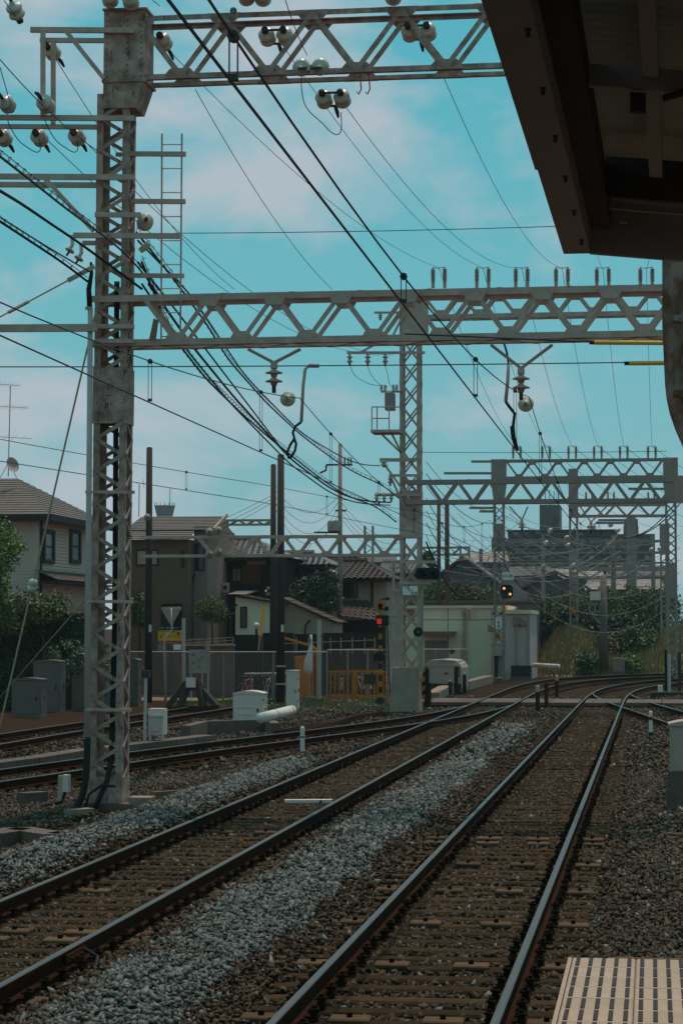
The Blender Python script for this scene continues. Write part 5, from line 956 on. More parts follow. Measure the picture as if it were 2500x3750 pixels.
# ================================================================== vegetation
def leafmat(name, col, var=.45):
    m = mat(name, tuple(c / k for c, k in zip(col, WARM)), .55, tuple(c * .6 / k for c, k in zip(col, WARM)), .9, .5, spec=.3, island=var); return m
leafmat('leaf_bright', (0.16, 0.21, 0.022)); leafmat('leaf_mid', (0.10, 0.115, 0.022)); leafmat('leaf_dark', (0.046, 0.052, 0.013)); leafmat('leaf_olive', (0.15, 0.14, 0.03)); leafmat('leaf_brown', (0.16, 0.10, 0.03)); leafmat('grass_tan', (0.34, 0.21, 0.07)); leafmat('grass_green', (0.15, 0.17, 0.03)); leafmat('leaf_silver', (0.17, 0.18, 0.09))
def leaves(blobs, n, size, flat=False):
    tot = sum(b[1][0] * b[1][1] * b[1][2] for b in blobs); V = []
    for c, r in blobs:
        k = max(int(n * r[0] * r[1] * r[2] / tot), 30); d = rng.normal(size=(k, 3)); d /= np.linalg.norm(d, axis=1)[:, None]
        # clumps: leaves gather round a few dozen centres near the surface
        nc = max(k // 28, 4); cd = rng.normal(size=(nc, 3)); cd /= np.linalg.norm(cd, axis=1)[:, None]; cd *= rng.uniform(.55, 1.02, (nc, 1)); cen = cd[rng.integers(0, nc, k)]
        p = cen + rng.normal(0, .13, (k, 3)); 
        if flat: p = rng.uniform(-1, 1, (k, 3))
        V.append(np.array(c) + p * np.array(r))
    P = np.concatenate(V); k = len(P); nrm = rng.normal(size=(k, 3)) + np.array([0, 0, .7]); nrm /= np.linalg.norm(nrm, axis=1)[:, None]
    a = np.cross(nrm, rng.normal(size=(k, 3))); a /= np.linalg.norm(a, axis=1)[:, None]; b = np.cross(nrm, a); s = size * rng.uniform(.6, 1.3, (k, 1))
    v = np.stack([P - a * s, P + b * s * .45, P + a * s, P - b * s * .45], 1).reshape(-1, 3); return v, (np.arange(k)[:, None] * 4 + np.arange(4)[None])
def plant(name, lab, cat, base, blobs, n, size, m, trunk=True, group=None, flat=False):
    t = thing(name, lab, cat, base, group); v, f = leaves([((c[0] - base[0], c[1] - base[1], c[2] - base[2]), r) for c, r in blobs], n, size, flat); link('crown', fast_mesh('crown', v, f, [m]), t)
    if trunk:
        top = Vector(blobs[0][0]); b = Vector(base); mb = MB().tube([b, b.lerp(top, .5) + Vector((.05, 0, 0)), top], [.05 + .012 * (top - b).length, .05, .02], 7); mb.build('trunk', 'timber', t)
        for c, r in blobs[:4]: MB().tube([b.lerp(top, .4), Vector(c)], [.03, .01], 5).build('limb', 'timber', t)
    return t
def blob(u0, u1, v0, v1, y, d): a = Py(u0, v1, y); b = Py(u1, v0, y); return (((a.x + b.x) / 2, y, (a.z + b.z) / 2), (abs(b.x - a.x) / 2, d, abs(b.z - a.z) / 2))
G0 = -.27
def base(u, y): p = Py(u, 2500, y); return (p.x, y, G0)
plant('garden_tree', 'bright green garden tree at the left edge before the siding house', 'tree', base(-20, 79), [blob(-110, 62, 1890, 2120, 79, 1.4), blob(-110, 40, 2060, 2330, 79.5, 1.5), blob(-60, 85, 1960, 2050, 78.6, .8)], 8500, .07, 'leaf_bright')
plant('shrub', 'loose green shrub above the clipped hedge', 'shrub', base(170, 79), [blob(55, 240, 2150, 2290, 79, .9), blob(-20, 120, 2190, 2330, 78.6, .9)], 3000, .085, 'leaf_olive')
def hedge(lab, u0, u1, vt, y, d, n, m, size=.05):
    a = Py(u0, vt, y); b = Py(u1, vt, y); t = thing('hedge', lab, 'hedge', ((a.x + b.x) / 2, y, G0)); o = WLOC[t.name]
    MB().box((a.x + .1, y - d + .1, G0), (b.x - .1, y + d - .1, a.z - .12)).build('inner_growth', 'leaf_dark', t)
    k = n; P = np.stack([rng.uniform(a.x, b.x, k), y + rng.uniform(-d, d, k), rng.uniform(G0, a.z, k)], 1); sd_ = rng.integers(0, 3, k); P[sd_ == 0, 1] = y - d + rng.normal(0, .05, (sd_ == 0).sum()); P[sd_ == 1, 2] = a.z + rng.normal(0, .05, (sd_ == 1).sum())
    nrm = rng.normal(size=(k, 3)); aa = np.cross(nrm, rng.normal(size=(k, 3))); aa /= np.linalg.norm(aa, axis=1)[:, None]; bb = np.cross(nrm, aa); bb /= np.linalg.norm(bb, axis=1)[:, None]; s = size * rng.uniform(.6, 1.4, (k, 1)); P = P - np.array(o)
    link('foliage', fast_mesh('foliage', np.stack([P - aa * s, P + bb * s * .5, P + aa * s, P - bb * s * .5], 1).reshape(-1, 3), np.arange(k)[:, None] * 4 + np.arange(4)[None], [m]), t); return t
hedge('tall clipped dark hedge behind the grey cabinets', -80, 335, 2258, 81, .8, 9000, 'leaf_dark', .07)
plant('climbing_shrub', 'pale leaved climber tumbling over the hedge beside the cabinets', 'shrub', base(290, 79.6), [blob(170, 330, 2330, 2500, 79.4, .5), blob(230, 420, 2380, 2520, 79.2, .5)], 2600, .065, 'leaf_silver', False)
plant('shrub', 'glossy green shrub beside the dark stuccoed house', 'shrub', base(505, 96), [blob(475, 548, 2165, 2300, 96, .7)], 1500, .08, 'leaf_mid'); plant('garden_tree', 'round clipped evergreen before the timber house', 'tree', base(775, 97), [blob(716, 834, 2186, 2290, 97, .8)], 4600, .045, 'leaf_mid')
plant('garden_tree', 'dark drooping tree between the vine covered house and the light pole', 'tree', base(1150, 103), [blob(1050, 1240, 2110, 2290, 103, 1.2), blob(1120, 1250, 2080, 2200, 103.5, 1.0)], 6500, .07, 'leaf_dark')
plant('shrub', 'low weeds at the foot of the brown poles', 'shrub', base(990, 84), [blob(965, 1015, 2560, 2600, 84, .3)], 900, .05, 'grass_green', False)
for i, (u0, u1, v0, v1, y, m, lab) in enumerate(((1540, 1660, 2130, 2235, 147, 'leaf_mid', 'green bush peeping over the cream building, left end'), (1640, 1760, 2125, 2235, 148, 'leaf_brown', 'reddish brown bush over the cream building'), (1735, 1830, 2150, 2235, 147, 'leaf_olive', 'olive bush just left of the third tower'), (1545, 1590, 2015, 2110, 160, 'leaf_mid', 'small tree sticking up behind the black signal board'))):
    plant('shrub', lab, 'shrub', base((u0 + u1) / 2, y), [blob(u0, u1, v0, v1, y, 1.2)], 3200, .10, m)
wood = [(1930, 2080, 2180, 2340, 152, 'leaf_mid', 'green tree right of the annex'), (2040, 2190, 2170, 2340, 156, 'leaf_olive', 'olive tree behind the lattice tower with the yellow plate'), (2160, 2300, 2150, 2330, 158, 'leaf_olive', 'yellowish tree behind the steel post'), (2260, 2420, 2150, 2330, 160, 'leaf_mid', 'green tree crown far right on the bank'), (2380, 2520, 2160, 2420, 158, 'leaf_mid', 'green tree at the right edge behind the towers'), (1925, 2030, 2250, 2360, 151, 'leaf_dark', 'dark shrub mass beside the annex wall'), (2020, 2250, 2240, 2370, 152, 'leaf_dark', 'dark undergrowth in the middle of the bank'), (2200, 2420, 2260, 2400, 154, 'leaf_dark', 'dark undergrowth on the right of the bank'), (2170, 2290, 2330, 2440, 146, 'leaf_brown', 'brownish scrub right of the steel post'), (2250, 2420, 2300, 2430, 146, 'leaf_mid', 'bright green scrub on the right bank'), (2110, 2190, 2395, 2470, 139.5, 'leaf_mid', 'low green scrub at the foot of the steel post'), (2270, 2350, 2400, 2470, 139, 'grass_green', 'low yellow green weeds behind the small concrete box')]
for u0, u1, v0, v1, y, m, lab in wood: plant('shrub' if 'tree' not in lab else 'tree', lab, 'tree' if 'tree' in lab else 'shrub', base((u0 + u1) / 2, y), [blob(u0, u1, v0, v1, y, 2.2), blob(u0 + 15, u0 + (u1 - u0) * .55, v0 - 8, (v0 + v1) / 2, y - 1, 1.5)], 5200, .11 if 'leaf_dark' != m else .15, m, 'tree' in lab)
# grassy bank
bx0, bx1 = Py(1925, 2400, 141).x, Py(2520, 2400, 141).x; nx, ny = 40, 10; bv = []
for j in range(ny):
    for i in range(nx):
        x = bx0 + (bx1 - bx0) * i / (nx - 1); s = j / (ny - 1); bv.append((x, 138 + 12 * s, -.3 + 2.9 * min(s * 1.35, 1) * (.75 + .25 * math.sin(x * .9)) * min(1, (i + 2) / 8)))
bf = [(j * nx + i, j * nx + i + 1, (j + 1) * nx + i + 1, (j + 1) * nx + i) for j in range(ny - 1) for i in range(nx - 1)]
bank = MB().add(bv, bf).build('grassy_bank', 'grass_tan'); tag(bank, None, None, None, 'structure')
def grass(lab, pts, h, m):
    k = len(pts); d = rng.uniform(0, 2 * math.pi, k); w = np.stack([np.cos(d), np.sin(d), 0 * d], 1) * (h * .07); lean = np.stack([rng.normal(0, .22, k), rng.normal(0, .22, k), np.ones(k)], 1) * (h * rng.uniform(.5, 1.2, (k, 1)))
    v = np.stack([pts - w, pts + w, pts + lean], 1).reshape(-1, 3); o = link('grass', fast_mesh('grass', v, np.arange(k)[:, None] * 3 + np.arange(3)[None], [m])); return tag(o, lab, 'grass', None, 'stuff')
k = 14000; gi = rng.uniform(0, nx - 1.01, k); gj = rng.uniform(0, (ny - 1.01) * .85, k); BV = np.array(bv).reshape(ny, nx, 3); i0 = gi.astype(int); j0 = gj.astype(int); fi = (gi - i0)[:, None]; fj = (gj - j0)[:, None]
gp = (BV[j0, i0] * (1 - fi) + BV[j0, i0 + 1] * fi) * (1 - fj) + (BV[j0 + 1, i0] * (1 - fi) + BV[j0 + 1, i0 + 1] * fi) * fj; grass('dry tan grass covering the bank beside the annex', gp, .42, 'grass_tan')
k = 5200; gx_ = rng.uniform(-17.5, -9, k); gy_ = rng.uniform(78, 88, k); sel = rng.uniform(size=k) < (.25 + .75 * (np.sin(gx_ * 2.1) * np.sin(gy_ * 1.3 + gx_) > 0)); grass('patchy weeds along the foot of the chain link fence', np.stack([gx_, gy_, np.full(k, G0)], 1)[sel], .22, 'grass_green')
k = 2600; gx_ = rng.uniform(-16.8, -11, k); gy_ = rng.uniform(45, 74, k); sel = np.sin(gx_ * 3.1 + 1) * np.sin(gy_ * .9) > .25; grass('sparse dry weeds between the side tracks', np.stack([gx_, gy_, ground_z(gx_, gy_)], 1)[sel], .16, 'grass_tan')
# ================================================================== poles
def pole(lab, u, vt, vb, y, r0, r1, m, extra=None, name='utility_pole'):
    a = Py(u, vt, y); p = (a.x, y, G0); t = thing(name, lab, 'pole', p); MB().tube([p, a], [r0, r1], 14).build('shaft', m, t, smooth=True); MB().lathe([(r1, 0), (r1 * .85, .04), (.01, .06)], a, n=12).build('cap', m, t); return t, a
p1_, a1 = pole('slim dark brown pole behind the near tower', 547, 1642, 2580, 87, .15, .118, 'pole_brown'); p2_, a2 = pole('thick dark brown pole in front of its twin', 1028, 1668, 2590, 84.5, .165, .125, 'pole_brown'); p3_, a3 = pole('thinner brown pole directly behind the thick one', 1001, 1704, 2560, 95, .16, .115, 'pole_brown'); p4_, a4 = pole('grey concrete light pole with transformer behind the houses', 1245, 1628, 2420, 104, .14, .085, 'pole_grey')
for t_, u, y in ((p1_, 550, 86.8), (p2_, 1034, 84.3)):
    a = Py(u - 5, 2315, y); b = Py(u + 5, 2288, y); MB().box((a.x, y - .02, a.z), (b.x, y, b.z)).build('white_plate', 'white_paint', t_)
for v in (2440, 2505): q = Py(1028, v, 84.5); MB().lathe([(.18, -.03), (.18, .03)], q, n=14).build('band', 'steel', p2_)
tr4 = thing('pole_transformer', 'grey cylindrical transformer on the concrete light pole', 'transformer', Py(1225, 1948, 103.8)); a = Py(1222, 1946, 103.8); MB().lathe([(.28, 0), (.30, .05), (.30, .44), (.25, .50), (.05, .52)], a, n=16).build('drum', 'box_grey', tr4, smooth=True)
for v, ua, ub_ in ((1702, 1195, 1290), (1870, 1228, 1268), (1950, 1150, 1240)): MB().bar(Py(ua, v, 104), Py(ub_, v, 104), .07, .08).build('crossarm', 'steel_dark', p4_)
for u in (1262, 1275, 1285): MB().lathe(post_profile(.35, .06, 4), Py(u, 1700, 104), n=8).build('pin_insulator', 'porcelain_far', p4_)
MB().tube([Py(1195, 1702, 104), Py(1193, 1722, 104), Py(1172, 1732, 104)], .05, 6).build('bent_arm', 'steel_dark', p4_); MB().lathe([(.02, 0), (.11, .06), (.13, .25), (.09, .42), (.02, .46)], Py(1236, 2104, 103.7), (-1, 0, .35), 12).build('lamp_head', 'white_paint', p4_, smooth=True)
for i in range(4): span('street_wire', 'thin street wire sagging between the brown and the concrete poles', Py(1005, 1790 + i * 22, 95), Py(1240, 1815 + i * 22, 104), .9 + .2 * i, .010, group='street wires between the poles')
for i in range(4): span('street_wire', 'thin street wire falling right from the concrete pole', Py(1250, 1840 + i * 20, 104), Py(1480, 1960 + i * 22, 124), .7, .010, group='street wires right of the concrete pole')
for i in range(3): span('street_wire', 'thin street wire running left from the brown pole', Py(998, 1812 + 14 * i, 95), Py(700, 1945 + 20 * i, 108), .1, .010, group='street wires left of the brown poles')
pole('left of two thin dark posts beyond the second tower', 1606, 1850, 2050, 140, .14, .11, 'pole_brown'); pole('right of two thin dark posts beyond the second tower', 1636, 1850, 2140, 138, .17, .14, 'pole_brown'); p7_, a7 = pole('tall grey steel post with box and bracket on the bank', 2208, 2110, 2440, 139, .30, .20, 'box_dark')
a = Py(2160, 2198, 138.8); b = Py(2198, 2166, 138.8); MB().box((a.x, 138.6, a.z), (b.x, 139.0, b.z)).build('equipment_box', 'box_white', p7_); MB().bar(Py(2156, 2242, 138.8), Py(2200, 2242, 138.8), .5, .08).bar(Py(2160, 2245, 138.8), Py(2198, 2285, 138.8), .1, .1).build('bracket', 'pole_grey', p7_)
for u in (2158, 2178): MB().tube([Py(u, 2242, 138.7), Py(u, 2206, 138.7)], .04, 5).build('bracket_post', 'steel_far', p7_)
# ================================================================== trackside cabinets
def cabinet(lab, u0, u1, vt, vb, m, dep=.55, crown=.05, plinth=.12, hinges='l', y=None, zb=None, pm='concrete_dark', rect=True):
    zb = G0 if zb is None else zb; p = Pg((u0 + u1) / 2, vb, zb); y = y or p.y; a = Py(u0, vb, y); b = Py(u1, vt, y); t = thing('equipment_cabinet', lab, 'cabinet', ((a.x + b.x) / 2, y, a.z)); z0 = a.z; z1 = b.z - crown
    MB().box((a.x - .03, y - .03, z0 - .3), (b.x + .03, y + dep + .03, z0 + plinth * .5)).build('plinth', pm, t); MB().box((a.x, y, z0 + plinth * .5), (b.x, y + dep, z1)).build('body', m, t)
    pr = [(a.x - .025, y - .03, z1)]; n = 8
    for k in range(n + 1): s = k / n; pr.append((a.x - .025 + (b.x - a.x + .05) * s, y - .03, z1 + .03 + crown * math.sin(math.pi * s)))
    pr.append((b.x + .025, y - .03, z1)); MB().prism(pr, (0, dep + .06, 0)).build('lid', m, t)
    w = b.x - a.x; h = z1 - z0; MB().box((a.x + w * .07, y - .012, z0 + h * .1), (b.x - w * .07, y, z1 - h * .06)).build('door', m, t)
    for f in (.22, .78): MB().box((b.x - .002, y + .03, z0 + h * f), (b.x + .02, y + .09, z0 + h * f + .06)).build('hinge', 'steel_dark', t)
    MB().box((b.x, y + dep * .5, z0 + h * .48), (b.x + .03, y + dep * .5 + .05, z0 + h * .56)).box((a.x + w * .8, y - .035, z0 + h * .45), (a.x + w * .86, y - .012, z0 + h * .55)).build('handle', 'steel_dark', t); return t
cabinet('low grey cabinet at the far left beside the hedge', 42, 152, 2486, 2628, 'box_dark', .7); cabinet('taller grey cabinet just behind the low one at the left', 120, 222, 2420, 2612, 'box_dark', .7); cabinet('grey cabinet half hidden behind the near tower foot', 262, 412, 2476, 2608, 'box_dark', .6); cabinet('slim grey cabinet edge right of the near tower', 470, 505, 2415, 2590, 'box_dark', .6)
wb = cabinet('rounded white equipment box beside the white pipe', 853, 962, 2534, 2660, 'box_white', .8, .07, pm='concrete_dark')
for v in (2592, 2618): a = Py(872, v, WLOC[wb.name].y - .02); b = Py(930, v, WLOC[wb.name].y - .02); MB().box((a.x, a.y - .012, a.z), (b.x, a.y + .01, a.z + .025)).build('rib', 'box_white', wb)
cabinet('tall slim grey cabinet right of the brown poles', 1047, 1088, 2458, 2605, 'box_white', .5, .01); rc = cabinet('tall pale grey cabinet cut by the right picture edge', 2453, 2585, 2648, 2840, 'box_grey', .8, .05, y=35.5, zb=.2); MB().box((Py(2440, 2840, 35.5).x, 35.4, -.5), (Py(2600, 2840, 35.5).x, 36.5, Py(2440, 2845, 35.5).z)).build('stand', 'concrete_dark', rc)
cabinet('small concrete box on the far bank', 2243, 2286, 2412, 2463, 'concrete', .9, .05, y=135); cabinet('low dark box beside the cream building', 1870, 1942, 2440, 2482, 'frame_dark', 1.2, .01, y=127); cabinet('grey box low at the right edge near the platform', 2483, 2560, 2925, 2965, 'box_grey', .5, .01, pm='mortar')
# blue white relay box on legs with a standpipe
y_ = Pg(560, 2740, -.2).y; rb = thing('relay_box', 'pale blue relay box on legs with a thin post beside it', 'relay box', Pg(560, 2740, -.2)); a = Py(542, 2722, y_); b = Py(600, 2596, y_)
MB().box((a.x, y_, a.z + .2), (b.x, y_ + .4, b.z)).build('case', 'box_white', rb); MB().box((a.x + .04, y_ - .06, a.z + .28), (a.x + .3, y_, b.z - .2)).build('front_box', 'galv', rb); MB().box((a.x + .02, y_ - .08, b.z - .2), (a.x + .34, y_ + .0, b.z - .16)).build('ledge', 'galv', rb)
for x in (a.x + .02, b.x - .06): MB().box((x, y_ - .02, a.z - .15), (x + .05, y_ + .1, a.z + .21)).build('leg', 'galv', rb)
MB().box((a.x - .15, y_ - .1, a.z - .2), (b.x + .05, y_ + .3, a.z - .1)).build('foot_frame', 'galv', rb)
MB().tube([Py(530, 2722, y_ - .1), Py(534, 2480, y_ - .1)], .04, 8).build('post', 'galv', rb); MB().box((Py(524, 2482, y_).x, y_ - .18, Py(524, 2482, y_).z), (Py(552, 2482, y_).x, y_ + .02, Py(524, 2455, y_).z)).build('post_head', 'steel_dark', rb); q = Py(527, 2444, y_); MB().cbox((q.x, y_ - .1, q.z), (.05, .06, .05)).build('amber_lens', 'yellow_paint', rb)
# white pipe lying beside the white box
wp = thing('white_pipe', 'fat white pipe lying behind the white equipment box', 'pipe', Py(1020, 2640, 57)); MB().tube([Py(955, 2630, 57), Py(1068, 2602, 60)], .135, 16).build('barrel', 'white_paint', wp, smooth=True)
for f in (.42, .92): q = Py(955, 2630, 57).lerp(Py(1068, 2602, 60), f); MB().lathe([(.142, -.03), (.142, .03)], q, Py(1068, 2602, 60) - Py(955, 2630, 57), 16).build('band', 'box_grey', wp)
fw = thing('white_pipe', 'white capped pipe lying beside the annex', 'pipe', Py(2000, 2440, 132)); MB().tube([Py(1955, 2436, 132), Py(2046, 2441, 131)], .13, 12).build('barrel', 'white_paint', fw, smooth=True)
# concrete cable troughs and kerbs
tg = thing('cable_trough', 'row of concrete trough covers curving round the near tower foot', 'cable trough', Pg(120, 3010, -.2))
pts = [(-40, 3060), (35, 3048), (70, 3040), (130, 3050), (215, 3062), (290, 3050)]
q = [Pg(u, v, -.05) for u, v in pts]
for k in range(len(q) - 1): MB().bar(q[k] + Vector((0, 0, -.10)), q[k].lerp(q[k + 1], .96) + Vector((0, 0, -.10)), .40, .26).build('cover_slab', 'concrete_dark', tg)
t_l = thing('cable_trough', 'long line of concrete trough covers beside the rusty side track', 'cable trough', Pg(300, 2770, -.1))
q = [Pg(u, v, -.05) for u, v in ((-60, 2800), (110, 2779), (310, 2747), (480, 2728), (620, 2712), (760, 2695))]
for a, b in zip(q[:-1], q[1:]):
    n = max(int((b - a).length / 1.0), 1)
    for k in range(n): MB().bar(a.lerp(b, k / n) + Vector((0, 0, -.10)), a.lerp(b, (k + .97) / n) + Vector((0, 0, -.10)), .45, .25).build('cover_slab', 'concrete_dark', t_l)
wl_ = thing('retaining_kerb', 'stepped concrete kerb under the white equipment box', 'kerb', Pg(850, 2680, -.2)); q = [Pg(u, v, -.1) for u, v in ((680, 2690), (745, 2672), (850, 2668), (985, 2665), (1010, 2680))]
for a, b in zip(q[:-1], q[1:]): MB().bar(a, a.lerp(b, .985), .25, .45).build('kerb_block', 'concrete_dark', wl_)
for i, (u0, u1, v, lab, m) in enumerate(((78, 160, 2945, 'concrete block half sunk in ballast at the left', 'concrete_dark'), (250, 330, 2992, 'tan concrete slab at the near tower foot', 'concrete'), (2460, 2560, 3085, 'dark sleeper end lying at the right edge', 'timber'), (560, 640, 2925, 'yellowish plank lying right of the near tower', 'mortar'))): a = Pg(u0, v, -.2); b = Pg(u1, v - 6, -.2); tag(MB().bar(a + Vector((0, 0, .05)), b + Vector((0, 0, .05)), .22 if i != 3 else .1, .26 if i == 0 else .12).build('concrete_block' if i != 3 else 'plank', m), lab, 'block' if i != 3 else 'plank')
jb = thing('junction_box', 'small white junction box on a stake left of the near tower', 'junction box', Pg(225, 2960, -.2)); p = Pg(225, 2960, -.2); MB().box((p.x - .05, p.y - .03, -.3), (p.x + .03, p.y + .03, p.z + .52)).build('stake', 'steel', jb); MB().box((p.x + .035, p.y - .08, p.z + .26), (p.x + .13, p.y + .08, p.z + .53)).build('box', 'box_white', jb); MB().tube([p + Vector((.06, 0, .27)), p + Vector((.02, -.05, .1)), p + Vector((-.3, -.05, .03)), p + Vector((-.6, 0, .0))], .025, 6).build('cable', 'rubber', jb)
# marker posts
def marker(lab, u, vt, vb, r, bands):
    p = Pg(u, vb, -.2); q = Py(u, vt, p.y); t = thing('marker_post', lab, 'post', p); h = q.z - p.z
    z = 0
    for f, m, nm in bands:
        top = f == 1; MB().lathe([(r, z * h), (r, f * h)] + ([(r * .8, f * h + .03), (.01, f * h + .045)] if top else []), p, n=14).build(nm, m, t, smooth=False); z = f
    return t
marker('white marker post left of the middle track', 1107, 2668, 2760, .052, ((.08, 'steel_dark', 'foot'), (.62, 'white_paint', 'shaft'), (.68, 'steel_dark', 'joint'), (1, 'white_paint', 'top'))); marker('white marker post with a dark red band on the right', 2382, 2610, 2700, .052, ((.20, 'black', 'foot'), (.68, 'white_paint', 'shaft'), (.83, 'red_paint', 'band'), (1, 'white_paint', 'top')))
for i, (u, vt, vb) in enumerate(((1968, 2515, 2607), (2000, 2505, 2592), (2038, 2477, 2556))): marker('%s dark stake with pale top standing between the main tracks' % ('nearest', 'second', 'farthest')[i], u, vt, vb, .075, ((.8, 'rust', 'shaft'), (1, 'box_grey' if i != 1 else 'rust', 'top')))
for i, (u, vt, vb) in enumerate(((1648, 2494, 2545), (1670, 2434, 2545), (1700, 2468, 2540))): marker('%s black bollard by the crossing kerb' % ('left', 'tall middle', 'right')[i], u, vt, vb, .085, ((.93, 'black', 'shaft'), (1, 'steel_far', 'top')))
# ================================================================== level crossing
cr_ = MB().box((-9.6, 82.3, -.5), (4.8, 86.4, -.14)).build('crossing', 'ground'); tag(cr_, None, None, None, 'structure'); o = WLOC[cr_.name]
edges = [-9.5, -8.3, -7.2, XL - .75, XL + .75, -3.75, XR - .75, XR + .75, .3, 1.5, 2.7, 4.6]
for a, b in zip(edges[:-1], edges[1:]):
    for (y0, y1) in ((82.3, 84.25), (84.3, 86.4)):
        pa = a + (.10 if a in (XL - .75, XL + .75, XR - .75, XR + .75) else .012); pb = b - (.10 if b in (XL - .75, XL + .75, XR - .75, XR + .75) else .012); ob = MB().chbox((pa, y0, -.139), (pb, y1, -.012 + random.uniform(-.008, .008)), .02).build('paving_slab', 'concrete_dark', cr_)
MB().box((-30, 89.5, -.4), (-9.4, 93.6, -.245)).build('road', 'concrete_lit')['kind'] = 'structure'; MB().box((-60, 88.6, -.5), (-30, 93.4, -.245)).build('road', 'asphalt')['kind'] = 'structure'
kb = thing('ramp_kerb', 'tan topped concrete ramp kerb leading to the crossing', 'kerb', Pg(1650, 2540, -.2)); q = [Pg(u, v, -.05) for u, v in ((1585, 2556), (1625, 2530), (1700, 2512), (1790, 2488))]
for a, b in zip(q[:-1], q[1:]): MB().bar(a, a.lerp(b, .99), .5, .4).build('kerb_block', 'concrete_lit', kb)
def striped(mb_par, p, r, h, n, ms=('yellow_paint', 'black')):
    for k in range(n): MB().lathe([(r, h * k / n), (r, h * (k + 1) / n)], p, n=12).build('stripe', ms[k % 2], mb_par)
yX = 84.5; cs = thing('crossing_signal', 'yellow and black striped crossing post with a red lamp', 'signal', Py(1392, 2600, yX)); b = Py(1392, 2560, yX); tp = Py(1392, 2190, yX)
striped(cs, (b.x, yX, b.z), .066, tp.z - b.z, 17); MB().lathe([(.17, -.75), (.17, -.1), (.12, .05), (.02, .08)], b, n=14).build('foot', 'rubber', cs, smooth=True)
a = Py(1380, 2285, yX - .3); MB().box((a.x - .05, yX - .3, a.z - .05), (a.x + .42, yX + .12, a.z + .32)).build('lamp_housing', 'black', cs); emat('lamp_red', (1.0, .03, .02), 0.5, (.3, .01, .01)); MB().box((a.x, yX - .32, a.z), (a.x + .17, yX - .301, a.z + .19)).build('lit_lamp', 'lamp_red', cs)
a = Py(1366, 2420, yX - .2); MB().prism([a, a + Vector((.46, 0, 0)), a + Vector((.46, 0, .2)), a + Vector((.40, 0, .28)), a + Vector((.06, 0, .28)), a + Vector((0, 0, .2))], (0, .2, 0)).build('speaker_box', 'black', cs)
for u, v, r in ((1408, 2230, .09), (1412, 2193, .07)): q = Py(u, v, yX); MB().lathe([(r * .4, 0), (r, .12), (r, .16)], q, (.6, -.8, 0), 12).tube([q, Py(1395, v + 2, yX)], .03, 6).build('horn', 'black', cs)
for s in (-1, 1): MB().bar(Py(1392 - s * 20, 2215, yX - .1), Py(1392 + s * 8, 2255 - 35, yX - .1), .03, .16).build('crossbuck_board', 'yellow_paint', cs)
a = Py(1403, 2540, yX + .2); MB().box((a.x - .25, yX + .1, a.z), (a.x + .1, yX + .5, Py(1403, 2460, yX).z)).build('barrier_machine', 'yellow_paint', cs)
cl_ = thing('access_ladder', 'black ladder leaning beside the striped crossing post', 'ladder', Py(1420, 2540, yX + .1))
for (u0, u1) in ((1402, 1412), (1417, 1428)): MB().tube([Py(u0, 2262, yX + .1), Py(u1, 2540, yX + .1)], .02, 5).build('rail', 'black', cl_)
for k in range(9): v = 2290 + k * 30; MB().tube([Py(1403 + k * 1.1, v, yX + .1), Py(1418 + k * 1.1, v, yX + .1)], .014, 4).build('rung', 'black', cl_)
yg = thing('barrier_gate', 'yellow steel railing gate beside the crossing', 'gate', Py(1290, 2565, 89.5)); 
for v in (2460, 2552): MB().bar(Py(1202, v, 89.5), Py(1386, v - 2, 89.5), .06, .09).build('rail', 'yellow_paint', yg)
for k in range(12): u = 1210 + k * 16; MB().bar(Py(u, 2460, 89.5), Py(u, 2552, 89.5), .05, .04).build('bar', 'yellow_paint', yg)
MB().bar(Py(1297, 2455, 89.4), Py(1297, 2565, 89.4), .10, .14, (0, 1, 0)).build('post', 'yellow_paint', yg); a = Py(1334, 2505, 89.45); b = Py(1380, 2470, 89.45); MB().box((a.x, 89.40, a.z), (b.x, 89.46, b.z)).build('panel', 'timber', yg)
yb_ = thing('barrier_board', 'plain orange yellow board behind the tall cabinet', 'board', Py(1105, 2545, 91)); a = Py(1081, 2545, 91); b = Py(1132, 2408, 91); MB().box((a.x, 91, -.27), (b.x, 91.35, b.z)).build('board', 'yellow_paint', yb_); MB().box((a.x - .03, 90.97, b.z), (b.x + .03, 91.38, b.z + .05)).build('cap', 'yellow_paint', yb_)
bb = thing('barrier_boom', 'yellow boom sloping down to a yellow post wrapped in white sheet', 'barrier', Py(1150, 2545, 90)); MB().bar(Py(1040, 2336, 90), Py(1145, 2368, 90), .07, .09).tube([Py(1145, 2368, 90), Py(1156, 2380, 90), Py(1156, 2400, 90)], .05, 6).build('boom', 'yellow_paint', bb); MB().bar(Py(1144, 2375, 90), Py(1144, 2550, 90), .09, .09, (0, 1, 0)).bar(Py(1158, 2385, 90), Py(1158, 2550, 90), .06, .09, (0, 1, 0)).build('post', 'yellow_paint', bb)
wrp = MB(); wpts = [(1137, 2325, .06), (1141, 2350, .03), (1136, 2385, .10), (1130, 2420, .17), (1128, 2450, .19), (1130, 2470, .12)]; wrp.tube([Py(u, v, 89.85) for u, v, _ in wpts], [r for _, _, r in wpts], 9); wrp.build('white_sheet', 'white_paint', bb, smooth=True)
ym = thing('leaning_pole', 'yellow and white boom leaning upright left of the brown poles', 'barrier', Py(948, 2380, 93)); MB().tube([Py(947, 2382, 93), Py(952, 2330, 93)], .055, 8).build('lower_part', 'concrete_lit', ym); MB().tube([Py(952, 2330, 93), Py(966, 2216, 93)], .06, 8).build('upper_part', 'yellow_sleeve', ym); MB().tube([Py(966, 2216, 93), Py(972, 2165, 93)], .014, 5).build('whip', 'wire', ym); MB().lathe([(.01, -.05), (.05, 0), (.01, .05)], Py(973, 2165, 93), n=10).build('ball', 'white_paint', ym)
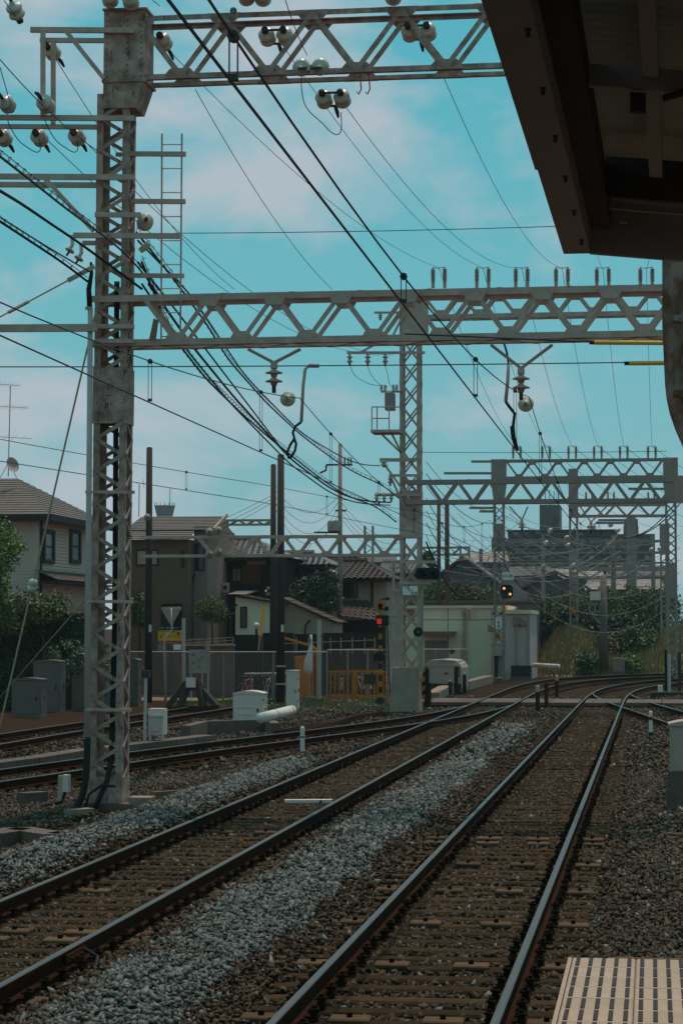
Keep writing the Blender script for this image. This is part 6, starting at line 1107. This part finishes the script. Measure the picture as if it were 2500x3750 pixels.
gl = thing('globe_lamp', 'white globe lamp on a dark stub in the yard', 'lamp', Py(939, 2320, 95)); q = Py(939, 2291, 95); MB().lathe([(.01, -.13)] + [(.13 * math.cos(a / 8 * math.pi - math.pi / 2), .13 * math.sin(a / 8 * math.pi - math.pi / 2)) for a in range(1, 8)] + [(.01, .13)], q, n=14).build('globe', 'white_paint', gl, smooth=True); MB().tube([q + Vector((0, 0, -.13)), Py(939, 2340, 95)], .05, 6).build('stub', 'black', gl)
# ================================================================== buffer stop
bs = thing('buffer_stop', 'dark timber buffer stop with a blank white board', 'buffer stop', Py(700, 2590, 75.5)); yb = 75.5
for pts, m in ((((605, 2600), (682, 2500)), 'timber'), (((660, 2590), (688, 2500)), 'steel_dark'), (((748, 2600), (722, 2490)), 'timber'), (((795, 2590), (742, 2530)), 'steel_dark')): MB().bar(Py(*pts[0], yb - .2), Py(*pts[1], yb), .18, .2).build('brace', m, bs)
MB().box((Py(676, 2520, yb).x, yb - .1, Py(676, 2530, yb).z), (Py(738, 2520, yb).x, yb + .15, Py(676, 2500, yb).z)).build('beam', 'steel_dark', bs); a = Py(681, 2518, yb - .2); b = Py(716, 2482, yb - .2); MB().box((a.x, yb - .22, a.z), (b.x, yb - .18, b.z)).build('blank_board', 'box_white', bs)
MB().bar(Py(605, 2600, yb - .3), Py(800, 2594, yb - .3), .2, .2).build('base_beam', 'rust', bs)
# spare rails piled beside the points
sr = []
for i in range(7): p0 = Py(1085 - i * 14, 2660 + i * 5, 58 + i * .3); p1 = Py(1330 + i * 14, 2585 + i * 6, 72 + i * .4); p0.z = G0 + .10 + .05 * (i % 2); p1.z = G0 + .10 + .05 * (i % 2); tag(MB().bar(p0, p1, .07, .14).build('spare_rail', 'rust'), 'rusty spare rail in the pile beside the points', 'rail', 'pile of spare rails')
# ================================================================== signs
def sgn_tri():
    y = 86.5; t = thing('road_sign', 'triangular road sign seen from behind on a bent pole', 'sign', Py(605, 2590, y)); P_ = [Py(592, 2223, y), Py(660, 2221, y), Py(664, 2228, y), Py(630, 2290, y), Py(625, 2290, y), Py(590, 2230, y)]; MB().prism(P_, (0, .03, 0)).build('plate', 'box_grey', t)
    MB().tube([Py(627, 2228, y - .06), Py(630, 2305, y - .06), Py(620, 2318, y - .06), Py(604, 2336, y - .06), Py(602, 2350, y - .06), Py(604, 2570, y - .06)], .035, 8).build('bent_pole', 'galv', t, smooth=True); MB().box((Py(600, 2245, y).x, y - .03, Py(600, 2232, y).z), (Py(655, 2245, y).x, y - .005, Py(600, 2228, y).z)).build('stiffener', 'galv', t)
sgn_tri()
yS = 89.8; ad = thing('advertising_board', 'yellow and navy letting board with Japanese lettering on the fence', 'sign', Py(620, 2370, yS)); X = lambda u: Py(u, 2300, yS).x; Z = lambda v: Py(620, v, yS).z
MB().box((X(579), yS, Z(2308)), (X(665), yS + .03, Z(2293))).build('navy_band', 'sign_navy', ad); MB().box((X(578.5), yS, Z(2346.5)), (X(666), yS + .03, Z(2308.5))).build('yellow_band', 'sign_yellow', ad); MB().box((X(578), yS, Z(2360)), (X(665), yS + .03, Z(2347))).build('red_band', 'sign_red', ad)
MB().box((X(578), yS, Z(2385)), (X(601), yS + .03, Z(2360.5))).build('poster', 'ink_grey', ad); MB().box((X(635), yS, Z(2380)), (X(662), yS + .03, Z(2360.5))).build('poster', 'sign_white', ad)
text(ad, '〈月極〉藤森西ガレージ', (X(622), yS - .004, Z(2300.5)), .10, 'ink_pale'); text(ad, '賃貸・売買・不動産管理', (X(612), yS - .004, Z(2314)), .07, 'ink'); text(ad, 'とまとハウス', (X(614), yS - .004, Z(2332)), .175, 'ink_brown'); text(ad, 'TEL.072-602-1644', (X(620), yS - .004, Z(2354)), .115, 'ink_pale')
MB().lathe([(.07, 0), (.065, .012), (.03, .016)], (X(653), yS, Z(2320)), (0, -1, 0), 16).build('round_emblem', 'sign_red', ad)
gp_ = thing('fence_post', 'thick grey post beside the letting board', 'post', Py(672, 2580, 89)); MB().tube([Py(672, 2570, 89), Py(672, 2268, 89)], .075, 12).build('shaft', 'galv', gp_); MB().lathe([(.08, 0), (.07, .03)], Py(672, 2268, 89), n=12).build('cap', 'galv', gp_)
tag(MB().tube([Py(1168, 2560, 89), Py(1168, 2270, 89)], .085, 12).build('fence_post', 'galv'), 'thick grey post right of the yellow boom', 'post')
nbd = thing('notice_board', 'grey notice board with a tall scale strip behind the buffer stop', 'sign', Py(730, 2560, 87)); a = Py(692, 2466, 87); b = Py(752, 2380, 87); MB().box((a.x, 87, a.z), (b.x, 87.04, b.z)).build('board', 'box_grey', nbd); a2_ = Py(752, 2464, 87); b2_ = Py(768, 2350, 87); MB().box((a2_.x + .003, 86.98, a2_.z), (b2_.x, 87.03, b2_.z)).build('scale_strip', 'box_grey', nbd)
for k in range(13): z = b2_.z - .1 - k * .085 * 1.0; MB().box((a2_.x + .04, 86.972, z), (b2_.x - .02, 86.979, z + .022)).build('scale_mark', 'ink_grey', nbd)
for k, (fx, fz, w, h) in enumerate(((.25, .8, .16, .12), (.25, .45, .12, .12), (.6, .6, .2, .05), (.62, .5, .2, .05), (.62, .25, .22, .05), (.8, .9, .2, .04), (.6, .35, .03, .14), (.2, .2, .12, .05), (.8, .7, .14, .06))): x = a.x + (b.x - a.x) * fx; z = a.z + (b.z - a.z) * fz; MB().box((x - w / 2, 86.985, z - h / 2), (x + w / 2, 86.999, z + h / 2)).build('faded_print', 'ink_grey', nbd)
for u in (700, 740, 762): MB().tube([Py(u, 2560, 87.08), Py(u, 2455, 87.08)], .03, 6).build('post', 'galv', nbd)
# signals and signs on the second tower
yT = 77.45; sg = thing('signal_board', 'black rounded signal box on the second tower', 'signal', Py(1565, 2130, yT)); a = Py(1522, 2122, yT - .3); b = Py(1608, 2079, yT - .3); c_ = .06
MB().prism([(a.x + c_, yT - .3, a.z), (b.x - c_, yT - .3, a.z), (b.x, yT - .3, a.z + c_), (b.x, yT - .3, b.z - c_), (b.x - c_, yT - .3, b.z), (a.x + c_, yT - .3, b.z), (a.x, yT - .3, b.z - c_), (a.x, yT - .3, a.z + c_)], (0, .3, 0)).build('case', 'black', sg)
for f in (.28, .75): MB().lathe([(.075, 0), (.085, .02), (.085, .14), (.08, .14), (.075, .03)], (a.x + (b.x - a.x) * f, yT - .3, (a.z + b.z) / 2), (0, -1, 0), 14).build('lens_hood', 'black', sg)
MB().bar(Py(1460, 2135, yT - .1), Py(1580, 2135, yT - .1), .06, .10).bar(Py(1465, 2058, yT - .1), Py(1600, 2058, yT - .1), .06, .09).build('bracket', 'steel', sg)
def board(lab, u0, u1, v0, v1, y, lines, m='sign_white', name='sign_board'):
    a = Py(u0, v1, y); b = Py(u1, v0, y); t = thing(name, lab, 'sign', a); MB().box((a.x, y, a.z), (b.x, y + .03, b.z)).build('plate', m, t)
    for s, fu, fv, size, ink, rz in lines:
        text(t, s, (a.x + (b.x - a.x) * fu, y - .004, a.z + (b.z - a.z) * fv), size, ink)
    return t
board('white sign with three lines of Japanese lettering on the second tower', 1474, 1529, 2146, 2179, yT - .15, (('下板', .25, .82, .115, 'ink', 0), ('信柱', .5, .5, .085, 'ink_grey', 0), ('枡源', .76, .17, .115, 'ink', 0))); board('white sign with two Japanese characters above the amber signal', 1839, 1881, 2096, 2124, Y3 - .4, (('枡 源', .5, .5, .20, 'ink', 0),))
vs_ = board('vertical white sign on the third tower below the red clamps', 1814, 1836, 2260, 2303, Y3 - .4, (('下', .5, .82, .19, 'ink', 0), ('板', .5, .5, .19, 'ink', 0), ('橋', .5, .18, .19, 'ink', 0))); board('small amber plate with two zeros on the third tower', 1813, 1829, 2321, 2341, Y3 - .4, (('00', .5, .5, .22, 'ink', 0),), 'yellow_paint'); board('yellow plate with worn marks on the far lattice tower', 2083, 2113, 2224, 2244, 149.6, (('注 意', .5, .5, .22, 'ink_brown', 0),), 'yellow_paint')
rs = thing('limit_sign', 'round white speed sign reading 75 on the far lattice tower', 'sign', Py(2098, 2335, 149.6)); q = Py(2098, 2329, 149.6); MB().lathe([(.24, 0), (.24, .03)], q, (0, -1, 0), 20).build('disc', 'sign_white', rs); text(rs, '75', q + Vector((0, -.04, 0)), .30, 'ink')
dk = thing('round_signal_disc', 'black round disc signal on the second tower', 'signal', Py(1531, 2333, yT)); q = Py(1531, 2315, yT - .35); MB().lathe([(.15, 0), (.165, .02), (.165, .05), (.06, .055)], q, (0, -1, 0), 24).build('disc', 'black', dk); MB().lathe([(.03, .05), (.03, .06)], q, (0, -1, 0), 8).build('centre_lens', 'ink_grey', dk); MB().bar(Py(1450, 2342, yT - .1), Py(1545, 2342, yT - .1), .06, .08).build('bracket', 'steel', dk)
gpipe = thing('green_conduit', 'pale green conduit pipe up the right side of the second tower', 'conduit', Py(1543, 2460, yT)); MB().tube([Py(1546, 2140, yT - .05), Py(1544, 2330, yT - .05), Py(1541, 2460, yT - .05)], .047, 10).build('pipe', 'green_paint', gpipe)
gpp = thing('side_mast', 'grey side mast left of the second tower', 'post', Py(1441, 2440, yT)); MB().bar(Py(1441, 2060, yT + .2), Py(1441, 2440, yT + .2), .09, .09, (0, 1, 0)).build('mast', 'steel', gpp)
for v in (2080, 2162, 2253): MB().bar(Py(1425, v, yT + .1), Py(1475, v, yT + .1), .05, .06).build('bracket', 'steel', gpp)
bk_ = MB().box((Py(1484, 2262, 79).x, 79, Py(1484, 2262, 79).z), (Py(1516, 2230, 79).x, 79.3, Py(1484, 2232, 79).z)); tag(bk_.build('tower_box', 'concrete_lit'), 'small cream box inside the second tower lattice', 'box')
# amber signal on the third tower
sa_ = thing('amber_signal', 'black octagonal signal with two lit amber lamps', 'signal', Py(1854, 2190, Y3 - .3)); a = Py(1832, 2189, Y3 - .3); b = Py(1877, 2142, Y3 - .3); cc = .12
MB().prism([(a.x + cc, Y3 - .3, a.z), (b.x - cc, Y3 - .3, a.z), (b.x, Y3 - .3, a.z + cc), (b.x, Y3 - .3, b.z - cc), (b.x - cc, Y3 - .3, b.z), (a.x + cc, Y3 - .3, b.z), (a.x, Y3 - .3, b.z - cc), (a.x, Y3 - .3, a.z + cc)], (0, .25, 0)).build('case', 'black', sa_)
emat('lamp_amber', (1.0, .36, .05), 2.6, (.3, .1, .02))
for u, v in ((1845, 2155), (1867, 2176)): MB().lathe([(.068, 0), (.06, .02), (.01, .03)], Py(u, v, Y3 - .3), (0, -1, 0), 16).build('lit_lamp', 'lamp_amber', sa_)
for u, v in ((1867, 2155), (1845, 2177), (1855, 2166)): MB().lathe([(.05, 0), (.04, .015), (.01, .02)], Py(u, v, Y3 - .3), (0, -1, 0), 14).build('dark_lamp', 'steel_dark', sa_)
MB().tube([Py(1856, 2142, Y3 - .2), Py(1856, 2124, Y3 - .2)], .05, 6).bar(Py(1815, 2192, Y3 - .1), Py(1870, 2192, Y3 - .1), .08, .08).build('bracket', 'steel_far', sa_)
for u in (1806, 1835): q = Py(u, 2247, Y3 - .02); MB().cbox((q.x, Y3 - .03, q.z), (.10, .06, .14)).build('red_clamp', 'red_paint', t3)
q0 = Py(1800, 2402, Y3 - .3); q1 = Py(1836, 2360, Y3 - .3); cbx = thing('tower_cabinet', 'grey cabinet fixed low on the third tower', 'cabinet', q0); MB().box((q0.x, Y3 - .35, q0.z), (q1.x, Y3 - .02, q1.z)).build('case', 'box_grey', cbx); MB().box((q0.x - .03, Y3 - .38, q1.z), (q1.x + .03, Y3 - .02, q1.z + .05)).build('lid', 'box_grey', cbx); MB().tube([Py(1818, 2402, Y3 - .2), Py(1816, 2480, Y3 - .2)], .10, 8).build('cable_bundle', 'rubber', cbx)
for i, (u, vt, vb, y, m, lab) in enumerate(((2449, 2395, 2575, 96, 'galv', 'pale blue pipe post at the right edge by the points'), (2437, 2380, 2572, 96.4, 'black', 'black post with white cap at the right edge'), (2486, 2390, 2560, 93, 'steel_dark', 'dark post at the extreme right edge'))): a = Py(u, vt, y); tag(MB().tube([(a.x, y, G0), a], .075 if i != 1 else .06, 10).build('post', m), lab, 'post')
sm_ = thing('switch_machine', 'small white switch box by the points at the right', 'switch box', Py(2416, 2535, 92)); a = Py(2408, 2535, 92); b = Py(2426, 2512, 92); MB().box((a.x, 92, G0), (b.x, 92.4, b.z)).build('case', 'white_paint', sm_); MB().box((a.x - .3, 91.8, G0), (b.x + 1.0, 92.6, a.z)).build('base', 'steel_dark', sm_)
# second tower: arms, transformer, basket
for (u0, u1, v, h) in ((1270, 1555, 1291, .09), (1390, 1535, 1684, .12), (1424, 1545, 1741, .09), (1373, 1545, 1812, .10), (1370, 1470, 1144, .07)): MB().bar(Py(u0, v, 77.5), Py(u1, v, 77.5), .08, h).build('bracket_arm', 'steel', t2)
for a_ in ((1430, 1480, 1580, 1680), (1395, 1470, 1588, 1660), (1480, 1440, 1145, 1225), (1320, 1370, 1290, 1262), (1400, 1500, 1690, 1830), (1428, 1500, 1742, 1900)): MB().bar(Py(a_[0], a_[2], 77.5), Py(a_[1], a_[3], 77.5), .07, .07).build('strut', 'steel', t2)
def disc_string(lab, u, v0, v1, y, r=.11, m='porcelain_far'):
    a = Py(u, v0, y); b = Py(u, v1, y); h = a.z - b.z; tag(MB().lathe([(.03, 0), (.05, h * .2), (r * .6, h * .25), (r, h * .33), (r * .4, h * .38), (.05, h * .5), (r * .6, h * .58), (r, h * .68), (r * .4, h * .72), (.04, h)], a, (0, 0, -1), 12).build('disc_insulator', m, smooth=True), lab, 'insulator')
for i, u in enumerate((1280, 1346, 1410)): disc_string('%s hanging insulator on the long arm of the second tower' % ('outer', 'middle', 'inner')[i], u, 1293, 1340, 77.5, .12, 'steel')
for i, u in enumerate((1378, 1406, 1432)): disc_string('%s pin insulator on the lowest left arm of the second tower' % ('outer', 'middle', 'inner')[i], u, 1800, 1838, 77.45, .10, 'porcelain')
disc_string('white insulator under the broad left arm of the second tower', 1405, 1686, 1712, 77.45, .17, 'porcelain'); disc_string('hanging insulator below the short left arm of the second tower', 1428, 1742, 1780, 77.45, .10, 'porcelain_far'); disc_string('small hanging insulator beside the rear beam end', 1392, 1146, 1172, 77.5, .09, 'steel')
tf = thing('tower_transformer', 'dark transformer with white bushings on the second tower', 'transformer', Py(1430, 1505, 77.4)); a = Py(1412, 1502, 77.4); b = Py(1444, 1435, 77.4); MB().chbox((a.x, 77.1, a.z), (b.x, 77.7, b.z), .05).build('tank', 'steel_far', tf)
for u in (1396, 1410, 1440, 1452): q = Py(u, 1430, 77.4); MB().lathe(post_profile(.22, .07, 3), q, (0, 0, 1), 10).build('bushing', 'porcelain', tf)
MB().bar(Py(1395, 1434, 77.4), Py(1470, 1434, 77.4), .08, .06).build('bushing_bar', 'steel_far', tf)
bsk = thing('service_basket', 'small railed service platform below the transformer', 'platform', Py(1410, 1590, 77.3)); MB().box((Py(1358, 1582, 77).x, 76.9, Py(1358, 1588, 77.4).z), (Py(1470, 1582, 77.4).x, 78.0, Py(1358, 1578, 77.4).z)).build('floor', 'steel', bsk)
for y in (76.95, 77.95):
    for v in (1490, 1532): MB().tube([Py(1361, v, y), Py(1425 if v == 1532 else 1470, v, y)], .022, 5).build('handrail', 'steel', bsk)
    for u in (1361, 1380, 1424): MB().tube([Py(u, 1580, y), Py(u, 1490, y)], .022, 5).build('baluster', 'steel', bsk)
for i in range(3): loop('jumper_wire', '%s thin jumper from the long arm down to the transformer' % ('left', 'middle', 'right')[i], [(1282 + 64 * i, 1340), (1300 + 60 * i, 1375), (1350 + 38 * i, 1405), (1398 + 22 * i, 1412 + 4 * i)], 77.45, .010)
# ================================================================== van and bicycles
vn = thing('white_van', 'white van parked with its back to us beside the cream building', 'van', Py(1618, 2520, 100)); a = Py(1548, 2505, 100); b = Py(1690, 2418, 100); w = b.x - a.x; z0 = G0 + .28; z1 = b.z
sec = [(0, z0), (w, z0), (w, z0 + .9), (w - .10, z1 - .16), (w - .26, z1 - .02), (w / 2, z1 + .03), (.26, z1 - .02), (.10, z1 - .16), (0, z0 + .9)]
MB().prism([(a.x + x, 100, z) for x, z in sec], (0, 3.6, 0)).build('body', 'box_grey', vn); MB().box((a.x + .18, 99.97, z0 + .95), (b.x - .18, 99.99, z1 - .22)).build('rear_panel', 'box_grey', vn); MB().box((a.x + .03, 99.86, z0 - .02), (b.x - .03, 99.99, z0 + .2)).build('bumper', 'frame_dark', vn); MB().box((a.x + w * .55, 99.965, z0 + .62), (a.x + w * .65, 99.985, z0 + .68)).build('door_handle', 'frame_dark', vn)
for x in (a.x + .1, b.x - .22): MB().box((x, 99.96, z0 + .5), (x + .12, 99.99, z0 + .95)).build('tail_lamp', 'red_paint', vn)
for x in (a.x + .12, b.x - .32):
    wh = MB().lathe([(.28, 0), (.28, .2)], (x, 100.5, G0 + .28), (1, 0, 0), 16).build('wheel', 'rubber', vn)
text(vn, 'OBTHAFT', (a.x + w * .62, 99.962, z0 + 1.15), .14, 'ink_grey')
def bicycle(lab, x, y, rz, col, group):
    t = thing('bicycle', lab, 'bicycle', (x, y, G0 + .03), group); t.rotation_euler.z = rz; o = WLOC[t.name]
    def L(p): return Vector(p) + o
    for xx in (-.5, .5): MB().tube([L((xx + .31 * math.cos(k / 16 * 2 * math.pi), 0, .33 + .31 * math.sin(k / 16 * 2 * math.pi))) for k in range(17)], .022, 5, caps=False).build('wheel', 'rubber', t)
    fr = MB()
    for p, q in (((-.5, 0, .33), (-.08, 0, .32)), ((-.08, 0, .32), (-.22, 0, .85)), ((-.08, 0, .32), (.36, 0, .82)), ((-.2, 0, .72), (.36, 0, .86)), ((.34, 0, .95), (.5, 0, .33)), ((-.5, 0, .33), (-.2, 0, .72))): fr.tube([L(p), L(q)], .017, 5)
    fr.build('frame', col, t); MB().tube([L((.22, -.27, 1.02)), L((.34, -.1, 1.03)), L((.34, .1, 1.03)), L((.22, .27, 1.02))], .014, 5).build('handlebar', 'galv', t); MB().chbox(tuple(L((-.36, -.09, .87))), tuple(L((-.08, .09, .95))), .03).build('saddle', 'black', t); MB().box(tuple(L((.44, -.17, .72))), tuple(L((.72, .17, .98)))).build('basket', 'steel_dark', t)
for i in range(14):
    p = Py(905 + (i * 19) % 130, 2500, 91.6 + .22 * i); bicycle('parked dark bicycle in the crowded row behind the fence' if i else 'parked bicycle with a red frame behind the fence', p.x, p.y, RAD(70 + (i * 23) % 40), 'orange_red' if i == 0 else ('steel_dark', 'galv', 'frame_dark')[i % 3], 'bicycles parked behind the fence')
for i in range(7): p = Py(1230 + i * 22, 2500, 95 + .3 * i); bicycle('parked bicycle among those behind the yellow gate', p.x, p.y, RAD(80 + i * 9), ('steel_dark', 'galv', 'white_paint')[i % 3], 'bicycles parked behind the yellow gate')
# striped bollard right of the second tower foot, green emblem on the upper beam
st = thing('striped_post', 'yellow and black striped post right of the second tower foot', 'post', Py(1553, 2570, 79.5)); a = Py(1545, 2565, 79.5); b = Py(1556, 2452, 79.5)
for k in range(7): z = a.z + (b.z - a.z) * k / 7; dz = (b.z - a.z) / 7; MB().prism([(a.x, 79.5, z), (b.x, 79.5, z + dz * .5), (b.x, 79.5, z + dz * 1.5), (a.x, 79.5, z + dz)], (0, .05, 0)).build('stripe', ('yellow_paint', 'black')[k % 2], st)
MB().tube([Py(1562, 2590, 79.6), Py(1562, 2450, 79.6)], .09, 8).tube([Py(1571, 2590, 79.4), Py(1571, 2500, 79.4)], .07, 8).build('back_post', 'black', st)
em_ = thing('green_emblem', 'round green emblem with letter S on the upper chord', 'sign', Py(855, 40, 35.1)); q = Py(855, 38, 35.10); MB().lathe([(.055, 0), (.055, .02)], q, (0, -1, 0), 18).build('disc', 'ink_green', em_); text(em_, 'S', q + Vector((0, -.024, 0)), .10, 'ink_pale')
hk = thing('red_hooks', 'small rusty red hooks hanging under the upper beam', 'hook', Py(1335, 330, 35.6))
for u in (1318, 1350): MB().tube([Py(u, 270, 35.5), Py(u + 4, 325, 35.5), Py(u - 6, 345, 35.5), Py(u - 12, 335, 35.5)], .012, 6).build('hook', 'orange_red', hk)
wr = thing('white_lath', 'white painted lath lying across the sleepers of the middle track', 'lath', Pg(1100, 2935, -.14)); MB().bar(Pg(1042, 2935, -.16), Pg(1215, 2934, -.16), .16, .05).build('lath', 'white_paint', wr)
# second rounded grey sign back further along
gs = thing('grey_sign_back', 'pale rounded sign back at the right edge below the hanging plate', 'sign', Py(2490, 1840, 40)); P_ = [Py(u, v, 40) for u, v in ((2476, 1842), (2468, 1830), (2468, 1752), (2476, 1741), (2580, 1741), (2580, 1842))]; MB().prism(P_, (0, .06, 0)).build('plate', 'box_grey', gs); MB().tube([Py(2540, 1842, 40.1), Vector((Py(2540, 1842, 40.1).x, 40.1, -.3))], .05, 8).build('post', 'steel', gs)
# ================================================================== hazy air
hz_m = bpy.data.materials.new('haze'); hz_m.use_nodes = True; hn = hz_m.node_tree.nodes; hn.remove(hn['Principled BSDF'])
pv = hn.new('ShaderNodeVolumePrincipled'); pv.inputs['Color'].default_value = (0.80, 0.92, 0.95, 1); pv.inputs['Density'].default_value = 0.0002; pv.inputs['Anisotropy'].default_value = 0.3
hz_m.node_tree.links.new(pv.outputs[0], hn['Material Output'].inputs['Volume']); MATS['haze'] = hz_m
hb_ = MB().box((-160, -65, -1.6), (160, 380, 24)).build('haze', 'haze'); tag(hb_, 'thin pale summer haze over the whole railway yard', 'haze', None, 'stuff')
